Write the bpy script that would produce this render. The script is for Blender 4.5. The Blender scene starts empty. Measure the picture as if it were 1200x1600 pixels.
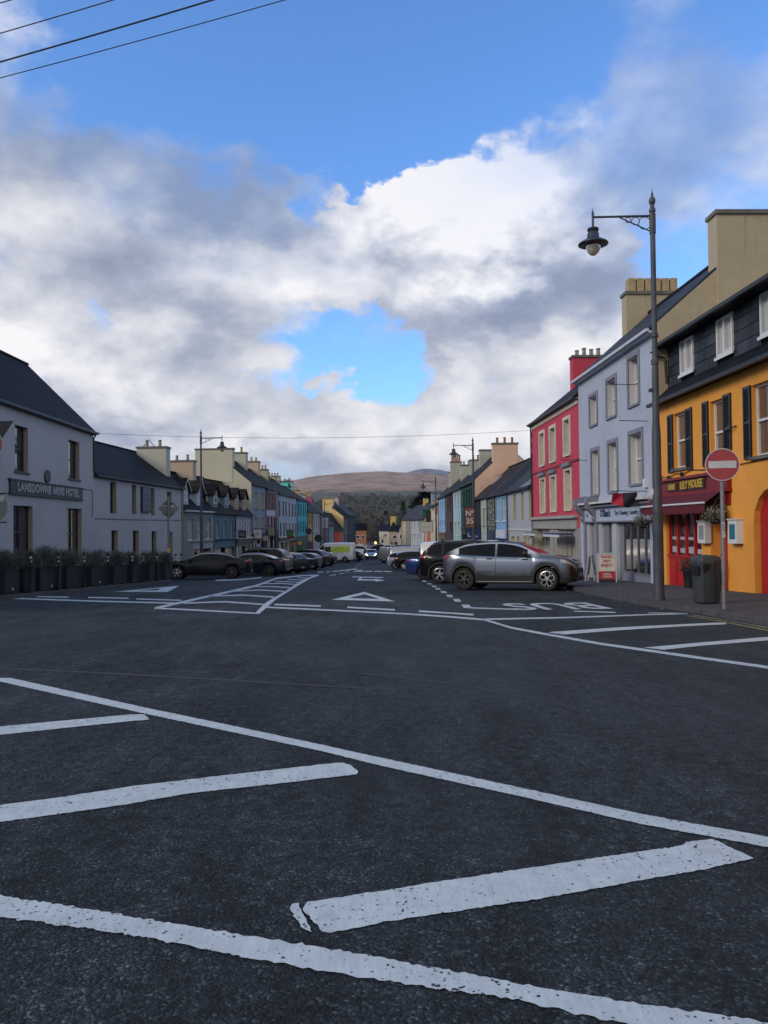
import bpy, bmesh, math, random
from math import sin, cos, pi, radians, sqrt, atan, atan2, exp
from mathutils import Vector, Matrix
random.seed(7)
scene = bpy.context.scene
COL = scene.collection

# ---------------------------------------------------------------- camera
cam_d = bpy.data.cameras.new('camera')
cam = bpy.data.objects.new('camera', cam_d); COL.objects.link(cam); scene.camera = cam
YAW, PITCH, ROLL, EYE = 0.021663, 0.019164, 0.0107, 1.5
_f = Vector((sin(YAW)*cos(PITCH), cos(YAW)*cos(PITCH), sin(PITCH)))
_r = Vector((cos(YAW), -sin(YAW), 0)); _u = _r.cross(_f)
_u, _r = _u*cos(ROLL)+_r*sin(ROLL), _r*cos(ROLL)-_u*sin(ROLL)
cam.matrix_world = Matrix(((_r.x,_u.x,-_f.x,0),(_r.y,_u.y,-_f.y,0),(_r.z,_u.z,-_f.z,EYE),(0,0,0,1)))
cam_d.sensor_fit = 'VERTICAL'; cam_d.sensor_height = 24.0; cam_d.lens = 24.0*1200/1600
cam_d.clip_start = 0.05; cam_d.clip_end = 30000

# ---------------------------------------------------------------- sun
SUN_EL, SUN_AZ = radians(27), radians(-118)       # azimuth from +Y towards +X: behind and to the left
sd = bpy.data.lights.new('sun', 'SUN'); so = bpy.data.objects.new('sun', sd); COL.objects.link(so)
sd.energy = 1.5; sd.angle = radians(20); sd.color = (1.0, 0.86, 0.68)
sv = Vector((sin(SUN_AZ)*cos(SUN_EL), cos(SUN_AZ)*cos(SUN_EL), sin(SUN_EL)))
so.rotation_euler = sv.to_track_quat('Z', 'Y').to_euler(); so.location = sv*60

# ---------------------------------------------------------------- world
W = bpy.data.worlds.new('World'); scene.world = W; W.use_nodes = True
nt = W.node_tree; nt.nodes.clear(); N = nt.nodes; LK = nt.links
def wn(t, **k):
    n = N.new(t)
    for a, b in k.items(): setattr(n, a, b)
    return n
def wm(op, a, b=None, c=None, clamp=False):
    n = wn('ShaderNodeMath', operation=op); n.use_clamp = clamp
    for i, v in enumerate((a, b, c)):
        if v is None: continue
        if isinstance(v, (int, float)): n.inputs[i].default_value = v
        else: LK.new(v, n.inputs[i])
    return n.outputs[0]
sky = wn('ShaderNodeTexSky', sky_type='NISHITA', sun_disc=False, sun_elevation=SUN_EL, sun_rotation=SUN_AZ % (2*pi),
         altitude=0, air_density=1.0, dust_density=0.4, ozone_density=2.2)
tc = wn('ShaderNodeTexCoord')
sep = wn('ShaderNodeSeparateXYZ'); LK.new(tc.outputs['Generated'], sep.inputs[0])
az = wm('ARCTAN2', sep.outputs[0], sep.outputs[1]); el = wm('ARCSINE', sep.outputs[2])
def noise(scale, detail, rough, off=(0,0,0), stretch=1.7, dist=0.0):
    mp = wn('ShaderNodeMapping'); LK.new(tc.outputs['Generated'], mp.inputs[0])
    mp.inputs['Location'].default_value = off; mp.inputs['Scale'].default_value = (1, 1, stretch)
    n = wn('ShaderNodeTexNoise'); n.inputs['Scale'].default_value = scale; n.inputs['Detail'].default_value = detail
    n.inputs['Roughness'].default_value = rough; n.inputs['Distortion'].default_value = dist
    LK.new(mp.outputs[0], n.inputs['Vector']); return n.outputs['Fac']
# a little domain warp keeps the placed cloud masses from looking like ellipses
w1 = wm('MULTIPLY', wm('SUBTRACT', noise(5, 4, .55, (3,1,7)), .5), .20)
w2 = wm('MULTIPLY', wm('SUBTRACT', noise(5, 4, .55, (9,4,2)), .5), .16)
w1 = wm('ADD', w1, wm('MULTIPLY', wm('SUBTRACT', noise(19, 4, .6, (4,8,1)), .5), .11)); w2 = wm('ADD', w2, wm('MULTIPLY', wm('SUBTRACT', noise(19, 4, .6, (7,2,5)), .5), .10))
azw, elw = wm('ADD', az, w1), wm('ADD', el, w2)
def blob(px, py, rx, ry, tilt=0.0, warp=1):
    a0 = atan((px-574)/1200); e0 = atan((823-py)/1200*cos(a0))
    A, E_ = (azw, elw) if warp else (az, el)
    dx, dy = wm('SUBTRACT', A, a0), wm('SUBTRACT', E_, e0)
    if tilt:
        c, s = cos(tilt), sin(tilt)
        dx, dy = wm('ADD', wm('MULTIPLY', dx, c), wm('MULTIPLY', dy, s)), wm('SUBTRACT', wm('MULTIPLY', dy, c), wm('MULTIPLY', dx, s))
    q = wm('ADD', wm('POWER', wm('ABSOLUTE', wm('MULTIPLY', dx, 1200/rx)), 2.0), wm('POWER', wm('ABSOLUTE', wm('MULTIPLY', dy, 1200/ry)), 2.0))
    return wm('EXPONENT', wm('MULTIPLY', q, -1.0))
def total(lst, base):
    acc = base
    for amp, *b in lst: acc = wm('MULTIPLY_ADD', blob(*b), amp, acc)
    return acc
CLOUD = [  # density: amount, centre x, centre y, half widths, tilt  (as seen from the junction, angles after the first call)
 (.62, 740, 330, 190, 130, 0), (.40, 880, 400, 170, 120, 0), (.35, 640, 400, 110, 120, 0), (.35, 800, 520, 200, 70, 0),
 (.42, 120, 260, 300, 120, -.45), (.45, 330, 340, 280, 110, -.25), (.45, 120, 440, 260, 110, 0), (.35, 470, 430, 120, 60, 0),
 (.45, 180, 560, 260, 70, 0), (.50, 330, 640, 240, 60, 0), (.45, 640, 690, 420, 55, 0), (.40, 860, 610, 170, 70, 0), (.35, 1050, 330, 120, 200, 0),
 (.30, 1050, 180, 260, 110, -.2), (.3, 520, 262, 50, 40, 0), (.25, 560, 640, 90, 40, 0),
 (-.55, 610, 580, 90, 34, .2), (-.5, 500, 595, 60, 30, .5), (.22, 452, 520, 26, 16, 0), (-.5, 470, 550, 60, 40, 0), (-.45, 540, 515, 110, 28, 0), (-.55, 640, 560, 70, 40, 0), (.35, 520, 640, 60, 30, 0), (.3, 700, 600, 40, 40, 0), (-.30, 440, 492, 50, 22, 0), (-.2, 165, 478, 26, 30, 0),
 (-.55, 560, 90, 420, 120, -.12), (-.45, 250, 60, 280, 70, -.5), (-.45, 610, 225, 90, 60, 0), (-.45, 1080, 385, 70, 45, 0), (-.35, 540, 190, 120, 50, 0), (-.2, 800, 110, 200, 70, 0), (-.30, 525, 320, 30, 90, .45), (.30, 470, 270, 60, 50, 0), (-.2, 160, 475, 40, 40, 0), (-.3, 800, 625, 24, 14, 0), (-.2, 1000, 300, 60, 160, .3)]
SHADE = [  # brightness of the cloud
 (.5, 640, 300, 120, 100, 0), (.50, 780, 250, 140, 60, 0), (.22, 720, 360, 160, 80, 0), (.22, 820, 340, 150, 100, 0), (-.50, 740, 490, 180, 52, .15), (-.2, 880, 490, 120, 60, 0),
 (-.30, 330, 255, 300, 70, -.35), (-.20, 220, 290, 280, 100, -.2), (.14, 290, 390, 200, 36, -.2), (-.20, 260, 455, 160, 50, -.3), (.26, 480, 430, 110, 40, 0), (.34, 120, 560, 240, 55, -.1),
 (-.30, 180, 640, 160, 40, 0), (-.24, 430, 620, 90, 40, 0), (.22, 330, 690, 200, 30, 0), (.25, 700, 620, 120, 50, 0), (.22, 870, 560, 90, 40, 0), (.12, 620, 680, 200, 40, 0),
 (-.20, 560, 730, 400, 26, 0), (-.36, 1060, 180, 240, 130, 0), (-.14, 1040, 400, 60, 160, 0), (-.12, 60, 200, 160, 110, 0), (.2, 70, 110, 60, 40, 0)]
n1 = noise(3.0, 7, .50, (2.3, .7, 4.1)); n2 = noise(8.0, 7, .60, (5.1, 2.2, .3), 1.5)
low = wm('EXPONENT', wm('MULTIPLY', wm('POWER', wm('MULTIPLY', wm('MAXIMUM', el, 0.0), 7.5), 2.0), -1.0))   # banks of cloud close up towards the horizon all round
nn = wm('ADD', wm('MULTIPLY', n1, 1.15), wm('MULTIPLY_ADD', n2, .62, -.365))
n3 = noise(17, 5, .58, (1.1, 7.2, 3.3), 1.3)
puff = wm('ADD', blob(750, 330, 210, 130, 0), blob(640, 300, 90, 60, 0), clamp=True)      # the big cumulus has the crispest edge
rest = wm('MULTIPLY_ADD', wm('SMOOTH_MIN', sep.outputs[1], .3, .2), -.55, .17)               # cloud added to the unseen sky overhead and behind, makes the skylight less blue
dens = total(CLOUD, wm('ADD', wm('MULTIPLY_ADD', low, .55, nn), -.10))
dens = wm('ADD', dens, wm('MULTIPLY', wm('SUBTRACT', n3, .5), wm('MULTIPLY_ADD', puff, .34, .24)))
dens = wm('ADD', dens, wm('MAXIMUM', rest, 0.0))
ramp = wn('ShaderNodeMapRange', interpolation_type='SMOOTHSTEP'); LK.new(dens, ramp.inputs[0])
ramp.inputs[1].default_value = .34; LK.new(wm('MULTIPLY_ADD', puff, -.36, .92), ramp.inputs[2])
# relief: the difference of two looks at the same noise, shifted towards the light
n1b = noise(3.0, 7, .50, (2.36, .70, 4.02)); n2b = noise(8.0, 7, .60, (5.17, 2.2, .21), 1.5)
relief = wm('ADD', wm('MULTIPLY', wm('SUBTRACT', n1, n1b), 1.5), wm('MULTIPLY', wm('SUBTRACT', n2, n2b), .95))
n3b = noise(17, 5, .58, (1.135, 7.2, 3.255), 1.3)
relief = wm('ADD', relief, wm('MULTIPLY', wm('SUBTRACT', n3, n3b), wm('MULTIPLY_ADD', puff, .8, .22)))
sh = total(SHADE, wm('ADD', relief, .60)); sh = wm('ADD', sh, wm('MULTIPLY', wm('SUBTRACT', n1, .5), .4), clamp=True)
cr = wn('ShaderNodeValToRGB'); LK.new(sh, cr.inputs[0]); e = cr.color_ramp.elements
e[0].position = 0.03; e[0].color = (.235, .272, .37, 1); e[1].position = .98; e[1].color = (.84, .825, .83, 1)
m1 = e.new(.32); m1.color = (.345, .38, .475, 1); m2 = e.new(.68); m2.color = (.60, .61, .665, 1)
cs = wn('ShaderNodeVectorMath', operation='SCALE'); LK.new(cr.outputs[0], cs.inputs[0]); cs.inputs['Scale'].default_value = 1/0.12
skm = wn('ShaderNodeMix', data_type='RGBA', blend_type='MULTIPLY'); skm.inputs[0].default_value = 1
LK.new(sky.outputs[0], skm.inputs[6]); skm.inputs[7].default_value = (.92, 1.36, 1.88, 1)
mix = wn('ShaderNodeMix', data_type='RGBA'); veil = wm('SUBTRACT', 1.0, wm('ADD', wm('MULTIPLY', blob(1080, 130, 300, 170), .55), wm('MULTIPLY', blob(190, 170, 300, 90, -.4), .38)), clamp=True)
LK.new(wm('MULTIPLY', ramp.outputs[0], veil), mix.inputs[0]); LK.new(skm.outputs[2], mix.inputs[6]); LK.new(cs.outputs[0], mix.inputs[7])
bg = wn('ShaderNodeBackground'); bg.inputs[1].default_value = 0.12; LK.new(mix.outputs[2], bg.inputs[0])
wo = wn('ShaderNodeOutputWorld'); LK.new(bg.outputs[0], wo.inputs[0])
vs = scene.view_settings; scene.display_settings.display_device = 'sRGB'
vs.view_transform = 'Standard'; vs.look = 'None'; vs.exposure = 0.27; vs.gamma = 1.0; vs.use_curve_mapping = False

# ================================================================ helpers
def tag(o, label=None, cat=None, group=None, kind=None):
    if label: o['label'] = label
    if cat: o['category'] = cat
    if group: o['group'] = group
    if kind: o['kind'] = kind
    return o
def thing(name, label, cat, loc=(0,0,0), rz=0.0, group=None, parent=None):
    o = bpy.data.objects.new(name, None); COL.objects.link(o); o.location = loc; o.rotation_euler = (0,0,rz)
    o.empty_display_size = .2
    if parent: o.parent = parent
    return tag(o, label, cat, group)
def link(name, mesh, parent=None, loc=None, rot=None, mats=None):
    o = bpy.data.objects.new(name, mesh); COL.objects.link(o)
    if parent: o.parent = parent
    if loc is not None: o.location = loc
    if rot is not None: o.rotation_euler = rot
    if mats:
        for i, m in enumerate(mats):
            o.material_slots[i].link = 'OBJECT'; o.material_slots[i].material = m
    return o
def copy_tree(o, parent=None):
    c = o.copy(); COL.objects.link(c); c.parent = parent
    for ch in list(o.children): copy_tree(ch, c)
    return c
class MB:
    def __init__(s): s.v=[]; s.f=[]; s.m=[]; s.uv=[]
    def face(s, pts, mi=0, uv=None):
        b=len(s.v); s.v.extend([tuple(p) for p in pts]); s.f.append(tuple(range(b,b+len(pts)))); s.m.append(mi); s.uv.append(uv)
    def box(s, x0,x1,y0,y1,z0,z1, mi=0):
        if x0>x1: x0,x1=x1,x0
        if y0>y1: y0,y1=y1,y0
        if z0>z1: z0,z1=z1,z0
        b=len(s.v); s.v += [(x0,y0,z0),(x1,y0,z0),(x1,y1,z0),(x0,y1,z0),(x0,y0,z1),(x1,y0,z1),(x1,y1,z1),(x0,y1,z1)]
        for q in ((0,3,2,1),(4,5,6,7),(0,1,5,4),(1,2,6,5),(2,3,7,6),(3,0,4,7)):
            s.f.append(tuple(b+i for i in q)); s.m.append(mi); s.uv.append(None)
    def hexa(s, P, mi=0):
        """8 corners: bottom 4 ccw, top 4 ccw"""
        b=len(s.v); s.v += [tuple(p) for p in P]
        for q in ((0,3,2,1),(4,5,6,7),(0,1,5,4),(1,2,6,5),(2,3,7,6),(3,0,4,7)):
            s.f.append(tuple(b+i for i in q)); s.m.append(mi); s.uv.append(None)
    def tube(s, path, rad, n=8, mi=0, cap=True):
        """tube along a list of points with radius or list of radii"""
        path=[Vector(p) for p in path]; R=rad if isinstance(rad,(list,tuple)) else [rad]*len(path)
        rings=[]; prev=None
        for i,p in enumerate(path):
            d=(path[min(i+1,len(path)-1)]-path[max(i-1,0)])
            if d.length<1e-9: d=Vector((0,0,1))
            d.normalize()
            if prev is None: a=d.orthogonal().normalized()
            else:
                a=prev-d*prev.dot(d); a = a.normalized() if a.length>1e-6 else d.orthogonal().normalized()
            prev=a; c=d.cross(a); b=len(s.v)
            for k in range(n):
                t=2*pi*k/n; q=p+(a*cos(t)+c*sin(t))*R[i]; s.v.append(tuple(q))
            rings.append(b)
        for i in range(len(rings)-1):
            for k in range(n):
                k2=(k+1)%n; s.f.append((rings[i]+k,rings[i]+k2,rings[i+1]+k2,rings[i+1]+k)); s.m.append(mi); s.uv.append(None)
        if cap:
            s.f.append(tuple(rings[0]+k for k in reversed(range(n)))); s.m.append(mi); s.uv.append(None)
            s.f.append(tuple(rings[-1]+k for k in range(n))); s.m.append(mi); s.uv.append(None)
    def lathe(s, prof, c=(0,0,0), n=20, mi=0, axis='z', cap=True):
        rings=[]
        for r,h in prof:
            b=len(s.v)
            for k in range(n):
                t=2*pi*k/n; x,y=r*cos(t),r*sin(t)
                if axis=='z': p=(c[0]+x,c[1]+y,c[2]+h)
                elif axis=='y': p=(c[0]+x,c[1]+h,c[2]+y)
                else: p=(c[0]+h,c[1]+x,c[2]+y)
                s.v.append(p)
            rings.append(b)
        for i in range(len(rings)-1):
            for k in range(n):
                k2=(k+1)%n; s.f.append((rings[i]+k,rings[i]+k2,rings[i+1]+k2,rings[i+1]+k)); s.m.append(mi); s.uv.append(None)
        if cap and prof[0][0]>1e-4: s.f.append(tuple(rings[0]+k for k in reversed(range(n)))); s.m.append(mi); s.uv.append(None)
        if cap and prof[-1][0]>1e-4: s.f.append(tuple(rings[-1]+k for k in range(n))); s.m.append(mi); s.uv.append(None)
    def mesh(s, name, mats, smooth=False, angle=None, merge=False):
        me=bpy.data.meshes.new(name); me.from_pydata(s.v,[],s.f)
        for m in (mats if isinstance(mats,(list,tuple)) else [mats]): me.materials.append(m)
        if any(s.m): me.polygons.foreach_set('material_index', s.m)
        if any(u for u in s.uv):
            ul=me.uv_layers.new(name='UVMap').data; k=0
            for i,f in enumerate(s.f):
                for j in range(len(f)):
                    if s.uv[i]: ul[k].uv=s.uv[i][j]
                    k+=1
        if merge:
            bm=bmesh.new(); bm.from_mesh(me); bmesh.ops.remove_doubles(bm,verts=bm.verts,dist=1e-4); bmesh.ops.recalc_face_normals(bm,faces=bm.faces); bm.to_mesh(me); bm.free()
        if smooth:
            me.polygons.foreach_set('use_smooth',[True]*len(me.polygons))
            if angle is not None: me.set_sharp_from_angle(angle=radians(angle))
        me.update(); return me
    def build(s, name, mats, parent=None, loc=None, rot=None, smooth=False, angle=None, merge=False):
        return link(name, s.mesh(name, mats, smooth, angle, merge), parent, loc, rot)

# ---------------------------------------------------------------- materials
MATS={}
def lin(r,g,b): return tuple(((c/255)/12.92 if c/255<=.04045 else ((c/255+.055)/1.055)**2.4) for c in (r,g,b))
def new_mat(name):
    m=bpy.data.materials.new(name); m.use_nodes=True; t=m.node_tree; t.nodes.clear()
    o=t.nodes.new('ShaderNodeOutputMaterial'); p=t.nodes.new('ShaderNodeBsdfPrincipled'); t.links.new(p.outputs[0],o.inputs[0]); return m,t,p
class T:
    """tiny wrapper for material node trees"""
    def __init__(s,t): s.t=t
    def n(s,typ,**k):
        n=s.t.nodes.new(typ)
        for a,b in k.items(): setattr(n,a,b)
        return n
    def l(s,a,b): s.t.links.new(a,b)
    def math(s,op,a,b=None,clamp=False):
        n=s.n('ShaderNodeMath',operation=op); n.use_clamp=clamp
        for i,v in enumerate((a,b)):
            if v is None: continue
            if isinstance(v,(int,float)): n.inputs[i].default_value=v
            else: s.l(v,n.inputs[i])
        return n.outputs[0]
    def coord(s,kind='Object',scale=(1,1,1)):
        c=s.n('ShaderNodeTexCoord'); m=s.n('ShaderNodeMapping'); m.inputs['Scale'].default_value=scale; s.l(c.outputs[kind],m.inputs[0]); return m.outputs[0]
    def world(s,scale=(1,1,1)):
        c=s.n('ShaderNodeNewGeometry'); m=s.n('ShaderNodeMapping'); m.inputs['Scale'].default_value=scale; s.l(c.outputs['Position'],m.inputs[0]); return m.outputs[0]
    def noise(s,vec,scale,detail=4,rough=.5,dist=0):
        n=s.n('ShaderNodeTexNoise'); s.l(vec,n.inputs['Vector']); n.inputs['Scale'].default_value=scale; n.inputs['Detail'].default_value=detail; n.inputs['Roughness'].default_value=rough; n.inputs['Distortion'].default_value=dist; return n.outputs['Fac']
    def voro(s,vec,scale,out='Distance',feature='F1'):
        n=s.n('ShaderNodeTexVoronoi',feature=feature); s.l(vec,n.inputs['Vector']); n.inputs['Scale'].default_value=scale; return n.outputs[out]
    def ramp(s,x,stops):
        n=s.n('ShaderNodeValToRGB'); s.l(x,n.inputs[0]); e=n.color_ramp.elements
        e[0].position,e[0].color=stops[0][0],(*stops[0][1],1); e[1].position,e[1].color=stops[-1][0],(*stops[-1][1],1)
        for p,c in stops[1:-1]: q=e.new(p); q.color=(*c,1)
        return n.outputs[0]
    def mix(s,f,a,b,blend='MIX'):
        n=s.n('ShaderNodeMix',data_type='RGBA',blend_type=blend)
        for i,v in ((0,f),(6,a),(7,b)):
            if isinstance(v,(int,float)): n.inputs[i].default_value=v if i==0 else (v,v,v,1)
            elif isinstance(v,tuple): n.inputs[i].default_value=(*v,1)
            else: s.l(v,n.inputs[i])
        return n.outputs[2]
    def rng(s,x,a,b,c=0,d=1,smooth=True):
        n=s.n('ShaderNodeMapRange',interpolation_type='SMOOTHSTEP' if smooth else 'LINEAR'); s.l(x,n.inputs[0])
        for i,v in enumerate((a,b,c,d)): n.inputs[i+1].default_value=v
        return n.outputs[0]
    def bump(s,h,strength,dist,normal=None):
        n=s.n('ShaderNodeBump'); n.inputs['Strength'].default_value=strength; n.inputs['Distance'].default_value=dist; s.l(h,n.inputs['Height'])
        if normal: s.l(normal,n.inputs['Normal'])
        return n.outputs[0]
def plain(name,col,rough=.6,metal=0,spec=.5,coat=0,emit=None,estr=0):
    if name in MATS: return MATS[name]
    m,t,p=new_mat(name); p.inputs['Base Color'].default_value=(*col,1); p.inputs['Roughness'].default_value=rough; p.inputs['Metallic'].default_value=metal
    p.inputs['Specular IOR Level'].default_value=spec; p.inputs['Coat Weight'].default_value=coat; p.inputs['Coat Roughness'].default_value=.04
    if emit: p.inputs['Emission Color'].default_value=(*emit,1); p.inputs['Emission Strength'].default_value=estr
    MATS[name]=m; return m
def worn(name,col,rough=.55,var=.25,scale=3,metal=0,bump=.1,dirt=None,dirt_amt=.4,spec=.4):
    """painted or weathered surface: broad tone variation, fine grain, dirt patches"""
    if name in MATS: return MATS[name]
    m,t,p=new_mat(name); k=T(t); c=k.world()
    a=k.noise(c,scale,5,.6); b=k.noise(c,scale*9,3,.6)
    f=k.math('ADD',k.math('MULTIPLY',a,.7),k.math('MULTIPLY',b,.3))
    lo=tuple(x*(1-var) for x in col); hi=tuple(min(1,x*(1+var*.7)) for x in col)
    cc=k.ramp(f,[(.3,lo),(.7,hi)])
    if dirt:
        d=k.rng(k.noise(k.world((1,1,.5)),scale*.8,6,.65),.5,.75,0,dirt_amt); cc=k.mix(d,cc,dirt)
    k.l(cc,p.inputs['Base Color']); p.inputs['Roughness'].default_value=rough; p.inputs['Metallic'].default_value=metal; p.inputs['Specular IOR Level'].default_value=spec
    k.l(k.bump(b,bump,.01),p.inputs['Normal']); MATS[name]=m; return m
def render_wall(name,col,grime=.35,rough_cast=.35,streak=(.09,.085,.075)):
    """painted render on a wall: roller texture, water streaks running down, splash dirt in patches"""
    if name in MATS: return MATS[name]
    m,t,p=new_mat(name); k=T(t); c=k.world()
    big=k.noise(c,.45,4,.6); mid=k.noise(c,2.6,5,.6); fine=k.noise(c,38,3,.65)
    f=k.math('ADD',k.math('MULTIPLY',big,.6),k.math('MULTIPLY',mid,.4))
    cc=k.ramp(f,[(.32,tuple(x*.86 for x in col)),(.66,tuple(min(1,x*1.07) for x in col))])
    st=k.noise(k.world((3.2,3.2,.22)),1.0,6,.7); sm_=k.rng(st,.56,.80,0,grime); 
    patch=k.rng(k.noise(c,.9,6,.7),.52,.80,0,grime*.7)
    cc=k.mix(sm_,cc,streak); cc=k.mix(patch,cc,tuple(x*.55 for x in col))
    k.l(cc,p.inputs['Base Color']); p.inputs['Roughness'].default_value=.82; p.inputs['Specular IOR Level'].default_value=.25
    k.l(k.bump(k.math('ADD',fine,k.math('MULTIPLY',mid,.7)),rough_cast,.012),p.inputs['Normal']); MATS[name]=m; return m
def slate(name,c0=(.008,.009,.011),c1=(.018,.020,.024),moss=.25,light=False,sw=.30,sh=.24):
    """roof of slates laid in courses: UV in metres"""
    if name in MATS: return MATS[name]
    m,t,p=new_mat(name); k=T(t); c=k.coord('UV')
    br=k.n('ShaderNodeTexBrick'); k.l(c,br.inputs['Vector']); br.offset=.5; br.inputs['Scale'].default_value=1; br.inputs['Brick Width'].default_value=sw; br.inputs['Row Height'].default_value=sh
    br.inputs['Mortar Size'].default_value=.010; br.inputs['Mortar Smooth'].default_value=.2; br.inputs['Bias'].default_value=0
    br.inputs['Color1'].default_value=(0,0,0,1); br.inputs['Color2'].default_value=(1,1,1,1); br.inputs['Mortar'].default_value=(.5,.5,.5,1)
    n=k.noise(c,.8,6,.65); 
    cc=k.mix(br.outputs['Color'],c0,c1); cc=k.mix(br.outputs['Fac'],cc,tuple(x*.45 for x in c0))
    cc=k.mix(k.rng(n,.35,.75,0,.55),cc,tuple(x*1.5 for x in c1) if light else tuple(x*.7 for x in c0))
    if moss: cc=k.mix(k.rng(k.noise(c,2.2,7,.7),.60,.80,0,moss),cc,(.075,.072,.045))
    k.l(cc,p.inputs['Base Color']); p.inputs['Roughness'].default_value=.62 if not light else .42; p.inputs['Specular IOR Level'].default_value=.06
    sepx=k.n('ShaderNodeSeparateXYZ'); k.l(c,sepx.inputs[0]); fr=k.math('FRACT',k.math('DIVIDE',sepx.outputs[1],sh))
    h=k.math('ADD',k.math('SUBTRACT',k.math('MULTIPLY',fr,-.5),k.math('MULTIPLY',br.outputs['Fac'],.6)),k.math('MULTIPLY',br.outputs['Color'] if False else n,.3))
    k.l(k.bump(h,.6,.02),p.inputs['Normal']); MATS[name]=m; return m
def glass(name,col=(.012,.014,.018),rough=.03,curtain=None):
    """window glass seen from outside: a dark room or a net curtain behind a reflecting pane"""
    if name in MATS: return MATS[name]
    m,t,p=new_mat(name); k=T(t); c=k.world()
    if curtain:
        cc=k.ramp(k.noise(k.world((6,6,.3)),1.5,4,.6),[(.3,tuple(x*.55 for x in curtain)),(.65,curtain)])
    else: cc=k.ramp(k.noise(c,1.3,3,.5),[(.35,col),(.7,tuple(x*3+.004 for x in col))])
    k.l(cc,p.inputs['Base Color']); p.inputs['Roughness'].default_value=.5 if curtain else rough; p.inputs['Specular IOR Level'].default_value=.5
    p.inputs['Coat Weight'].default_value=1.0; p.inputs['Coat Roughness'].default_value=.02; p.inputs['Coat IOR'].default_value=1.5
    k.l(k.bump(k.noise(c,1.1,2,.5),.06,.1),p.inputs['Coat Normal']); MATS[name]=m; return m
def car_paint(name,col,metal=.55,rough=.32,dirt=.35,coat=1.0):
    if name in MATS: return MATS[name]
    m,t,p=new_mat(name); k=T(t); c=k.coord('Object')
    z=k.n('ShaderNodeSeparateXYZ'); k.l(c,z.inputs[0])
    road=k.math('MULTIPLY',k.rng(z.outputs[2],.25,1.0,1,0),k.noise(k.coord('Object',(1,1,3)),2.2,6,.7)); road=k.rng(road,.12,.55,0,dirt*1.7)
    cc=k.mix(road,col,(.045,.041,.036)); k.l(cc,p.inputs['Base Color'])
    p.inputs['Metallic'].default_value=metal; k.l(k.math('ADD',k.math('MULTIPLY',road,.5),rough,clamp=True),p.inputs['Roughness'])
    k.l(k.math('SUBTRACT',coat,k.math('MULTIPLY',road,1.3),clamp=True),p.inputs['Coat Weight']); p.inputs['Coat Roughness'].default_value=.04; MATS[name]=m; return m

# ---------------------------------------------------------------- ground profile
PR=[(-60,0.6),(0,0),(15,-.22),(65,-2.12),(110,-3.38),(200,-4.1),(9000,-4.1)]
def gz(x,y):
    if y<=-60: return .6
    for (a,za),(b,zb) in zip(PR,PR[1:]):
        if y<=b: return za+(zb-za)*(y-a)/(b-a)
    return -4.1
PLL=[(-20,-15),(42.3,-15),(57,-13.75),(75,-11.35),(87,-10.1),(100,-9.2),(115,-8.0),(131,-6.7),(137,-6.0),(147,-4.5),(152,-3.9),(165,-2.6),(200,-1.2),(300,-.5)]
PRR=[(-20,9.6),(103,9.6),(118,9.9),(135,10.1),(151,8.4),(163,7.2),(215,6),(300,6)]
KL=[(5,-13.0),(19,-12.0),(21.4,-11.17),(23.3,-10.46),(28,-10.04),(33.8,-9.5),(36.8,-9.2),(38.5,-10.2),(40.5,-11.6),(44,-11.3),(46,-10.3),(48,-9.95),(52,-9.8),(57,-9.9),(75,-8.0),(87,-7.0),(100,-6.8),(115,-5.6),(131,-4.4),(147,-2.2),(165,-.6),(200,.9),(300,1.5)]
KR=[(-10,6.9),(8,6.75),(12.4,6.49),(13.9,6.30),(15.1,6.12),(17,6.04),(19.4,6.09),(22,6.2),(26,6.6),(35,7.0),(60,6.9),(103,6.8),(135,7.2),(151,5.9),(163,5.0),(215,4.2),(300,4.2)]
def pl(tab,y):
    if y<=tab[0][0]: return tab[0][1]
    for (a,xa),(b,xb) in zip(tab,tab[1:]):
        if y<=b: return xa+(xb-xa)*(y-a)/(b-a)
    return tab[-1][1]
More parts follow.
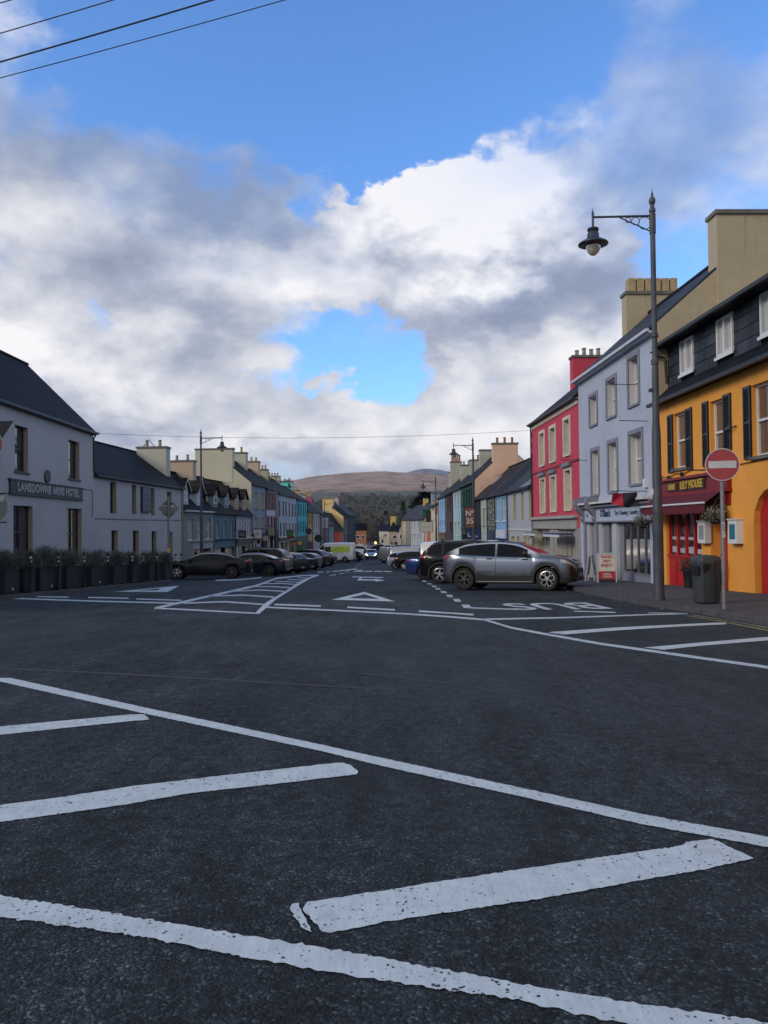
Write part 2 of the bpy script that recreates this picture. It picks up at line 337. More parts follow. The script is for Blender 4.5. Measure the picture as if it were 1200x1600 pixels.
MARKS = {'edge_line': [[(-4.679, 8.959),(-4.066, 8.587),(-3.943, 8.577),(-1.986, 6.942),(-1.182, 6.298),(-0.362, 5.629),(0.096, 5.245),(0.851, 4.624),(1.448, 4.128),(1.961, 3.78),(2.228, 3.546),(2.151, 3.425),(1.896, 3.658),(1.396, 3.983),(0.822, 4.471),(0.092, 5.062),(-0.352, 5.46),(-1.143, 6.088),(-1.987, 6.754),(-3.964, 8.371),(-4.546, 8.704)]],
 'hatch_bar': [[(-3.304, 6.23),(-3.0, 6.335),(-2.053, 6.698),(-1.936, 6.69),(-1.843, 6.497),(-2.047, 6.422),(-2.872, 6.063),(-3.155, 5.948)], [(-2.321, 4.311),(-2.109, 4.451),(-1.796, 4.575),(-1.439, 4.752),(-0.928, 4.931),(-0.226, 5.16),(-0.175, 5.164),(-0.122, 5.082),(-0.075, 4.969),(-0.086, 4.903),(-0.543, 4.751),(-1.055, 4.602),(-1.378, 4.428),(-1.687, 4.297),(-1.982, 4.184),(-2.203, 4.091)], [(-0.264, 3.199),(0.054, 3.293),(0.786, 3.503),(1.496, 3.697),(1.533, 3.734),(1.668, 3.767),(1.69, 3.746),(1.766, 3.536),(1.487, 3.43),(1.087, 3.312),(0.714, 3.191),(0.305, 3.087),(0.048, 3.022),(-0.164, 2.946),(-0.19, 2.962),(-0.278, 3.147)], [(-0.331, 3.155),(-0.324, 3.188),(-0.301, 3.195),(-0.274, 3.1),(-0.228, 2.959),(-0.273, 2.999)]],
 'bay_line': [[(-1.806, 3.405),(-1.572, 3.317),(-1.264, 3.216),(-0.972, 3.117),(-0.564, 2.976),(-0.19, 2.85),(0.043, 2.767),(0.469, 2.599),(0.855, 2.466),(1.212, 2.359),(1.424, 2.287),(1.347, 2.165),(1.164, 2.268),(0.756, 2.373),(0.452, 2.506),(0.04, 2.623),(-0.413, 2.776),(-0.794, 2.927),(-1.06, 3.009),(-1.484, 3.132),(-1.706, 3.216)]],
 'junction_line': [[(-13.354, 25.571),(-11.467, 24.221),(-7.786, 21.68),(-5.024, 20.09),(-4.883, 19.527),(-7.552, 21.027),(-11.084, 23.411),(-12.884, 24.67)], [(-2.395, 18.005),(-0.485, 16.425),(1.514, 14.625),(2.114, 14.017),(2.072, 13.739),(1.485, 14.346),(-0.473, 16.008),(-2.329, 17.507)], [(2.121, 14.038),(2.375, 12.705),(2.777, 11.752),(3.244, 10.704),(3.899, 9.625),(4.517, 8.633),(4.978, 7.859),(4.875, 7.697),(4.423, 8.454),(3.816, 9.423),(3.175, 10.479),(2.716, 11.497),(2.325, 12.442),(2.072, 13.718)], [(2.126, 14.071),(3.685, 14.167),(5.303, 14.478),(6.074, 14.536),(5.995, 14.35),(5.227, 14.271),(3.622, 13.926),(2.087, 13.813)]],
 'give_way_dash': [[(-10.558, 24.728),(-9.281, 24.036),(-9.002, 23.314),(-10.233, 23.966)], [(-8.555, 23.714),(-7.079, 22.9),(-6.876, 22.242),(-8.302, 23.011)], [(-6.727, 22.475),(-5.169, 21.376),(-5.03, 20.802),(-6.537, 21.841)], [(-2.31, 19.02),(-1.122, 18.144),(-1.091, 17.637),(-2.242, 18.464)], [(-0.48, 17.606),(0.571, 16.561),(0.554, 16.1),(-0.466, 17.085)], [(1.059, 16.082),(2.046, 14.936),(2.002, 14.622),(1.027, 15.611)]],
 'give_way_triangle': [[[(-8.913, 27.177),(-7.906, 32.378),(-6.872, 26.532)], [(-8.347, 27.815),(-7.965, 29.899),(-7.607, 27.865)]], [[(-0.964, 20.465),(-0.123, 24.719),(0.672, 19.307)], [(-0.551, 21.144),(-0.116, 23.15),(0.306, 20.54)]]],
 'island_border': [[(-5.04, 18.274),(-4.693, 32.322),(-5.12, 43.442),(-4.175, 48.35),(-3.187, 49.185),(-3.057, 47.176),(-3.955, 45.795),(-4.79, 40.644),(-4.388, 30.213),(-4.825, 17.494)], [(-2.323, 15.696),(-2.593, 19.495),(-2.807, 26.378),(-3.249, 37.601),(-3.292, 46.073),(-3.143, 48.497),(-2.957, 46.819),(-3.066, 41.927),(-2.749, 28.748),(-2.503, 20.901),(-2.216, 15.677)], [(-4.993, 18.174),(-3.954, 17.352),(-2.332, 16.032),(-2.28, 15.671),(-3.858, 16.93),(-4.866, 17.713)]],
 'island_stripe': [[(-4.785, 20.04),(-3.769, 20.468),(-2.581, 19.051),(-2.512, 18.543),(-3.662, 19.883),(-4.651, 19.479)], [(-4.87, 23.664),(-3.884, 24.003),(-2.752, 22.523),(-2.67, 21.85),(-3.761, 23.241),(-4.718, 22.924)], [(-4.83, 26.597),(-3.847, 27.582),(-2.853, 26.198),(-2.769, 25.43),(-3.729, 26.733),(-4.687, 25.808)], [(-4.679, 30.815),(-3.953, 30.716),(-2.976, 29.348),(-2.891, 28.504),(-3.834, 29.794),(-4.538, 29.887)], [(-4.626, 34.194),(-3.82, 34.073),(-3.074, 32.731),(-2.989, 31.83),(-3.711, 33.098),(-4.493, 33.212)], [(-4.454, 37.0),(-3.136, 35.599),(-3.058, 34.708),(-4.338, 36.039)], [(-4.186, 40.006),(-3.212, 38.651),(-3.133, 37.705),(-4.08, 38.994)], [(-3.945, 43.189),(-3.174, 41.973),(-3.099, 40.981),(-3.85, 42.14)]],
 'lane_line': [[(-7.959, 40.367),(-6.844, 41.483),(-6.273, 45.288),(-5.926, 42.777),(-6.495, 39.368),(-7.564, 38.362)], [(-0.891, 43.687),(0.812, 41.61),(0.783, 40.161),(-0.859, 42.093)], [(2.21, 16.841),(3.323, 16.024),(3.255, 15.696),(2.162, 16.48)], [(4.143, 15.422),(4.832, 14.945),(4.768, 14.749),(4.07, 15.151)], [(5.413, 14.776),(6.078, 14.548),(6.02, 14.407),(5.359, 14.632)]],
 'turn_arrow': [[(-0.435, 41.656),(-0.28, 41.839),(-0.378, 38.624),(0.312, 37.818),(0.378, 39.077),(0.792, 36.044),(0.369, 34.486),(0.296, 35.952),(-0.535, 36.555)]],
 'bay_dash': [[(2.463, 35.122),(2.634, 35.057),(2.56, 33.345),(2.397, 33.405)], [(2.429, 31.89),(2.6, 31.831),(2.528, 30.278),(2.366, 30.332)], [(2.397, 29.204),(2.56, 29.152),(2.488, 27.731),(2.332, 27.779)], [(2.336, 26.945),(2.5, 26.896),(2.431, 25.586),(2.275, 25.631)], [(2.303, 24.594),(2.471, 24.548),(2.399, 23.293),(2.239, 23.334)], [(2.254, 22.289),(2.417, 22.248),(2.335, 21.018),(2.181, 21.054)], [(2.21, 20.076),(2.376, 20.039),(2.291, 18.877),(2.134, 18.911)], [(2.151, 17.739),(2.324, 17.704),(2.232, 16.588),(2.07, 16.62)]],
 'centre_dash': [[(-3.766, 57.929),(-3.41, 58.667),(-3.285, 56.513),(-3.63, 55.829)], [(-3.185, 59.017),(-2.932, 59.854),(-2.823, 57.614),(-3.068, 56.838)], [(-2.758, 60.382),(-2.239, 62.725),(-2.142, 60.007),(-2.643, 57.86)], [(-2.27, 63.589),(-1.238, 68.87),(-1.193, 66.34),(-2.152, 60.268)], [(-1.234, 69.306),(-0.792, 63.783),(-0.344, 62.35),(-0.327, 59.152),(-0.751, 60.441),(-1.189, 66.744)], [(-0.246, 59.61),(0.333, 59.253),(0.316, 56.357),(-0.234, 56.681)], [(0.495, 59.153),(1.064, 58.802),(1.012, 55.948),(0.47, 56.267)], [(1.17, 58.485),(1.77, 57.869),(1.685, 55.102),(1.113, 55.661)], [(-2.367, 47.472),(-2.049, 49.296),(-1.992, 47.931),(-2.304, 46.206)], [(-1.907, 51.001),(-1.699, 53.807),(-1.648, 52.185),(-1.853, 49.542)], [(-1.625, 55.9),(-1.491, 61.975),(-1.44, 59.833),(-1.575, 54.152)], [(-1.169, 70.621),(-1.106, 75.215),(-1.07, 72.692),(-1.133, 68.392)], [(-1.066, 78.3),(-1.006, 83.039),(-0.973, 80.269),(-1.033, 75.833)], [(-0.956, 86.129),(-0.893, 90.757),(-0.865, 87.813),(-0.927, 83.473)], [(-0.827, 94.456),(-0.743, 99.137),(-0.721, 96.059),(-0.803, 91.658)], [(-1.093, 59.875),(-0.439, 58.969),(-0.422, 56.56),(-1.048, 57.393)]],
 'parking_bar': [[(2.79, 11.894),(2.862, 11.983),(4.074, 12.453),(5.172, 12.748),(5.903, 12.93),(6.032, 12.856),(5.936, 12.675),(5.049, 12.447),(3.948, 12.068),(2.976, 11.644)], [(3.661, 10.18),(4.654, 10.598),(5.797, 11.062),(7.422, 11.691),(7.096, 11.179),(5.605, 10.699),(4.52, 10.294),(3.841, 9.957)]],
 'yellow_line': [[(5.915, 14.157),(6.113, 12.91),(6.22, 11.865),(6.378, 10.053),(6.3, 9.931),(6.15, 11.733),(6.056, 12.79),(5.868, 14.046)], [(6.064, 14.341),(6.271, 13.125),(6.394, 12.196),(6.637, 10.459),(6.56, 10.338),(6.329, 12.073),(6.216, 13.011),(6.016, 14.227)]]}
HOUSES = [
 {'key': 'restaurant', 'side': 'R', 'a': (9.6, 10.5), 'b': (9.6, 25.1), 'L': 14.6, 'eave': 5.55, 'wins': [(12.31, 13.27, 3.21, 4.91, 'sash'), (9.86, 10.7, 3.12, 4.88, 'sash'), (6.89, 8.38, 3.14, 4.91, 'sash')], 'g0': -0.03, 'g1': -0.48},
 {'key': 'laundry', 'side': 'R', 'a': (9.6, 25.1), 'b': (9.6, 34.46), 'L': 9.36, 'eave': 8.13, 'wins': [(1.65, 2.66, 5.79, 7.49, 'sash'), (4.14, 5.2, 5.72, 7.17, 'sash'), (6.57, 7.57, 5.72, 6.93, 'sash'), (1.43, 2.66, 2.95, 4.74, 'sash'), (4.11, 5.12, 2.8, 4.68, 'sash'), (6.48, 7.43, 2.77, 4.6, 'sash')], 'g0': -0.48, 'g1': -0.84},
 {'key': 'redshop', 'side': 'R', 'a': (9.6, 34.46), 'b': (9.6, 44.4), 'L': 9.94, 'eave': 7.42, 'wins': [(1.55, 2.55, 4.86, 6.53, 'sash'), (4.34, 5.43, 4.79, 6.49, 'sash'), (6.75, 7.82, 4.78, 6.51, 'sash'), (1.46, 2.51, 2.24, 4.1, 'sash'), (4.36, 5.38, 2.24, 3.98, 'sash'), (6.75, 7.74, 2.22, 3.99, 'sash')], 'g0': -0.84, 'g1': -1.22},
 {'key': 'greyhouse', 'side': 'R', 'a': (9.6, 44.4), 'b': (9.6, 52.295), 'L': 7.895, 'eave': 3.9, 'wins': [(4.99, 5.85, 1.87, 3.51, 'sash'), (2.5, 3.36, 1.81, 3.55, 'sash'), (0.15, 1.0, 1.71, 3.54, 'sash'), (5.61, 6.85, -0.01, 0.77, 'sash'), (4.03, 4.86, -0.2, 0.79, 'sash'), (0.95, 2.72, -0.05, 0.9, 'sash')], 'g0': -1.22, 'g1': -1.52},
 {'key': 'skyshop', 'side': 'R', 'a': (9.6, 52.295), 'b': (9.6, 57.271), 'L': 4.976, 'eave': 3.9, 'wins': [(3.5, 4.67, 1.84, 3.51, 'sash'), (0.73, 2.17, 1.82, 3.48, 'sash')], 'g0': -1.52, 'g1': -1.71},
 {'key': 'stonehouse', 'side': 'R', 'a': (9.6, 57.271), 'b': (9.6, 61.092), 'L': 3.821, 'eave': 3.9, 'wins': [], 'g0': -1.71, 'g1': -1.85},
 {'key': 'palehouse', 'side': 'R', 'a': (9.6, 61.092), 'b': (9.6, 68.186), 'L': 7.094, 'eave': 3.95, 'wins': [(1.14, 2.41, 1.09, 2.95, 'sash')], 'g0': -1.85, 'g1': -2.09},
 {'key': 'greenhouse', 'side': 'R', 'a': (9.6, 68.186), 'b': (9.6, 77.66), 'L': 9.474, 'eave': 5.6, 'wins': [(7.22, 8.48, 3.21, 4.94, 'sash'), (5.09, 6.42, 3.23, 4.97, 'sash'), (3.08, 4.43, 3.18, 4.94, 'sash'), (1.16, 2.54, 3.13, 4.96, 'sash')], 'g0': -2.09, 'g1': -2.35},
 {'key': 'aquahouse', 'side': 'R', 'a': (9.6, 77.66), 'b': (9.6, 85.795), 'L': 8.135, 'eave': 5.5, 'wins': [(5.01, 6.34, 3.67, 5.0, 'sash'), (2.51, 3.88, 3.67, 5.03, 'sash'), (0.21, 1.5, 3.6, 5.05, 'sash'), (5.17, 6.69, 0.5, 1.84, 'sash'), (2.0, 3.98, 0.53, 1.89, 'sash')], 'g0': -2.35, 'g1': -2.58},
 {'key': 'brownhouse', 'side': 'R', 'a': (9.6, 85.795), 'b': (9.6, 93.486), 'L': 7.691, 'eave': 5.4, 'wins': [(4.89, 6.12, 3.34, 5.03, 'sash'), (2.43, 3.81, 3.29, 5.09, 'sash'), (0.43, 1.55, 3.25, 5.07, 'sash'), (1.43, 3.47, 0.9, 1.94, 'sash')], 'g0': -2.58, 'g1': -2.8},
 {'key': 'lightbluehouse', 'side': 'R', 'a': (9.6, 93.486), 'b': (9.604, 103.191), 'L': 9.705, 'eave': 5.3, 'wins': [(6.39, 8.16, 3.04, 4.65, 'sash'), (3.58, 5.17, 2.99, 4.63, 'sash'), (0.92, 2.51, 2.95, 4.63, 'sash'), (6.68, 8.2, 1.42, 2.27, 'sash'), (3.95, 5.39, 1.42, 2.25, 'sash'), (1.29, 2.72, 1.42, 2.22, 'sash')], 'g0': -2.8, 'g1': -3.07},
 {'key': 'creamgable', 'side': 'R', 'a': (9.604, 103.191), 'b': (9.942, 121.57), 'L': 18.382, 'eave': 4.6, 'wins': [(0.86, 4.51, 4.21, 5.47, 'sash'), (9.89, 13.47, 3.86, 5.22, 'sash')], 'g0': -3.07, 'g1': -3.35},
 {'key': 'pinkfront', 'side': 'R', 'a': (9.942, 121.57), 'b': (10.089, 135.104), 'L': 13.535, 'eave': 3.3, 'wins': [], 'g0': -3.35, 'g1': -3.46},
 {'key': 'whiterow', 'side': 'R', 'a': (10.089, 135.104), 'b': (8.425, 150.767), 'L': 15.751, 'eave': 2.9, 'wins': [(12.81, 14.33, 0.94, 2.56, 'sash'), (9.72, 11.32, 0.95, 2.6, 'sash'), (6.06, 7.59, 1.08, 2.62, 'sash'), (3.11, 4.64, 1.08, 2.65, 'sash'), (1.04, 2.32, 1.2, 2.69, 'sash'), (12.83, 14.5, -1.3, 0.07, 'sash'), (9.82, 11.35, -1.25, 0.1, 'sash'), (6.23, 7.76, -1.19, 0.12, 'sash'), (3.41, 4.87, -1.14, 0.15, 'sash')], 'g0': -3.46, 'g1': -3.59},
 {'key': 'creamend', 'side': 'R', 'a': (8.425, 150.767), 'b': (7.192, 163.359), 'L': 12.652, 'eave': 3.0, 'wins': [(4.38, 6.14, 0.8, 2.5, 'sash'), (9.32, 10.73, 0.79, 2.4, 'sash')], 'g0': -3.59, 'g1': -3.69},
 {'key': 'hotel', 'side': 'L', 'a': (-15.0, 14), 'b': (-14.991, 42.4), 'L': 28.4, 'eave': 6.95, 'wins': [(19.01, 20.28, 4.05, 6.03, 'sash'), (24.88, 26.33, 4.11, 6.06, 'sash'), (18.87, 20.74, -0.04, 2.58, 'tall'), (24.7, 26.63, -0.28, 2.6, 'tall'), (14.06, 15.26, 4.0, 5.79, 'sash'), (14.06, 15.64, 0.21, 2.55, 'tall')], 'g0': -0.09, 'g1': -1.14},
 {'key': 'wing', 'side': 'L', 'a': (-14.991, 42.4), 'b': (-13.707, 57.325), 'L': 14.98, 'eave': 4.62, 'wins': [(2.16, 3.01, 2.44, 4.27, 'sash'), (5.39, 6.07, 2.46, 4.26, 'sash'), (8.59, 9.23, 2.42, 4.22, 'sash'), (11.64, 12.56, 3.14, 4.12, 'sash'), (2.31, 3.21, 0.23, 1.45, 'sash'), (5.48, 6.46, 0.04, 1.43, 'sash'), (8.67, 9.55, -0.15, 1.37, 'sash'), (11.79, 12.72, -0.35, 1.3, 'sash')], 'g0': -1.14, 'g1': -1.71},
 {'key': 'dormera', 'side': 'L', 'a': (-13.707, 57.325), 'b': (-12.86, 63.673), 'L': 6.404, 'eave': 3.05, 'wins': [(1.1, 2.05, 0.64, 2.24, 'sash'), (3.12, 4.03, 0.66, 2.26, 'sash'), (5.08, 6.08, 0.67, 2.25, 'sash')], 'g0': -1.71, 'g1': -1.95},
 {'key': 'dormerb', 'side': 'L', 'a': (-12.86, 63.673), 'b': (-12.008, 70.062), 'L': 6.446, 'eave': 3.0, 'wins': [(1.19, 1.82, 0.74, 2.19, 'sash'), (3.02, 3.65, 0.71, 2.2, 'sash'), (5.02, 5.69, 0.68, 2.19, 'sash')], 'g0': -1.95, 'g1': -2.14},
 {'key': 'dormerc', 'side': 'L', 'a': (-12.008, 70.062), 'b': (-11.318, 75.305), 'L': 5.288, 'eave': 2.95, 'wins': [(0.96, 1.58, 0.58, 2.17, 'sash'), (2.74, 3.44, 0.55, 2.19, 'sash'), (4.17, 4.93, 0.47, 2.16, 'sash')], 'g0': -2.14, 'g1': -2.29},
 {'key': 'tallcream', 'side': 'L', 'a': (-11.318, 75.305), 'b': (-10.713, 81.111), 'L': 5.837, 'eave': 5.95, 'wins': [(1.18, 2.35, 3.42, 5.13, 'sash'), (3.81, 5.0, 3.41, 5.12, 'sash'), (1.24, 2.4, 1.51, 2.59, 'sash'), (4.0, 4.97, 1.5, 2.56, 'sash')], 'g0': -2.29, 'g1': -2.45},
 {'key': 'redwhite', 'side': 'L', 'a': (-10.713, 81.111), 'b': (-10.11, 86.902), 'L': 5.822, 'eave': 5.75, 'wins': [(0.41, 1.23, 3.39, 5.29, 'sash'), (1.7, 2.52, 3.42, 5.28, 'sash'), (2.97, 3.81, 3.45, 5.26, 'sash'), (4.15, 4.92, 3.47, 5.24, 'sash'), (0.7, 1.58, 1.29, 2.65, 'sash'), (2.33, 3.25, 1.29, 2.67, 'sash'), (3.87, 4.82, 1.21, 2.62, 'sash')], 'g0': -2.45, 'g1': -2.61},
 {'key': 'whitehouse', 'side': 'L', 'a': (-10.11, 86.902), 'b': (-9.194, 100.073), 'L': 13.203, 'eave': 5.5, 'wins': [(0.84, 1.76, 2.79, 4.62, 'sash'), (3.07, 4.13, 2.82, 4.62, 'sash'), (4.9, 5.86, 2.85, 4.6, 'sash'), (7.2, 8.26, 2.8, 4.52, 'sash'), (9.53, 10.64, 2.82, 4.51, 'sash'), (11.63, 12.64, 2.85, 4.49, 'sash'), (1.33, 2.34, 0.24, 2.07, 'sash'), (3.58, 4.56, 0.2, 2.08, 'sash'), (5.13, 5.96, 0.17, 2.08, 'sash'), (7.54, 8.46, 0.61, 2.02, 'sash'), (9.89, 10.86, 0.58, 2.03, 'sash'), (11.85, 12.87, 0.56, 2.03, 'sash')], 'g0': -2.61, 'g1': -2.98},
 {'key': 'tealhouse', 'side': 'L', 'a': (-9.194, 100.073), 'b': (-8.501, 108.738), 'L': 8.693, 'eave': 5.3, 'wins': [(1.28, 2.29, 3.05, 4.66, 'sash'), (3.15, 4.09, 3.08, 4.67, 'sash'), (5.04, 5.96, 3.02, 4.68, 'sash'), (6.95, 7.78, 3.04, 4.69, 'sash'), (1.26, 2.16, 0.86, 2.29, 'sash'), (3.13, 4.02, 0.85, 2.31, 'sash'), (4.97, 5.89, 0.83, 2.32, 'sash'), (6.82, 7.71, 0.82, 2.33, 'sash')], 'g0': -2.98, 'g1': -3.22},
 {'key': 'tanhouse', 'side': 'L', 'a': (-8.501, 108.738), 'b': (-8.12, 113.505), 'L': 4.782, 'eave': 3.9, 'wins': [(1.14, 2.08, 1.89, 3.35, 'sash'), (3.1, 4.02, 1.89, 3.38, 'sash')], 'g0': -3.22, 'g1': -3.29},
 {'key': 'palehouseb', 'side': 'L', 'a': (-8.12, 113.505), 'b': (-7.505, 121.088), 'L': 7.608, 'eave': 3.9, 'wins': [(1.22, 2.24, 1.42, 3.23, 'sash'), (3.48, 4.48, 1.42, 3.27, 'sash'), (5.83, 6.73, 1.41, 3.3, 'sash')], 'g0': -3.29, 'g1': -3.35},
 {'key': 'darkpale', 'side': 'L', 'a': (-7.505, 121.088), 'b': (-6.703, 130.966), 'L': 9.911, 'eave': 3.7, 'wins': [(3.17, 4.3, 1.5, 2.74, 'sash'), (5.67, 6.61, 1.5, 2.76, 'sash'), (7.79, 8.84, 1.5, 2.78, 'sash')], 'g0': -3.35, 'g1': -3.43},
 {'key': 'slatefront', 'side': 'L', 'a': (-6.703, 130.966), 'b': (-5.99, 137.07), 'L': 6.146, 'eave': 2.0, 'wins': [(1.16, 1.89, 0.61, 1.27, 'sash'), (3.73, 4.49, 0.59, 1.26, 'sash')], 'g0': -3.43, 'g1': -3.48},
 {'key': 'orangered', 'side': 'L', 'a': (-5.99, 137.07), 'b': (-4.574, 146.506), 'L': 9.542, 'eave': 1.1, 'wins': [], 'g0': -3.48, 'g1': -3.55},
 {'key': 'yellowgable', 'side': 'L', 'a': (-4.574, 146.506), 'b': (-3.919, 151.838), 'L': 5.372, 'eave': 3.5, 'wins': [], 'g0': -3.55, 'g1': -3.59},
 {'key': 'navyhouse', 'side': 'L', 'a': (-3.919, 151.838), 'b': (-2.61, 164.903), 'L': 13.13, 'eave': 4.0, 'wins': [(2.84, 4.43, 0.29, 1.57, 'sash'), (11.78, 12.72, -0.2, 2.66, 'sash')], 'g0': -3.59, 'g1': -3.7}]
SEAMS = [[(-4.965, 9.507), (-4.392, 9.275), (-3.371, 8.971), (-2.316, 8.595), (-1.193, 8.162), (-0.369, 7.848), (0.396, 7.55), (0.394, 7.519), (-0.367, 7.795), (-1.183, 8.097), (-2.296, 8.522), (-3.342, 8.892), (-4.355, 9.196), (-4.925, 9.429)], [(-0.118, 8.595), (0.812, 7.923), (1.511, 7.17), (1.793, 6.66), (1.786, 6.635), (1.503, 7.13), (0.807, 7.875), (-0.118, 8.554)]]
SPOTS = {'planters': [((-10.871, 23.002), (-10.742, 23.739)), ((-10.809, 24.161), (-10.825, 25.018)), ((-10.993, 25.699), (-10.575, 26.546)), ((-10.988, 27.869), (-10.626, 28.9)), ((-10.907, 30.033), (-10.642, 31.278)), ((-10.708, 32.011), (-10.508, 33.465)), ((-10.19, 32.882), (-10.118, 34.477)), ((-9.745, 33.676), (-9.616, 35.34)), ((-9.487, 35.292), (-9.508, 37.192))], 'bollards': [(-10.304, 21.802), (-10.244, 23.811), (-10.095, 25.498), (-10.197, 28.077), (-9.94, 29.788), (-9.567, 31.625), (-9.312, 32.272), (-9.131, 33.456), (-8.904, 35.988), (-8.899, 36.952)], 'sign_right': (6.562, 14.024), 'bin': (6.76, 15.331), 'lamp': (6.305, 16.551), 'aboard': (8.683, 27.742), 'kerbL': [(-11.174, 21.395), (-10.459, 23.294), (-10.039, 27.956), (-9.554, 33.785)], 'kerbR': [(6.494, 12.38), (6.302, 13.871), (6.116, 15.056), (6.039, 16.981), (6.092, 19.428), (5.997, 22.082)], 'wires': [[(-4.25, 9.0, 7.7), (-3.98, 8.6, 7.46)], [(-4.25, 9.0, 7.34), (-2.79, 8.6, 7.46)], [(-4.25, 9.0, 7.0), (-1.6, 8.6, 7.47)], [(-4.25, 9.0, 6.81), (-0.73, 8.6, 7.47)]]}

# ================================================================ ground, road, pavements
def asphalt_nodes(k, dark=1.0):
    c=k.world()
    wv=k.n('ShaderNodeVectorMath',operation='ADD'); k.l(c,wv.inputs[0])
    cells=k.n('ShaderNodeTexVoronoi',feature='F1'); k.l(c,cells.inputs['Vector']); cells.inputs['Scale'].default_value=85
    big=k.n('ShaderNodeTexVoronoi',feature='F1'); k.l(c,big.inputs['Vector']); big.inputs['Scale'].default_value=34
    n1=k.noise(c,11,6,.72); n2=k.noise(c,.5,5,.6); n3=k.noise(k.world((1,.25,1)),2.4,6,.68); n0=k.noise(c,.09,4,.6)
    tone=k.math('ADD',k.math('MULTIPLY',n1,.45),k.math('ADD',k.math('MULTIPLY',n2,.22),k.math('MULTIPLY',n3,.33)))
    base=k.ramp(tone,[(.39,(.0036*dark,.0056*dark,.0068*dark)),(.50,(.0190*dark,.0262*dark,.0305*dark)),(.63,(.048*dark,.062*dark,.068*dark))])
    sepc=k.n('ShaderNodeSeparateColor'); k.l(cells.outputs['Color'],sepc.inputs[0])
    stone=k.ramp(sepc.outputs[0],[(0,(.22,.23,.25)),(.5,(.75,.76,.78)),(.90,(1.5,1.48,1.42)),(1,(4.2,4.0,3.6))])
    col=k.mix(1.0,base,stone,'MULTIPLY')
    # wheel-polished, paler bands and old patched areas
    pale=k.rng(n0,.42,.58,0,.55); col=k.mix(pale,col,(.036,.047,.053))
    dk=k.rng(k.noise(k.world((1,.6,1)),.42,5,.65,.8),.50,.62,0,.50); col=k.mix(dk,col,(.0085,.0115,.0140))
    pit=k.rng(k.math('ADD',k.math('MULTIPLY',big.outputs['Distance'],.7),k.math('MULTIPLY',n1,.9)),.40,.62,1,0)
    col=k.mix(k.math('MULTIPLY',pit,.55),col,(.008,.009,.012))
    h=k.math('ADD',k.math('MULTIPLY',cells.outputs['Distance'],-.55),k.math('ADD',k.math('MULTIPLY',n1,1.5),k.math('MULTIPLY',big.outputs['Distance'],-.4)))
    return col,h,tone,pit
def make_asphalt():
    m,t,p=new_mat('asphalt'); k=T(t); col,h,tone,pit=asphalt_nodes(k)
    k.l(col,p.inputs['Base Color']); k.l(k.rng(tone,.35,.65,.92,.70),p.inputs['Roughness']); p.inputs['Specular IOR Level'].default_value=.35
    k.l(k.bump(h,1.0,.022),p.inputs['Normal']); return m
ASPHALT=make_asphalt()
def make_paint(name,col,wear):
    m,t,p=new_mat(name); k=T(t); a,h,tone,pit=asphalt_nodes(k); c=k.world()
    w=k.noise(c,26,6,.75); spots=k.voro(c,46); broad=k.noise(c,1.1,5,.7)
    hole=k.rng(k.math('ADD',k.math('MULTIPLY',w,1.0),k.math('ADD',k.math('MULTIPLY',spots,-.42),k.math('MULTIPLY',broad,.38))),.60-wear,.66-wear,0,1)
    rib=k.noise(k.world((46,5,1)),1.0,3,.6)
    pc=k.ramp(k.math('ADD',k.math('MULTIPLY',k.noise(c,7,5,.7),.6),k.math('MULTIPLY',rib,.4)),[(.30,tuple(x*.70 for x in col)),(.62,col)])
    k.l(k.mix(hole,pc,a),p.inputs['Base Color']); p.inputs['Roughness'].default_value=.6; p.inputs['Specular IOR Level'].default_value=.35
    hh=k.math('ADD',k.math('MULTIPLY',hole,-1.0),k.math('ADD',k.math('MULTIPLY',h,.25),k.math('MULTIPLY',rib,.5)))
    k.l(k.bump(hh,.5,.008),p.inputs['Normal']); return m
PAINT=make_paint('white_road_paint',(.53,.58,.58),-.022); PAINT_OLD=make_paint('worn_white_road_paint',(.50,.57,.58),.02); PAINT_Y=make_paint('yellow_road_paint',(.42,.37,.16),.12)
GRASS=worn('grass_earth',(.045,.060,.028),.9,.4,.2,bump=.3)

def grid_sheet(xs,ys,dz,fz=gz):
    mb=MB()
    idx={}
    for j,y in enumerate(ys):
        for i,x in enumerate(xs): idx[i,j]=len(mb.v); mb.v.append((x,y,fz(x,y)+dz))
    for j in range(len(ys)-1):
        for i in range(len(xs)-1):
            mb.f.append((idx[i,j],idx[i+1,j],idx[i+1,j+1],idx[i,j+1])); mb.m.append(0); mb.uv.append(None)
    return mb
ys=[-400,-60,0,15,65,110,200,260]
tag(grid_sheet([-34,-20,-8,0,8,20,30],[-30,0,15,65,110,200,330],0).build('road',ASPHALT),kind='structure')

def hill_h(x,y):
    R=sqrt(x*x+y*y); a=atan2(x,y)
    if y<120: return -.25
    px=574+1200*math.tan(a) if abs(a)<1.2 else (5000 if a>0 else -5000)
    CR=[(-6000,800),(-1200,770),(0,772),(300,765),(420,752),(455,750),(490,743),(545,738),(580,736.5),(600,736),(625,738.5),(645,738.5),(690,741),(730,752),(900,765),(1500,775),(6000,800)]
    cy=pl(CR,px); 
    # crest height at 3 km for the pixel row cy
    crest=(823-cy)/1200*3000*cos(a)+1.5+4
    t=max(0,min(1,(R-330)/2670)); f=.12*t+.88*t**1.75
    if R>3000: f=1-.35*min(1,(R-3000)/2500)
    from mathutils import noise as MN
    n=MN.fractal(Vector((x*.0016,y*.0016,1.3)),1.0,2.1,5)*26*t*(1-t)*3.0 + MN.fractal(Vector((x*.006,y*.006,5.3)),1.0,2.1,4)*5*t
    if t>.9: n*=max(.12,(1-t)*10*.88+.12)
    return -4.3+crest*f+n
mb=MB(); idx={}
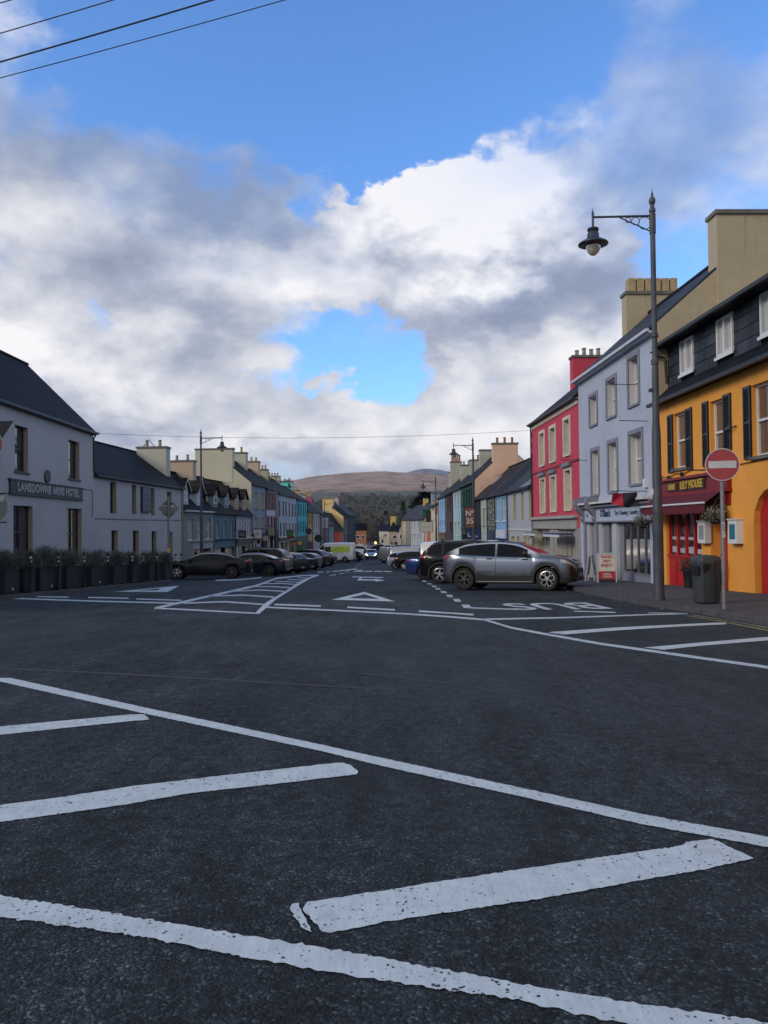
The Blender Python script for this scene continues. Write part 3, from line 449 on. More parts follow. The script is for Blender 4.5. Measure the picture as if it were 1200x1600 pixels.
RR=[0,60,120,200,260,330,400,480]+[480*(3000/480)**(i/46) for i in range(1,47)]+[3200,3500,4000,4600]
AN=[radians(-180+i*12) for i in range(10)]+[radians(-60+i*1.0) for i in range(36)]+[radians(-24+i*.30) for i in range(160)]+[radians(24+i*1.0) for i in range(36)]+[radians(60+i*12) for i in range(11)]
for j,R in enumerate(RR):
    for i,a in enumerate(AN):
        x,y=R*sin(a),R*cos(a); z=hill_h(x,y) if R>300 else gz(x,y)-.25
        idx[i,j]=len(mb.v); mb.v.append((x,y,z))
for j in range(len(RR)-1):
    for i in range(len(AN)-1):
        mb.f.append((idx[i,j],idx[i+1,j],idx[i+1,j+1],idx[i,j+1])); mb.m.append(0); mb.uv.append(None)
def make_hill():
    m,t,p=new_mat('hillside'); k=T(t); c=k.world((1,1,1.5)); g=k.n('ShaderNodeNewGeometry'); s=k.n('ShaderNodeSeparateXYZ'); k.l(g.outputs['Position'],s.inputs[0])
    n1=k.noise(c,.0022,6,.6); n2=k.noise(c,.012,6,.65); n3=k.noise(k.world((1,1,4)),.03,5,.65)
    hgt=k.math('ADD',s.outputs[2],k.math('MULTIPLY',k.math('SUBTRACT',n1,.5),150))
    hgt=k.math('ADD',hgt,k.math('MULTIPLY',k.math('SUBTRACT',n2,.5),60))
    heath=k.ramp(k.math('ADD',k.math('MULTIPLY',n2,.5),k.math('MULTIPLY',n3,.5)),[(.39,(.13,.095,.072)),(.5,(.31,.205,.15)),(.64,(.43,.31,.21))])
    wood=k.ramp(n3,[(.35,(.045,.055,.045)),(.65,(.12,.125,.095))])
    field=k.ramp(n2,[(.38,(.045,.085,.030)),(.6,(.085,.15,.055))])
    a=k.mix(k.rng(hgt,78,112),wood,heath)
    cells=k.voro(k.world((1,.45,0)),.009,'Color'); cs=k.n('ShaderNodeSeparateColor'); k.l(cells,cs.inputs[0])
    lowf=k.math('MULTIPLY',k.rng(cs.outputs[0],.40,.44),k.rng(s.outputs[2],34,60,1,0)); a=k.mix(lowf,a,field)
    k.l(a,p.inputs['Base Color']); p.inputs['Roughness'].default_value=.95; p.inputs['Specular IOR Level'].default_value=.1
    k.l(k.bump(n3,.5,6),p.inputs['Normal']); return m
HILL=make_hill()
hill=mb.build('hills',HILL,smooth=True); tag(hill,kind='structure')
# far ridges behind: distance haze painted into one's colour, sunshine into the other's
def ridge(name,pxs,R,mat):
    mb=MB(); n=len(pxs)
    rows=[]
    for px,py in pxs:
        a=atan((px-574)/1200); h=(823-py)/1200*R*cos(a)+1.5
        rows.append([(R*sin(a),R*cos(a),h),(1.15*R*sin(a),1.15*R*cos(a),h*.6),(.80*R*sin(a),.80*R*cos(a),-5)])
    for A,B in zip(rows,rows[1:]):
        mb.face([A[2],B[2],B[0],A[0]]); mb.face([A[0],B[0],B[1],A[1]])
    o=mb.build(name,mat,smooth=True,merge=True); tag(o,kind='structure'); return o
ridge('far_mountain',[(560,765),(600,752),(628,742),(645,736),(660,733),(672,732.8),(690,735),(715,741),(760,752),(830,765)],6200,worn('haze_tinted_heath',(.12,.13,.17),.95,.1,.001))
ridge('far_sunlit_hill',[(300,772),(400,758),(440,750),(452,747.6),(462,748.8),(480,756),(520,775)],5300,worn('sun_tinted_grass',(.42,.33,.22),.95,.15,.004))

# ---- painted markings, draped on the road 5 mm proud of it
def ragged(poly,amp,step):
    out=[]; n=len(poly)
    for i in range(n):
        a=Vector(poly[i]); b=Vector(poly[(i+1)%n]); L=(b-a).length; m=max(1,min(160,int(L/step)))
        nn=Vector((-(b-a).y,(b-a).x)).normalized() if L>1e-6 else Vector((0,0))
        for j in range(m):
            q=a.lerp(b,j/m); q=q+nn*random.gauss(0,amp); out.append(q)
    return out
def mark(name,polys,mat,amp=.0035,step=.02,hole=None,dz=.005,parent=None):
    bm=bmesh.new()
    for poly in polys:
        near=min(p[1] for p in poly); s=max(step,near*.006); am=amp*(1 if near<9 else .6)
        loops=[ragged(poly,am,s)]
        edges=[]
        for lp in loops+([ragged(hole,am,s)] if hole else []):
            vs_=[bm.verts.new((p.x,p.y,0)) for p in lp]
            for i in range(len(vs_)): edges.append(bm.edges.new((vs_[i],vs_[(i+1)%len(vs_)])))
        bmesh.ops.triangle_fill(bm,use_beauty=True,use_dissolve=False,edges=edges,normal=(0,0,1))
    for yy in (0,15,65,110):
        bmesh.ops.bisect_plane(bm,geom=bm.verts[:]+bm.edges[:]+bm.faces[:],plane_co=(0,yy,0),plane_no=(0,1,0))
    for v in bm.verts: v.co.z=gz(v.co.x,v.co.y)+dz
    for f in bm.faces:
        if f.normal.z<0: f.normal_flip()
    me=bpy.data.meshes.new(name); bm.to_mesh(me); bm.free(); me.materials.append(mat)
    return link(name,me,parent)
for key,lst in MARKS.items():
    nm='road_marking_'+key
    for i,pp in enumerate(lst):
        if key=='give_way_triangle': o=mark(nm,[pp[0]],PAINT_OLD if i==0 else PAINT,hole=pp[1])
        else:
            mt=PAINT_Y if key=='yellow_line' else (PAINT if key in('edge_line','hatch_bar','bay_line','parking_bar') else PAINT_OLD)
            o=mark(nm,[pp],mt,amp=.0025 if key!='bay_line' else .0045,step=.018)
        tag(o,kind='structure')

SEAM=worn('tar_seam',(.055,.060,.066),.85,.4,14,bump=.3)
for sm_ in SEAMS: tag(mark('road_seam',[sm_],SEAM,amp=.004,step=.03,dz=.004),kind='structure')
# ---- text helper
def text(name,body,size,mat,parent=None,loc=(0,0,0),rot=(0,0,0),ext=.01,xs=1.0,align='CENTER',space=1.0,bold=0.0,dup_drape=False):
    cu=bpy.data.curves.new(name,'FONT'); cu.body=body; cu.size=size; cu.extrude=ext; cu.align_x=align; cu.align_y='CENTER'; cu.space_character=space; cu.offset=bold; cu.resolution_u=3
    tmp=bpy.data.objects.new(name,cu); COL.objects.link(tmp); dg=bpy.context.evaluated_depsgraph_get(); dg.update()
    me=bpy.data.meshes.new_from_object(tmp.evaluated_get(dg)); bpy.data.objects.remove(tmp); bpy.data.curves.remove(cu)
    me.materials.clear(); me.materials.append(mat); o=link(name,me,parent,loc,rot); o.scale=(xs,1,1); return o
bus=text('road_marking_bus_lettering','BUS',1.0,PAINT_OLD,ext=0,bold=.018)
me=bus.data; xsv=[v.co.x for v in me.vertices]; ysv=[v.co.y for v in me.vertices]
for v in me.vertices:
    u=(v.co.x-min(xsv))/(max(xsv)-min(xsv)); w=(v.co.y-min(ysv))/(max(ysv)-min(ysv))
    v.co.x,v.co.y=u,w
for v in me.vertices:
    X=5.08-2.02*v.co.x; Y=18.0-2.2*v.co.y; v.co=(X,Y,gz(X,Y)+.005)
bus.scale=(1,1,1); tag(bus,kind='structure')

def marks_row(name,w,h,mat,parent,loc,rot,n=7,seed=1):
    '''a row of small raised strokes standing for lettering too small to read'''
    r_=random.Random(seed); m=MB(); x=-w/2
    while x<w/2-.01:
        lw=w/n*r_.uniform(.55,.8); k=r_.randint(0,2)
        m.box(x,x+lw*.28,-h/2,h/2,0,.004)
        if k!=1: m.box(x+lw*.28,x+lw,h/2-h*.22,h/2,0,.004)
        if k!=0: m.box(x+lw*.28,x+lw,-h/2,-h/2+h*.22,0,.004)
        if k==2: m.box(x+lw*.28,x+lw*.8,-h*.1,h*.1,0,.004)
        x+=w/n
    return m.build(name,mat,parent,loc,rot)
# ---- kerbs and pavements
KERBM=worn('kerb_stone',(.070,.070,.075),.8,.35,4,bump=.3,dirt=(.045,.045,.045),dirt_amt=.6); PAVEM=worn('pavement_concrete',(.062,.062,.066),.85,.30,2.2,bump=.35,dirt=(.028,.028,.03),dirt_amt=.6)
def pave(side,tab,fac,y0,y1,kmat,pmat):
    mbp=MB(); P=[]
    ystop=sorted(set([y0,y1]+[y for y,_ in tab if y0<y<y1]+[y for y,_ in fac if y0<y<y1]+[y for y in (15,65,110,200) if y0<y<y1]))
    s=1 if side=='R' else -1
    for y in ystop: P.append((y,pl(tab,y),pl(fac,y)+s*.6))
    for (ya,ka,fa),(yb,kb,fb) in zip(P,P[1:]):
        q=[(ka+s*.14,ya,gz(0,ya)+.12),(fa,ya,gz(0,ya)+.12),(fb,yb,gz(0,yb)+.12),(kb+s*.14,yb,gz(0,yb)+.12)]
        mbp.face(q if s>0 else q[::-1])
    o=mbp.build('pavement',pmat); tag(o,kind='structure')
    kerb=thing('kerb',None,None,(P[0][1],P[0][0],0)); kerb['kind']='structure'
    # kerb stones, each about 0.9 m, near ones single, far ones in one piece
    stuff=MB(); y=y0; nst=0
    while y<y1-.01:
        step=.9; yb=min(y+step,y1); xa,xb=pl(tab,y),pl(tab,yb); g=.008
        za,zb=gz(0,y),gz(0,yb); w=.14; lift=random.uniform(-.006,.006)
        A=[(xa,y+g,za-.1),(xa+s*w,y+g,za-.1),(xb+s*w,yb-g,zb-.1),(xb,yb-g,zb-.1)]
        B=[(xa+s*.012,y+g,za+.124+lift),(xa+s*w,y+g,za+.124+lift),(xb+s*w,yb-g,zb+.124+lift),(xb+s*.012,yb-g,zb+.124+lift)]
        if 8<=y<46: 
            m_=MB(); m_.hexa([(p[0]-P[0][1],p[1]-P[0][0],p[2]) for p in (A+B)]); m_.build('kerb_stone',kmat,kerb)
        else: stuff.hexa([(p[0]-P[0][1],p[1]-P[0][0],p[2]) for p in (A+B)])
        y=yb
    o=stuff.build('kerb_run',kmat,kerb); tag(o,kind='stuff')
pave('R',KR,PRR,-10,230,KERBM,PAVEM); pave('L',KL,PLL,5,230,KERBM,PAVEM)

# ================================================================ buildings
F_WHITE=plain('window_frame_white',(.62,.62,.60),.4); F_BLACK=plain('window_frame_black',(.018,.018,.02),.4); F_CREAM=plain('window_frame_cream',(.50,.46,.33),.5); F_GREY=plain('window_frame_grey',(.2,.2,.21),.5)
G_DARK=glass('window_glass_dark'); G_NET=glass('window_glass_net_curtain',curtain=(.34,.34,.33)); G_BLIND=glass('window_glass_cream_blind',curtain=(.42,.38,.27)); G_BROWN=glass('window_glass_brown_curtain',curtain=(.16,.085,.04))
GUTTER=worn('gutter_black',(.02,.02,.024),.5,.3,6); GUTTER_W=worn('gutter_white',(.5,.52,.55),.5,.2,6)
POT_C=worn('chimney_pot_buff',(.40,.30,.17),.8,.3,9); POT_R=worn('chimney_pot_terracotta',(.30,.13,.07),.8,.3,9); POT_G=worn('chimney_pot_grey',(.24,.23,.21),.8,.3,9)
CAPM=worn('chimney_cap_concrete',(.15,.145,.13),.85,.45,3,bump=.4,dirt=(.04,.042,.035),dirt_amt=.8)
WIN={}
def win_mesh(w,h,kind,sg,rd):
    key=(round(w,2),round(h,2),kind,sg,rd)
    if key in WIN: return WIN[key]
    hw=w/2; fr=MB(); b=.06 if w>.5 else .04; y0,y1=sg*rd,sg*(rd+.06)
    fr.box(-hw,-hw+b,y0,y1,0,h); fr.box(hw-b,hw,y0,y1,0,h); fr.box(-hw+b,hw-b,y0,y1,0,b); fr.box(-hw+b,hw-b,y0,y1,h-b,h)
    if kind in('sash','bars'):
        fr.box(-hw+b,hw-b,y0-sg*.02,y1,h*.5-.03,h*.5+.03)
        fr.box(-hw+b,-hw+b+.03,y0-sg*.015,y1,b,h*.5-.03); fr.box(hw-b-.03,hw-b,y0-sg*.015,y1,b,h*.5-.03)
        if kind=='bars': fr.box(-.012,.012,y0+sg*.01,y1,b,h-b)
    elif kind=='casement': fr.box(-.035,.035,y0-sg*.015,y1,b,h-b); fr.box(-hw+b,-.035,y0-sg*.01,y1,b,b+.04); fr.box(-hw+b,-.035,y0-sg*.01,y1,h-b-.04,h-b)
    elif kind=='tall': fr.box(-hw+b,hw-b,y0-sg*.02,y1,h*.56-.04,h*.56+.04); fr.box(-.03,.03,y0-sg*.01,y1,b,h-b)
    pn=MB(); z0,z1=b*.5,h-b*.5
    pn.face([(-hw+.02,sg*(rd+.045),z0),(hw-.02,sg*(rd+.045),z0),(hw-.02,sg*(rd+.045),z1),(-hw+.02,sg*(rd+.045),z1)][::sg])
    sl=MB(); sl.box(-hw-.08,hw+.08,sg*-.07,sg*(rd-.002),-.085,-.002)
    WIN[key]=(fr.mesh('window',F_WHITE),pn.mesh('pane',G_DARK),sl.mesh('sill',F_WHITE)); return WIN[key]
class House:
    def __init__(s,d,label,wall,roof,ridge,depth=3.1,back=3.1,reveal=None,rd=.16,frame=None,pane=None,sill=None,surround=None,kinds=None,name='terraced_house',cat='house',
                 group=None,holes=(),skip_front_above=None,gut=None,near_gable=None,oh=.18,gablemat=None,pipe=True,panes=None):
        s.d=d; a,b=d['a'],d['b']; s.L=d['L']; s.sg=-1 if d['side']=='R' else 1
        s.zb=min(d['g0'],d['g1']); s.ang=atan2(b[1]-a[1],b[0]-a[0])
        s.o=thing(name,label,cat,(a[0],a[1],s.zb),s.ang,group); s.eave=d['eave']; s.ridge=ridge; s.depth=depth; s.bk=back
        s.wallmat=wall; frame=frame or F_WHITE; pane=pane or G_DARK
        mats=[wall,reveal or wall,gablemat or wall]
        W=[w for w in d['wins']]; hs=[(w[0],w[1],w[2],w[3]) for w in W]+list(holes)
        L=s.L; e=.004; zt=s.eave; zl=s.zb-.4
        mb=MB(); us=sorted(set([e,L-e]+[min(max(u,e),L-e) for h in hs for u in h[:2]])); zs=sorted(set([zl,zt]+[min(z,zt) for h in hs for z in h[2:4]]))
        for i in range(len(us)-1):
            for j in range(len(zs)-1):
                uc,zc=(us[i]+us[i+1])/2,(zs[j]+zs[j+1])/2
                if any(h[0]<uc<h[1] and h[2]<zc<h[3] for h in hs): continue
                s.q(mb,[(us[i],0,zs[j]),(us[i+1],0,zs[j]),(us[i+1],0,zs[j+1]),(us[i],0,zs[j+1])])
        for h in hs:
            r=rd+.05 if h in [tuple(w[:4]) for w in W] else 1.2
            u0,u1,z0,z1=h; mi=1
            s.q(mb,[(u0,0,z0),(u0,r,z0),(u0,r,z1),(u0,0,z1)],mi); s.q(mb,[(u1,0,z0),(u1,0,z1),(u1,r,z1),(u1,r,z0)],mi)
            s.q(mb,[(u0,0,z1),(u0,r,z1),(u1,r,z1),(u1,0,z1)],mi); s.q(mb,[(u0,0,z0),(u1,0,z0),(u1,r,z0),(u0,r,z0)],mi)
            if r>1: s.q(mb,[(u0,r,z0),(u1,r,z0),(u1,r,z1),(u0,r,z1)],mi)
        D=depth+back
        for u in (e,L-e): s.q(mb,[(u,0,zl),(u,D,zl),(u,D,zt),(u,depth,ridge-.03),(u,0,zt)] if u<1 else [(u,0,zl),(u,0,zt),(u,depth,ridge-.03),(u,D,zt),(u,D,zl)],2)
        s.q(mb,[(e,D,zl),(e,D,zt),(L-e,D,zt),(L-e,D,zl)])
        mb.build('wall',mats,s.o)
        # roof
        if roof:
            rf=MB(); sl=(ridge-zt)/depth; sb=(ridge-zt)/back; th=.07
            for dirn in (0,1):
                d0,z0=(-oh,zt-oh*sl) if dirn==0 else (D+oh,zt-oh*sb); ln=sqrt((depth+oh)**2+(ridge-z0)**2)
                P=[(e,d0,z0),(L-e,d0,z0),(L-e,depth,ridge),(e,depth,ridge)]; uv=[(0,0),(L,0),(L,ln),(0,ln)]
                up=[(p[0],p[1],p[2]+th) for p in P]
                s.q(rf,up if dirn==0 else up[::-1],0,uv if dirn==0 else uv[::-1]); s.q(rf,P[::-1]); s.q(rf,[P[0],P[1],up[1],up[0]]); s.q(rf,[P[0],up[0],up[3],P[3]]); s.q(rf,[P[1],P[2],up[2],up[1]])
            rt=MB(); s.b(rt,e,L-e,depth-.10,depth+.10,ridge+th-.05,ridge+th+.05)
            ro=rf.build('roof',roof,s.o); rt.build('ridge_tiles',CAPM if roof.name.startswith('slate_l') else roof,ro)
            gt=MB(); s.b(gt,0,L,-oh-.11,-oh,zt-oh*sl-.06,zt-oh*sl+.04); s.b(gt,e,L-e,-oh,-.002,zt-oh*sl-.10,zt-oh*sl-.03)
            g_=gt.build('gutter',gut or GUTTER,s.o)
            if pipe:
                dp=MB(); u=L-.18; dp.tube([s.P(u,-.09,zt-.15),s.P(u,-.07,s.zb-.1)],.045,8); dp.build('downpipe',gut or GUTTER,s.o)
        for i,w in enumerate(W):
            u0,u1,z0,z1,kind=w
            if kinds: kind=kinds[i] if isinstance(kinds,(list,tuple)) else kinds
            fm,pm,sm=win_mesh(u1-u0,z1-z0,kind,s.sg,rd)
            pa=panes[i] if panes else pane
            f=link('window',fm,s.o,s.P((u0+u1)/2,0,z0),mats=[frame]); link('pane',pm,f,mats=[pa])
            if sill is not False and kind!='tall': link('sill',sm,f,mats=[sill or frame])
            if surround:
                sr=MB(); wd=surround[1]; o=surround[2] if len(surround)>2 else .035; hw=(u1-u0)/2; h=z1-z0
                for x0,x1,a0,a1 in ((-hw-wd,-hw,0,h+wd),(hw,hw+wd,0,h+wd),(-hw,hw,h,h+wd)): sr.box(x0,x1,s.sg*-o,s.sg*.01,a0,a1)
                if surround[0]=='hood': sr.box(-hw-wd-.08,hw+wd+.08,s.sg*-.16,0,h+wd,h+wd+.09); sr.box(-hw-.05,hw+.05,s.sg*-.10,0,h+wd+.09,h+wd+.17)
                sr.build('surround',surround[-1],f)
    def P(s,u,d,z): return (u,s.sg*d,z-s.zb)
    def q(s,mb,pts,mi=0,uv=None):
        pts=[s.P(*p) for p in pts]
        if s.sg<0: pts=pts[::-1]; uv=uv[::-1] if uv else None
        mb.face(pts,mi,uv)
    def b(s,mb,u0,u1,d0,d1,z0,z1,mi=0): mb.box(u0,u1,s.sg*d0,s.sg*d1,z0-s.zb,z1-s.zb,mi)
    def part(s,name,boxes,mat,parent=None,label=None):
        mb=MB()
        for bx in boxes: s.b(mb,*bx)
        o=mb.build(name,mat,parent or s.o)
        if label: o['label']=label
        return o
    def chimney(s,u,d0,d1,ztop,mat,pots=3,potmat=None,thick=.6,zbot=None,slab=False,poth=.45):
        zbot=zbot if zbot is not None else s.eave
        ch=s.part('chimney',[(u-thick/2,u+thick/2,d0,d1,zbot,ztop)],mat)
        s.part('chimney_cap',[(u-thick/2-.06,u+thick/2+.06,d0-.06,d1+.06,ztop+.002,ztop+.14)],CAPM,ch)
        for i in range(pots):
            t=(i+.5)/pots; dd=d0+.12+(d1-d0-.24)*t; pz=ztop+.14
            if slab: 
                m_=MB(); w=(d1-d0-.3)/pots*.42; s.b(m_,u-thick*.36,u+thick*.36,dd-w,dd+w,pz,pz+poth); m_.build('chimney_pot',potmat or POT_C,ch)
            else:
                m_=MB(); c=s.P(u,dd,pz); hh=poth*random.uniform(.8,1.15); m_.lathe([(.13,0),(.12,.05),(.10,hh*.8),(.13,hh*.85),(.13,hh),(.09,hh),(.09,hh*.7)],c,10); m_.build('chimney_pot',potmat or POT_C,ch,smooth=True,angle=50)
        return ch
    def text(s,name,body,size,mat,u,z,out,parent=None,**k):
        return text(name,body,size,mat,parent or s.o,s.P(u,-out,z),(pi/2,0,pi if s.sg<0 else 0),**k)
    def shop(s,u0,u1,z0,z1,board,trim,bays,riser=.5,glassm=None,framem=None,pil=None,cornice=True,proud=.09):
        """fascia between z0 and z1 with pilasters; bays = (u0,u1,kind); call with a hole of the same span"""
        glassm=glassm or G_DARK; framem=framem or trim; zg=s.zb-.1
        fb=s.part('fascia_board',[(u0-.05,u1+.05,-proud,.0,z0,z1)],board)
        if cornice: s.part('cornice',[(u0-.12,u1+.12,-.26,0,z1+.002,z1+.07),(u0-.08,u1+.08,-.17,0,z1+.072,z1+.15)],trim)
        s.part('moulding',[(u0-.02,u1+.02,-.13,-.001,z0-.055,z0-.003)],trim)
        for pu in (pil if pil is not None else (u0,u1)):
            p_=s.part('pilaster',[(pu-.14,pu+.14,-.075,.02,zg,z0-.06)],trim); s.part('plinth',[(pu-.17,pu+.17,-.11,-.076,zg,zg+.45)],trim,p_)
        for bu0,bu1,kind in bays:
            if kind=='win':
                zr=s.zb+riser; m_=MB(); n=max(1,int(round((bu1-bu0)/.8)))
                s.b(m_,bu0,bu1,.10,.16,zr,zr+.07); s.b(m_,bu0,bu1,.10,.16,z0-.13,z0-.06)
                for i in range(n+1): uu=bu0+(bu1-bu0)*i/n; s.b(m_,uu-.03,uu+.03,.101,.158,zr+.07,z0-.13)
                w=m_.build('shop_window',framem,s.o); pn=MB(); s.q(pn,[(bu0,.14,zr),(bu1,.14,zr),(bu1,.14,z0-.06),(bu0,.14,z0-.06)]); pn.build('pane',glassm,w)
                s.part('stall_riser',[(bu0,bu1,.03,.18,zg,zr-.002)],trim,None)
            elif kind=='door':
                dr=s.part('shop_door',[(bu0+.05,bu0+.14,.5,.55,zg,z0-.5),(bu1-.14,bu1-.05,.5,.55,zg,z0-.5),(bu0+.14,bu1-.14,.5,.55,zg,zg+.35),(bu0+.14,bu1-.14,.5,.55,z0-.6,z0-.5)],framem)
                pn=MB(); s.q(pn,[(bu0+.1,.53,zg),(bu1-.1,.53,zg),(bu1-.1,.53,z0-.06),(bu0+.1,.53,z0-.06)]); pn.build('pane',glassm,dr)
            elif kind=='post': s.part('pilaster',[(bu0,bu1,-.01,.25,zg,z0-.06)],trim)
            elif kind=='fill': s.part('panel',[(bu0,bu1,.12,.3,zg,z0-.06)],trim)
HD={h['key']:h for h in HOUSES}
def local(key,px_y): return px_y-HD[key]['a'][1]

SL=slate('slate_dark'); SL2=slate('slate_blue_grey',(.028,.032,.042),(.060,.066,.082),.1); SLL=slate('slate_light',(.10,.11,.13),(.17,.18,.21),.1,True,.4,.28); SLN=slate('slate_navy',(.025,.032,.06),(.045,.055,.09),0)
SLM=slate('slate_brown_moss',(.022,.019,.018),(.044,.038,.035),.5)
def RW(n,c,g=.35,rc=.35): return render_wall(n,c,g,rc)
WHITE=worn('white_gloss',(.62,.63,.64),.4,.12,5); BLACKP=worn('black_gloss',(.014,.014,.016),.35,.3,5)
# ---------------- right hand side, nearest first
# 1 the yellow-orange restaurant
d=HD['restaurant']; L0=d['a'][1]
def U(y): return y-L0
ORANGE=RW('orange_render',(.76,.33,.06),.30,.5)
d['wins']=[w for w in d['wins']]+[(4.3,5.3,3.14,4.9,'sash'),(1.8,2.8,3.14,4.9,'sash')]
holes=[(U(21.9),U(24.5),-.46,1.90),(U(20.3),U(21.3),-.7,1.95),(U(17.1),U(18.9),-.6,2.36)]
h=House(d,'bright orange restaurant with black shutters, slate hung dormer and a red shopfront','' or ORANGE,None,8.2,reveal=ORANGE,rd=.12,frame=F_WHITE,pane=G_BROWN,name='restaurant',cat='building',holes=holes,sill=CAPM)
R1=h
L=h.L
# roof: tiled skirt, slate hung dormer wall with real slates, flat-pitched top
rf=MB(); h.q(rf,[(.004,-.25,5.42),(L-.004,-.25,5.42),(L-.004,.38,5.98),(.004,.38,5.98)],0,[(0,0),(L,0),(L,.85),(0,.85)])
h.b(rf,.004,L-.004,-.26,.0,5.36,5.418); h.q(rf,[(.004,.0,7.40),(L-.004,.0,7.40),(L-.004,3.1,8.3),(.004,3.1,8.3)],0,[(0,0),(L,0),(L,3.2),(0,3.2)]); h.q(rf,[(.004,3.1,8.3),(L-.004,3.1,8.3),(L-.004,6.2,5.5),(.004,6.2,5.5)],0,[(0,0),(L,0),(L,3.2),(0,3.2)])
h.b(rf,.004,L-.004,-.02,.40,7.28,7.39); ro=rf.build('roof',SL,h.o)
gm=MB(); h.b(gm,0,L,-.14,-.02,7.27,7.37); h.b(gm,0,L,-.37,-.26,5.32,5.42); gm.tube([h.P(L-.05,-.08,7.27),h.P(L-.1,-.08,7.05),h.P(L-.12,.25,6.95),h.P(L-.12,.3,6.1)],.045,8); gm.build('gutter',GUTTER,h.o)
h.part('parapet',[(L-.22,L-.006,-.2,3.1,5.3,6.15)],CAPM) if False else None
h.part('dormer_wall',[(.004,L-.004,.40,.55,5.8,7.28)],SL)
slm=[worn('hung_slate_%d'%i,c,.6,.35,2.5,bump=.3,dirt=(.075,.075,.085),dirt_amt=.35) for i,c in enumerate([(.020,.022,.028),(.040,.043,.052),(.012,.013,.017)])]
dw=[(23.06,24.01),(20.52,21.47),(18.08,19.05),(15.6,16.5),(13.1,14.1)]
hung={}
for r in range(4):
    z0,z1=5.98+r*.335,5.98+(r+1)*.335-.012
    u=.02+(r%2)*.28-.28
    while u<L-.02:
        a_,b_=max(u,.02)+.006,min(u+.56,L-.02)-.006; u+=.56
        segs=[(a_,b_)]
        for y0,y1 in dw:
            if z1>6.12 and z0<7.26:
                w0,w1=U(y0)-.02,U(y1)+.02; ns=[]
                for s0,s1 in segs:
                    if s1<=w0 or s0>=w1: ns.append((s0,s1))
                    else:
                        if s0<w0-.05: ns.append((s0,w0))
                        if s1>w1+.05: ns.append((w1,s1))
                segs=ns
        for s0,s1 in segs:
            if s1-s0<.06 or L0+s1<17: 
                continue
            m_=MB(); o_=random.uniform(0,.006); a0=h.P(s0,.375-o_,z0); 
            P8=[h.P(s0,.37-o_,z0),h.P(s1,.37-o_,z0),h.P(s1,.395,z0),h.P(s0,.395,z0),h.P(s0,.388-o_,z1),h.P(s1,.388-o_,z1),h.P(s1,.398,z1),h.P(s0,.398,z1)]
            m_.hexa(P8); m_.build('hung_slate',random.choice(slm),h.o)
for y0,y1 in dw:
    w=y1-y0; fm,pm,sm=win_mesh(w,1.06,'casement',h.sg,-.04); 
    f=link('window',fm,h.o,h.P(U((y0+y1)/2),.37,6.18),mats=[F_WHITE]); link('pane',pm,f,mats=[G_NET]); link('sill',sm,f,mats=[F_WHITE])
# shutters with louvres
def shutter(u0,u1,z0,z1):
    s_=MB(); h.b(s_,u0,u0+.05,-.055,-.004,z0,z1); h.b(s_,u1-.05,u1,-.055,-.004,z0,z1); 
    for zz in (z0,z1-.07,(z0+z1)/2-.03): h.b(s_,u0+.05,u1-.05,-.05,-.006,zz,zz+.07)
    h.b(s_,u0+.05,u1-.05,-.012,-.005,z0,z1); o=s_.build('shutter',BLACKP,h.o)
    l_=MB(); z=z0+.09
    while z<z1-.1:
        if not ((z0+z1)/2-.07<z<(z0+z1)/2+.05):
            A=[h.P(u0+.05,-.052,z),h.P(u1-.05,-.052,z),h.P(u1-.05,-.014,z+.035),h.P(u0+.05,-.014,z+.035)]
            l_.hexa(A+[(p[0],p[1],p[2]+.012) for p in A])
        z+=.062
    l_.build('louvres',BLACKP,o)
for y0,y1 in ((23.78,24.16),(22.36,22.79),(21.27,21.63),(19.93,20.34),(18.88,19.24),(16.95,17.37)): shutter(U(y0)+.0,U(y1)+.0,3.10,4.93)
# shopfront
RED=worn('shopfront_red_gloss',(.21,.012,.020),.35,.25,4); REDB=worn('bright_red_gloss',(.42,.016,.022),.35,.25,4)
h.part('fascia_board',[(U(20.0),U(24.95),-.14,-.002,2.42,2.82)],RED); h.part('cornice',[(U(19.95),U(25.0),-.24,-.002,2.822,2.90),(U(19.97),U(24.98),-.20,-.002,2.34,2.418),(U(20.05),U(24.93),-.06,-.002,1.99,2.338)],RED)
sg_=h.part('sign_plate',[(U(21.25),U(23.0),-.165,-.141,2.47,2.79),(U(23.15),U(24.0),-.165,-.141,2.49,2.74)],BLACKP)
GOLD=plain('gold_letters',(.62,.42,.06),.35,.3)
h.text('sign_lettering','LILY HOUSE',.33,GOLD,U(22.14),2.63,.175,ext=.015,xs=.86,space=1.02,bold=.008)
h.text('sign_lettering','百合居',.19,GOLD,U(23.57),2.615,.175,ext=.015,xs=.95,bold=.008)
# red timber window and door
fr=MB(); zg=h.zb-.3
h.b(fr,U(21.9),U(24.5),.08,.2,-.46,.5); h.b(fr,U(21.9),U(24.5),.08,.2,1.80,1.90)
for i in range(5):
    y=21.95+i*.625; h.b(fr,U(y)-.05,U(y)+.05,.079,.19,.5,1.80)
for i in range(4):
    y=22.0+i*.62; h.b(fr,U(y)+.05,U(y)+.48,.055,.078,-.38,.36); 
h.b(fr,U(21.9),U(24.5),.02,.08,.46,.53); sw=fr.build('shop_window',REDB,h.o)
pn=MB(); h.q(pn,[(U(21.9),.15,.5),(U(24.5),.15,.5),(U(24.5),.15,1.85),(U(21.9),.15,1.85)]); pn.build('pane',G_DARK,sw)
m_=MB(); 
for i in range(4): y=22.05+i*.62; h.b(m_,U(y),U(y)+.4,.12,.13,.6,.74+(i%2)*.05); h.b(m_,U(y),U(y)+.4,.12,.13,1.0,1.09)
m_.build('window_display',worn('pale_papers',(.4,.42,.45),.6,.5,20),sw)
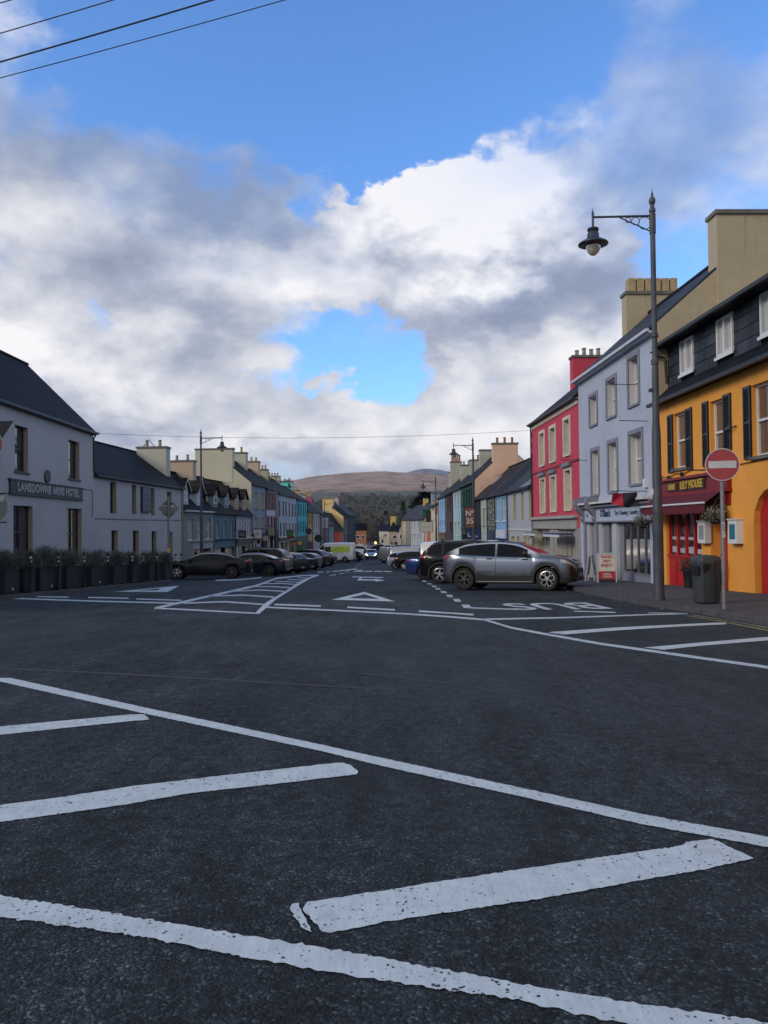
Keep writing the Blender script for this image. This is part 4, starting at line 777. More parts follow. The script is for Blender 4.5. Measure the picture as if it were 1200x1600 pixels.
h.part('door',[(U(20.33),U(21.27),.35,.41,-.7,1.95),(U(20.4),U(20.76),.32,.35,-.4,.5),(U(20.84),U(21.2),.32,.35,-.4,.5)],REDB)
h.part('door',[(U(17.15),U(18.85),.15,.21,-.6,2.36)],REDB,label='bright red door in the arched opening')
m_=MB()      # arched head filling the corners of the door opening
for i in range(8):
    t0,t1=pi*i/8,pi*(i+1)/8; c=18.0; r=.9
    A=[(U(c)+r*cos(t0),1.45+r*sin(t0)),(U(c)+r*cos(t1),1.45+r*sin(t1))]
    h.q(m_,[(A[0][0],-.004,A[0][1]),(A[0][0],-.004,2.37),(A[1][0],-.004,2.37),(A[1][0],-.004,A[1][1])]); h.q(m_,[(A[0][0],-.004,A[0][1]),(A[1][0],-.004,A[1][1]),(A[1][0],.35,A[1][1]),(A[0][0],.35,A[0][1])])
m_.build('arch_head',ORANGE,h.o)
# awning: sloping canvas, white front bar, scalloped valance
AW=worn('dark_red_canvas',(.10,.010,.019),.85,.2,6); 
aw=thing('awning',None,None); bpy.data.objects.remove(aw)
m_=MB(); y0,y1=20.3,25.0; PJ=.60; ZB=2.05
h.q(m_,[(U(y0),-.16,2.36),(U(y1),-.16,2.36),(U(y1),-PJ,ZB),(U(y0),-PJ,ZB)]); h.q(m_,[(U(y0),-.16,2.345),(U(y0),-PJ,ZB-.015),(U(y1),-PJ,ZB-.015),(U(y1),-.16,2.345)])
n=24
for i in range(n):
    a_=y0+(y1-y0)*i/n; b_=y0+(y1-y0)*(i+1)/n; mid=(a_+b_)/2; w_=.02*(i%2)
    h.q(m_,[(U(a_),-PJ,ZB-.01),(U(b_),-PJ,ZB-.01),(U(b_),-PJ-.01,ZB-.23),(U(mid)+.04,-PJ-.03-w_,ZB-.29),(U(mid)-.04,-PJ-.03-w_,ZB-.29),(U(a_),-PJ-.01,ZB-.23)])
aw=m_.build('awning',AW,h.o)
m_=MB(); m_.tube([h.P(U(y0),-PJ-.02,ZB),h.P(U(y1),-PJ-.02,ZB)],.03,10); m_.build('awning_bar',WHITE,aw)
m_=MB(); m_.tube([h.P(U(20.5),-.15,2.2),h.P(U(20.7),-.35,2.1),h.P(U(20.4),-PJ,ZB-.03)],.018,6); m_.tube([h.P(U(24.8),-.15,2.2),h.P(U(24.6),-.35,2.1),h.P(U(24.9),-PJ,ZB-.03)],.018,6); m_.build('awning_arm',GUTTER,aw)
# menu cases
for y,z in ((21.50,1.25),(19.66,1.28)):
    mc=h.part('menu_case',[(U(y)-.24,U(y)+.24,-.18,-.003,z-.31,z+.30)],WHITE); h.part('menu_case_roof',[(U(y)-.26,U(y)+.26,-.21,-.003,z+.302,z+.33)],WHITE,mc)
    h.part('pane',[(U(y)-.15,U(y)+.15,-.186,-.181,z-.20,z+.19)],plain('menu_page_blue',(.03,.16,.22),.2) if y<20 else plain('menu_page_grey',(.25,.26,.3),.3),mc)
# wall light cable, brackets
m_=MB(); pts=[(25.0,2.98),(24.6,3.02),(24.2,2.95),(23.6,3.05),(23.1,3.0),(22.4,3.08),(21.6,3.02),(20.6,3.08),(20.0,3.0),(18.5,3.02),(17,3.04)]
m_.tube([h.P(U(a),-.03,b) for a,b in pts],.012,5); m_.tube([h.P(U(20.25),-.03,3.98),h.P(U(19.95),-.14,3.93),h.P(U(19.65),-.03,4.02)],.02,6)
for a,b in ((24.75,3.0),(24.0,2.97),(23.0,3.02)): m_.lathe([(0,0),(.05,.02),(.07,.09),(.03,.14),(0,.15)],h.P(U(a),-.09,b-.1),8)
m_.build('wall_cable',GUTTER,h.o)
m_=MB(); m_.tube([h.P(U(20.1),-.003,2.15),h.P(U(20.1),-.25,2.2),h.P(U(20.1),-.40,2.1),h.P(U(20.1),-.41,1.8)],.012,6); m_.build('basket_bracket',GUTTER,h.o)

# 2 the pale blue laundry
d=HD['laundry']; L0=d['a'][1]
LB=RW('pale_blue_render',(.40,.435,.51),.38,.25); LBT=worn('lilac_grey_trim',(.20,.205,.255),.6,.2,4); LBP=worn('pale_blue_board',(.40,.47,.58),.5,.12,4); CREAMW=RW('weathered_buff_render',(.43,.36,.24),.7,.6)
h=House(d,'three storey pale blue laundry with grey window surrounds and twin console brackets',LB,SL2,10.85,name='laundry_building',cat='building',reveal=RW('pale_reveal',(.52,.53,.53),.1),rd=.22,
   surround=('band',.15,.04,LBT),sill=LBT,gablemat=CREAMW,holes=[(U(25.92),U(29.45),-.85,1.62),(U(30.0),U(31.45),-.9,1.62),(U(32.3),U(33.15),-1.0,1.62)],pane=G_NET,gut=GUTTER_W,oh=.22,pipe=False,kinds='sash')
h.part('cornice',[(0.01,h.L-.01,-.10,-.002,7.86,7.97)],LBT)
h.shop(U(25.6),U(33.95),1.64,2.20,LBP,LBT,[(U(25.95),U(28.9),'win'),(U(28.95),U(29.44),'fill'),(U(30.75),U(31.44),'fill'),(U(30.03),U(30.72),'door'),(U(32.32),U(33.14),'fill')],riser=.52,framem=worn('grey_mullion',(.14,.135,.14),.5,.2,5),pil=[U(31.85),U(33.55)])
h.part('cornice',[(U(25.5),U(33.9),-.40,0,2.335,2.42)],worn('white_ledge',(.55,.56,.58),.6,.2,3))
for yy in (31.9,33.6):       # carved console brackets
    m_=MB(); prof=[(-.12,1.62),(-.20,1.72),(-.17,1.85),(-.30,2.0),(-.44,2.15),(-.48,2.34),(-.5,2.36),(-.5,2.62),(-.02,2.74),(-.02,1.62)]
    a0,a1=U(yy)-.17,U(yy)+.17
    h.q(m_,[(a0,p,z) for p,z in prof]); h.q(m_,[(a1,p,z) for p,z in reversed(prof)])
    for (p,z),(p2,z2) in zip(prof,prof[1:]+prof[:1]): h.q(m_,[(a0,p,z),(a1,p,z),(a1,p2,z2),(a0,p2,z2)])
    m_.build('console_bracket',LBT,h.o)
INK=plain('sign_ink_navy',(.02,.03,.07),.5)
h.text('sign_lettering',"O'Shea's",.40,INK,U(30.5),1.93,.10,xs=.95,bold=.012,ext=.006); h.text('sign_lettering','Dry Cleaning  Laundry  Photo',.25,INK,U(27.62),1.93,.10,xs=1.12,ext=.004); h.text('sign_lettering','LD',.2,INK,U(33.0),1.88,.10,ext=.004)
h.chimney(U(34.15),2.05,4.55,11.75,CREAMW,6,POT_C,.62,8.2,True,.62)
h.chimney(.27,2.08,6.2,11.75,CREAMW,0,POT_C,.68,8.2)
m_=MB(); 
for a,b,c in ((27.0,6.45,1.1),(25.9,5.0,1.0),(33.2,4.3,1.2)): m_.tube([h.P(U(a),-.02,b),h.P(U(a),-c,b+.03)],.014,5)
m_.build('wall_bracket',GUTTER,h.o)
h.part('alarm_box',[(U(26.0),U(26.28),-.1,-.002,2.75,3.05)],WHITE)

# 3 the crimson shop
d=HD['redshop']; L0=d['a'][1]
CR_=RW('crimson_render',(.50,.06,.095),.34,.3); CRT=worn('cream_surround',(.58,.54,.44),.7,.2,4); SHG=worn('grey_shopfront',(.33,.33,.30),.6,.25,2.5,dirt=(.1,.1,.09))
h=House(d,'three storey crimson building with cream window surrounds over a grey shopfront',CR_,SL,9.9,name='crimson_building',cat='building',reveal=CRT,rd=.18,surround=('band',.16,.05,CRT),sill=CRT,
   holes=[(U(35.1),U(38.6),-1.25,1.35),(U(40.2),U(43.9),-1.4,1.35)],pane=G_NET,kinds='sash',frame=F_CREAM)
for w in d['wins'][3:]: h.part('window_hood',[(w[0]-.22,w[1]+.22,-.2,-.051,w[3]+.17,w[3]+.26),(w[0]-.1,w[1]+.1,-.16,-.051,w[3]+.261,w[3]+.36)],worn('grey_hood',(.18,.18,.22),.6,.2,4))
h.part('string_course',[(.01,h.L-.01,-.06,-.001,4.42,4.52)],worn('dark_crimson',(.28,.03,.045),.6,.2,3))
h.part('cornice',[(.01,h.L-.01,-.12,-.001,7.18,7.27)],CRT)
m_=MB()
for i in range(36): u=.15+i*(h.L-.3)/35; h.b(m_,u-.07,u+.07,-.09,-.001,6.98,7.17)
m_.build('dentils',CRT,h.o)
h.part('quoins',[(h.L-.12,h.L-.006,-.03,-.001,z/10,z/10+.28) for z in range(18,70,6)],CRT)
h.shop(U(34.9),U(44.1),1.36,1.80,SHG,SHG,[(U(35.15),U(38.5),'win'),(U(40.25),U(42.4),'win'),(U(42.4),U(43.8),'door')],riser=.35,framem=F_CREAM,pil=[U(34.9),U(39.4),U(44.05)],glassm=G_NET)
h.part('end_pier',[(.01,.52,-.035,-.001,-1.4,1.33),(h.L-.40,h.L-.01,-.035,-.001,-1.6,1.33)],SHG)
h.part('panel',[(U(38.62),U(40.18),-.02,.1,-1.4,1.33)],SHG)
h.text('sign_lettering','boutique',.22,INK,U(42),1.56,.10,ext=.004) if False else None
for a,b,mt in ((35.3,38.4,'rolled_awning_navy'),(40.4,43.5,'rolled_awning_grey')):
    aw=h.part('rolled_awning',[(U(a),U(b),-.75,-.1,1.02,1.10)],plain(mt,(.03,.05,.14) if 'navy' in mt else (.2,.2,.2),.7)); h.part('awning_bar',[(U(a),U(b),-.80,-.751,.93,1.03)],WHITE,aw)
m_=MB()
for i,(y,c) in enumerate(((36.0,.9),(36.7,.8),(41.2,.9))): m_.lathe([(.02,0),(.16,.1),(.12,.55),(.17,.75),(.15,1.0),(.05,1.12),(.07,1.2),(0,1.35)],h.P(U(y),.75,-.75),8)
m_.build('shop_display',worn('pale_dress_cloth',(.5,.12,.1),.8,.4,9),h.o)
h.chimney(h.L-.35,2.3,4.2,11.1,CR_,4,POT_G,.7,7.4,poth=.42)
# 4 grey house
d=HD['greyhouse']; GR=RW('pale_grey_render',(.37,.38,.41),.35,.3)
h=House(d,'low pale grey house with cream blinds and a blue-grey slate roof',GR,SL2,6.6,reveal=RW('cream_reveal',(.42,.39,.27),.2),frame=F_CREAM,pane=G_BLIND,sill=False,rd=.2)
h.part('string_course',[(.01,h.L-.01,-.05,-.001,1.18,1.27)],WHITE)
rl=MB(); sl=(6.6-3.9)/3.1
h.q(rl,[(.01,-.19,3.9-.19*sl+.09),(2.9,-.19,3.9-.19*sl+.09),(.01,2.2,3.9+2.2*sl+.09)],0,[(0,0),(2.9,0),(0,3.2)]); rl.build('pale_slate_patch',SLL,h.o)
h.chimney(h.L-.4,1.9,3.7,7.45,RW('stained_grey_render',(.34,.34,.30),.9,.6),0,thick=.9,zbot=5)
# 5 sky blue
d=HD['skyshop']; L0=d['a'][1]
h=House(d,'narrow sky blue house with a white sign over its shop window',RW('sky_blue_render',(.20,.37,.58),.2),SL,6.6,frame=F_WHITE,pane=G_NET,surround=('band',.07,.03,worn('pale_blue_edge',(.3,.5,.68),.6,.1)),rd=.08,holes=[(.4,4.4,-1.9,.6)])
h.shop(.4,4.5,.62,1.20,worn('white_sign_board',(.50,.53,.58),.5,.15),worn('blue_trim',(.14,.27,.45),.5,.15),[(.5,2.9,'win'),(3.0,4.2,'door')],riser=.6,cornice=False)
h.part('awning_bar',[(.3,4.6,-.7,-.2,.33,.42)],WHITE)
# 6 stone
def stone_mat():
    m,t,p=new_mat('rubble_stone'); k=T(t); c=k.world((1,1,2.3)); v=k.n('ShaderNodeTexVoronoi',feature='F1'); k.l(c,v.inputs['Vector']); v.inputs['Scale'].default_value=2.6
    e=k.n('ShaderNodeTexVoronoi',feature='DISTANCE_TO_EDGE'); k.l(c,e.inputs['Vector']); e.inputs['Scale'].default_value=2.6
    s=k.n('ShaderNodeSeparateColor'); k.l(v.outputs['Color'],s.inputs[0]); cc=k.ramp(s.outputs[0],[(0,(.10,.095,.085)),(.5,(.2,.19,.165)),(1,(.33,.31,.27))])
    jn=k.rng(e.outputs[0],.02,.07,1,0); cc=k.mix(jn,cc,(.06,.055,.05)); k.l(cc,p.inputs['Base Color']); p.inputs['Roughness'].default_value=.9
    k.l(k.bump(k.math('SUBTRACT',1.0,jn),.8,.05),p.inputs['Normal']); return m
STONE=stone_mat()
h=House(HD['stonehouse'],'narrow house front of bare rubble stone between blue and green neighbours',STONE,SLM,6.6,holes=[(.6,2.8,-2.1,.4)])
h.shop(.5,3.0,.42,1.15,plain('navy_board',(.02,.035,.09),.5),plain('navy_trim',(.02,.03,.07),.5),[(.6,1.7,'win'),(1.8,2.8,'door')],cornice=False)
# rubble stones standing proud of that front
m_=MB(); z=-1.6
hh=h
while z<3.8:
    rh=random.uniform(.13,.22); u=.05
    while u<3.75:
        w_=random.uniform(.2,.5); 
        if not (.35<u+w_/2<3.1 and z<1.3): 
            o_=random.uniform(.01,.06); hh.b(m_,u+.015,min(u+w_,3.79)-.015,-o_,.05,z+.012,z+rh-.012)
        u+=w_
    z+=rh
so_=m_.build('stone_courses',STONE,h.o); so_['kind']='stuff'
h=House(HD['palehouse'],'narrow front painted pale green with a tall dark window beside black neighbour',RW('pale_green_render',(.36,.42,.36),.2),SLM,6.6,depth=3.1,surround=('band',.08,.03,worn('green_cream_edge',(.45,.5,.42),.6,.1)))
h.part('dark_front',[(h.L-3.4,h.L-.01,-.03,-.001,-2.3,3.72)],RW('black_render',(.018,.02,.024),.2))
h.chimney(.2,1.9,3.3,7.2,GR,0,thick=.7,zbot=5) if False else None
m_=MB(); sl=2.65/3.1
for a_,b_ in ((4.0,5.3),(5.6,6.6)): 
    h.q(m_,[(a_,1.1,3.95+1.1*sl+.14),(b_,1.1,3.95+1.1*sl+.14),(b_,2.0,3.95+2.0*sl+.14),(a_,2.0,3.95+2.0*sl+.14)])
m_.build('skylight',plain('skylight_glass',(.25,.3,.36),.15),h.o)
# 7 green with the peach gable
PEACH=RW('peach_render',(.66,.44,.32),.30,.3); DG=RW('dark_green_render',(.022,.065,.055),.2)
h=House(HD['greenhouse'],'dark green fronted building whose tall peach gable faces the junction',DG,SL,8.5,gablemat=PEACH,frame=plain('window_frame_dark_green',(.015,.04,.035),.4),holes=[(.5,4.2,-2.4,.6),(5.2,8.9,-2.4,.6)],name='green_building',cat='building')
h.shop(.3,4.5,.65,1.2,worn('dark_green_board',(.02,.07,.045),.4,.2),DG,[(.6,3.0,'win'),(3.1,4.1,'door')]); h.shop(5.1,9.1,.65,1.2,worn('dark_green_board',(.02,.07,.045),.4,.2),DG,[(5.3,7.6,'win'),(7.7,8.8,'door')])
h.chimney(.32,1.65,3.9,8.75,PEACH,3,POT_R,.7,6.0); h.chimney(h.L-.3,1.8,3.5,9.05,RW('grey_cream_render',(.42,.41,.35),.5,.5),0,thick=.7,zbot=6)
h=House(HD['aquahouse'],'pale aqua house with white windows left of the dark green building',RW('pale_aqua_render',(.36,.49,.52),.2),SL,8.0,frame=F_WHITE,pane=G_NET)
h.chimney(h.L-.3,1.9,3.2,8.75,RW('grey_cream_render',(.4,.4,.34),.5,.5),2,POT_R,.7,6)
h=House(HD['brownhouse'],'dark brown fronted house between pale aqua and light blue ones',RW('brown_render',(.075,.055,.060),.2),SL,7.9,frame=plain('window_frame_brown',(.05,.035,.035),.5))
h.chimney(h.L-.3,1.8,3.2,8.8,RW('grey_cream_render',(.4,.4,.34),.5,.5),2,POT_G,.7,6)
h=House(HD['lightbluehouse'],'light blue house with two rows of three white windows',RW('light_blue_render',(.27,.42,.62),.15),SL,8.0,frame=F_WHITE,pane=G_NET,holes=[(1,8.5,-3.1,-.1)])
h.shop(.8,8.8,-.08,.6,worn('brown_sign_board',(.2,.12,.06),.5,.4,1),worn('grey_green_trim',(.2,.25,.22),.5,.2),[(1.1,4.5,'win'),(4.7,5.7,'door'),(5.8,8.4,'win')])
h.chimney(h.L-.4,1.6,3.1,10.0,RW('grey_cream_render',(.4,.4,.34),.5,.5),5,POT_R,.8,6,poth=1.0)
CG=RW('warm_cream_render',(.56,.49,.34),.25)
h=House(HD['creamgable'],'cream gabled house with a red painted patch on its front, beyond the light blue one',CG,SL,7.9,gablemat=RW('pale_cream_gable',(.50,.47,.37),.25),frame=F_WHITE)
h.part('painted_patch',[(2,7,-.03,-.001,3.2,4.5)],plain('faded_red_patch',(.35,.07,.10),.7)); h.chimney(h.L*.5,2.2,3.2,9.3,RW('grey_cream_render',(.4,.4,.34),.5,.5),1,POT_G,.8,6)
h=House(HD['pinkfront'],'narrow yellow and coral pink front in the far right terrace',RW('yellow_render',(.55,.45,.20),.15),SL,6.2,frame=F_WHITE)
h.part('painted_patch',[(.5,8,-.04,-.001,-2.6,2.9)],RW('coral_render',(.58,.14,.16),.1))
h=House(HD['whiterow'],'long pale blue-white terrace with two rows of windows at the far right',RW('blue_white_render',(.44,.49,.54),.15),SL2,5.9,frame=F_WHITE,surround=('band',.1,.03,WHITE))
h.chimney(.5,1.4,2.8,7.2,RW('blue_grey_chimney',(.25,.29,.36),.2),0,thick=1.6,zbot=4); h.chimney(h.L-.4,2.6,3.5,6.9,RW('yellow_chimney',(.6,.45,.14),.2),0,thick=.8,zbot=4)
h=House(HD['creamend'],'cream end house with white window trim closing the far right terrace',RW('pale_yellow_render',(.58,.50,.32),.15),SL2,5.9,frame=F_WHITE)
h.part('painted_patch',[(.2,6.3,-.03,-.001,-3.8,2.9)],RW('stone_grey_paint',(.28,.26,.22),.2))
# tall green gable roof behind the far right terrace
m_=MB(); bx=(11.2,142)
gs=thing('green_shed','green metal clad gable rising behind the far right terrace','shed',(12.6,140,gz(12,140)))
m_=MB(); m_.box(-2.6,2.0,-1,9,0,8.1); m_.build('wall',worn('green_cladding',(.015,.10,.055),.6,.3,1.2),gs); m_=MB(); m_.face([(-2.7,-1.1,8.11),(2.1,-1.1,8.11),(2.1,9,8.2),(-2.7,9,8.2)]); m_.build('roof',worn('green_cladding',(.015,.10,.055),.6,.3,1.2),gs)

# ---------------- left hand side
HW=RW('hotel_warm_grey_render',(.40,.395,.385),.34,.6); REV=RW('sandy_reveal',(.34,.30,.23),.25); HS=worn('dark_paint_sill',(.03,.03,.034),.5,.3)
d=HD['hotel']; h=House(d,'two storey grey rendered hotel with black windows at the left corner',HW,SL,10.55,3.6,3.6,reveal=REV,frame=F_BLACK,sill=HS,name='hotel',cat='building',rd=.2,pane=G_DARK,pipe=False)
sb=h.part('sign_board',[(18.45,26.55,-.09,-.002,3.10,3.63)],worn('slate_grey_board',(.030,.032,.042),.5,.25,4)); h.part('sign_border',[(18.35,26.65,-.12,-.002,3.632,3.70),(18.35,26.65,-.12,-.002,3.03,3.098)],HS,sb)
SILV=worn('silver_letters',(.27,.27,.27),.4,.35,9)
h.text('sign_lettering','LANSDOWNE ARMS HOTEL',.52,SILV,22.5,3.36,.10,xs=.98,space=1.12,bold=.026,ext=.02)
m_=MB(); m_.lathe([(.0,0),(.30,0),(.32,.03),(.28,.06),(0,.06)],h.P(22.25,-.07,4.02),20,axis='y'); m_.build('wall_plaque',HS,h.o)
m_=MB(); m_.tube([h.P(26.6,-.02,3.66),h.P(28.0,-.02,3.66),h.P(28.15,-.02,3.5),h.P(28.15,-.02,2.2)],.015,5); m_.build('wall_cable',GUTTER,h.o)
m_=MB(); m_.tube([h.P(14,-.19,6.80),h.P(28.6,-.24,6.80)],.05,6); m_.tube([h.P(28.3,-.22,6.78),h.P(28.32,-.05,6.5),h.P(28.32,-.05,4.7)],.04,6); m_.build('downpipe',GUTTER,h.o)
d=HD['wing']; h=House(d,'lower grey hotel wing with narrow dark windows and a framed notice',HW,SL,7.2,3.5,3.5,reveal=REV,frame=F_BLACK,sill=False,name='hotel_wing',cat='building',rd=.22,pane=G_BROWN if False else G_DARK)
sb=h.part('notice_board',[(6.75,8.25,-.12,-.002,2.58,4.22)],HS); h.part('notice_panel',[(6.83,8.17,-.14,-.121,2.66,4.14)],worn('dull_violet_panel',(.12,.12,.15),.6,.1),sb)
WR=plain('oxide_red_letters',(.16,.035,.035),.6)
for i,(t_,z_) in enumerate((('THE',3.72),('LANSDOWNE',3.37),('HOTEL',3.02))): marks_row('sign_lettering',(.4,1.05,.95)[i],.17,WR if i else HS,h.o,h.P(7.5,-.141,z_),(pi/2,0,0),(3,9,6)[i],i)
m_=MB(); m_.tube([h.P(.1,-.02,2.12),h.P(5,-.02,2.10),h.P(14.6,-.02,2.14)],.02,5); m_.build('wall_cable',GUTTER,h.o)
m_=MB(); m_.tube([h.P(14.72,-.07,4.5),h.P(14.72,-.07,-1.7)],.05,8); m_.build('downpipe',worn('cream_pipe',(.32,.28,.2),.6,.2),h.o)
h.chimney(14.6,.95,3.15,7.45,RW('off_white_stack',(.46,.46,.40),.45),2,POT_G,.9,4.2)
m_=MB(); c=h.P(14.6,2.4,7.59); m_.tube([(c[0],c[1]-.45,c[2]),(c[0],c[1],c[2]+.55),(c[0],c[1]+.45,c[2])],.035,5); m_.build('stack_stay',CAPM,h.o)

# houses with dormers
def dormer(h,u,w,wallm,framem,barge=None,low=False):
    e=h.eave; sl=(h.ridge-e)/h.depth; d0=.22; z0=e+d0*sl-.05; zt=e+1.52; dep=(zt-e)/sl; rz=zt+.80
    m_=MB(); 
    h.q(m_,[(u-w/2,d0,z0),(u+w/2,d0,z0),(u+w/2,d0,zt),(u,d0,zt+.62),(u-w/2,d0,zt)])
    h.q(m_,[(u-w/2,d0,z0),(u-w/2,d0,zt),(u-w/2,dep,zt)]); h.q(m_,[(u+w/2,d0,z0),(u+w/2,dep,zt),(u+w/2,d0,zt)])
    o=m_.build('dormer',wallm,h.o)
    r_=MB(); ov=.16
    for s_ in (-1,1): 
        P=[(u+s_*(w/2+ov),d0-.22,zt-.16),(u,d0-.22,rz),(u,dep+1.0,rz),(u+s_*(w/2+ov),dep+.3,zt-.16)]; h.q(r_,P,0,[(0,0),(0,1),(2.5,1),(2.5,0)]); 
        Q=[(a,b,c-.09) for a,b,c in P]; h.q(r_,Q); h.q(r_,[P[0],P[1],Q[1],Q[0]])
    r_.build('dormer_roof',SLM,o)
    r_=MB()
    if barge:
        for s_ in (-1,1):
            P=[(u+s_*(w/2+ov),d0-.235,zt-.2),(u,d0-.235,rz-.02),(u,d0-.235,rz-.16),(u+s_*(w/2+ov),d0-.235,zt-.34)]; h.q(r_,P)
        h.b(r_,u-.03,u+.03,d0-.25,d0-.19,rz-.1,rz+.32); r_.build('barge_board',barge,o)
    fm,pm,sm=win_mesh(w*.62,1.08,'sash',h.sg,-.03); f=link('dormer_window',fm,o,h.P(u,d0-.005,z0+.42),mats=[framem]); 
    pf=link('dormer_pane',pm,o,h.P(u,d0-.005,z0+.42),mats=[G_NET])
    # side light in the cheek that faces the junction
    m_=MB(); sgu=-1; uu=u-w/2
    fr_=MB()
    for a0,a1,b0,b1 in ((.42,.50,.50,1.35),(.86,.94,.50,1.35),(.50,.86,1.29,1.35),(.50,.86,.50,.56)): h.b(fr_,uu-.05,uu+.01,d0+a0*1.1,d0+a1*1.1,z0+b0,z0+b1)
    fr_.build('side_light',framem,o); h.q(m_,[(uu-.012,d0+.55,z0+.56),(uu-.012,d0+.95,z0+.56),(uu-.012,d0+.95,z0+1.29),(uu-.012,d0+.55,z0+1.29)]); m_.build('dormer_pane',G_DARK,o)
OG=RW('olive_grey_render',(.20,.225,.215),.25); TE=RW('slate_teal_render',(.115,.175,.205),.2); LI=RW('lilac_grey_render',(.33,.325,.36),.25)
BLW=RW('blue_white_cheek',(.42,.47,.54),.2); TEC=RW('teal_cheek',(.15,.22,.25),.2); BEI=RW('beige_cheek',(.34,.30,.25),.3)
d=HD['dormera']; h=House(d,'olive grey house with two pale dormers next to the hotel wing',OG,SL,6.1,3.0,3.0,frame=F_WHITE,pane=G_NET,gut=GUTTER_W,rd=.10,holes=[(2.2,5.9,-2.1,-.05)])
dormer(h,1.05,1.3,BLW,F_WHITE,CRT); dormer(h,4.2,1.3,BLW,F_WHITE,CRT)
h.shop(2.0,6.2,-.03,.5,worn('pale_grey_sign_board',(.34,.35,.40),.5,.15),worn('beige_trim',(.34,.31,.26),.5,.2),[(2.3,4.3,'win'),(4.5,5.7,'door')])
d=HD['dormerb']; h=House(d,'slate blue-teal house with two dormers and a matching shopfront',TE,SLM,6.1,3.0,3.0,frame=F_WHITE,pane=G_DARK,surround=('band',.12,.03,TEC),rd=.10,holes=[(.6,5.9,-2.3,-.1)])
dormer(h,1.6,1.3,TEC,F_WHITE); dormer(h,4.7,1.3,TEC,F_WHITE)
h.shop(.5,6.0,-.08,.55,TE,TE,[(.7,2.6,'win'),(2.9,3.7,'door'),(3.9,5.7,'win')],framem=worn('white_frame',(.5,.5,.46),.5,.1),glassm=G_NET)
h.chimney(.2,1.5,3.6,7.05,RW('pinkish_stack',(.44,.35,.26),.45),2,POT_G,.8,5.0)
d=HD['dormerc']; h=House(d,'lilac grey house with two beige dormers and a cream shopfront',LI,SLM,6.0,3.0,3.0,frame=F_WHITE,pane=G_NET,surround=('band',.08,.03,WHITE),rd=.10,holes=[(.4,4.9,-2.4,-.1)])
dormer(h,1.2,1.25,BEI,F_CREAM); dormer(h,3.7,1.25,BEI,F_CREAM)
h.shop(.3,5.0,-.08,.52,worn('dark_lettered_board',(.10,.09,.08),.5,.7,2.2),CRT,[(.5,2.4,'win'),(2.6,3.4,'door'),(3.5,4.8,'win')],framem=F_CREAM,glassm=G_NET,proud=.15)
# tall row
PC=RW('pale_lime_cream_render',(.50,.48,.375),.22)
d=HD['tallcream']; h=House(d,'tall house with a wide pale cream gable and chimney above the dormer roofs',RW('blue_grey_render',(.25,.29,.33),.25),SL,8.35,2.9,2.9,gablemat=PC,reveal=RW('cream_reveal',(.42,.39,.27),.2),frame=F_CREAM,pane=G_BLIND,sill=HS,rd=.12,holes=[(.4,5.4,-2.55,.35)])
h.chimney(.31,1.85,5.6,9.25,PC,0,thick=.7,zbot=6.0)
h.shop(.3,5.5,.37,.95,plain('charcoal_board',(.03,.03,.034),.5),plain('charcoal_trim',(.03,.03,.034),.5),[(.5,2.6,'win'),(2.8,3.7,'door'),(3.8,5.2,'win')],cornice=False)
GRN_ST=RW('sage_stack',(.43,.43,.35),.3); h.chimney(h.L-.3,1.9,3.9,9.35,GRN_ST,2,POT_C,.8,6.5,poth=.5)
d=HD['redwhite']; h=House(d,'white upper storeys striped with dark red window bays beside a lamp post',RW('bay_white_render',(.50,.50,.52),.2),SL,8.0,2.9,2.9,frame=plain('window_frame_maroon',(.16,.015,.03),.5),surround=('band',.14,.03,plain('maroon_surround',(.15,.016,.035),.5)),rd=.08,holes=[(.4,5.4,-2.6,.6)],sill=False)
h.shop(.3,5.5,.62,1.1,plain('charcoal_board',(.03,.03,.034),.5),plain('charcoal_trim',(.03,.03,.034),.5),[(.5,2.6,'win'),(2.8,3.7,'door'),(3.8,5.2,'win')])
h.chimney(h.L-.3,2.0,3.8,8.9,RW('pink_buff_stack',(.50,.38,.28),.3),3,POT_C,.8,6)
d=HD['whitehouse']; h=House(d,'broad pale grey-white building with six tall windows on each upper floor',RW('blue_white_render_b',(.40,.43,.48),.2),SL,7.7,2.9,2.9,frame=F_BLACK,sill=False,rd=.10,panes=[G_DARK]*3+[G_BLIND]*3+[G_DARK]*3+[G_BLIND]*3,holes=[(.5,6.2,-3.0,-.1),(6.9,12.7,-3.0,-.1)],name='white_building',cat='building')
h.shop(.4,6.3,-.08,.35,plain('charcoal_board',(.03,.03,.034),.5),WHITE,[(.6,2.6,'win'),(2.8,3.9,'door'),(4.0,6.0,'win')],framem=F_WHITE); h.shop(6.8,12.8,-.08,.35,worn('olive_board',(.18,.19,.13),.5,.1),worn('olive_trim',(.2,.21,.16),.5,.1),[(7.0,9.6,'win'),(9.8,10.8,'door'),(11,12.5,'win')],framem=F_CREAM)
h.chimney(4.6,2.0,3.7,8.35,RW('olive_cream_stack',(.40,.39,.25),.4),4,POT_C,.8,6); h.chimney(h.L-.3,2.1,3.8,8.1,RW('pale_cream_stack',(.45,.42,.32),.4),4,POT_C,.8,6)
d=HD['tealhouse']; h=House(d,'bright turquoise house with four dark tall windows on each floor',RW('turquoise_render',(.10,.42,.46),.15),SL,7.2,2.9,2.9,frame=F_BLACK,sill=False,rd=.1)
h.part('plinth_band',[(.01,h.L-.01,-.05,-.001,-3.3,.4)],RW('dark_green_ground_floor',(.10,.14,.12),.3)); h.chimney(h.L-.3,2.0,4.2,7.9,RW('turquoise_stack',(.14,.62,.52),.15),3,POT_R,.8,5.5)
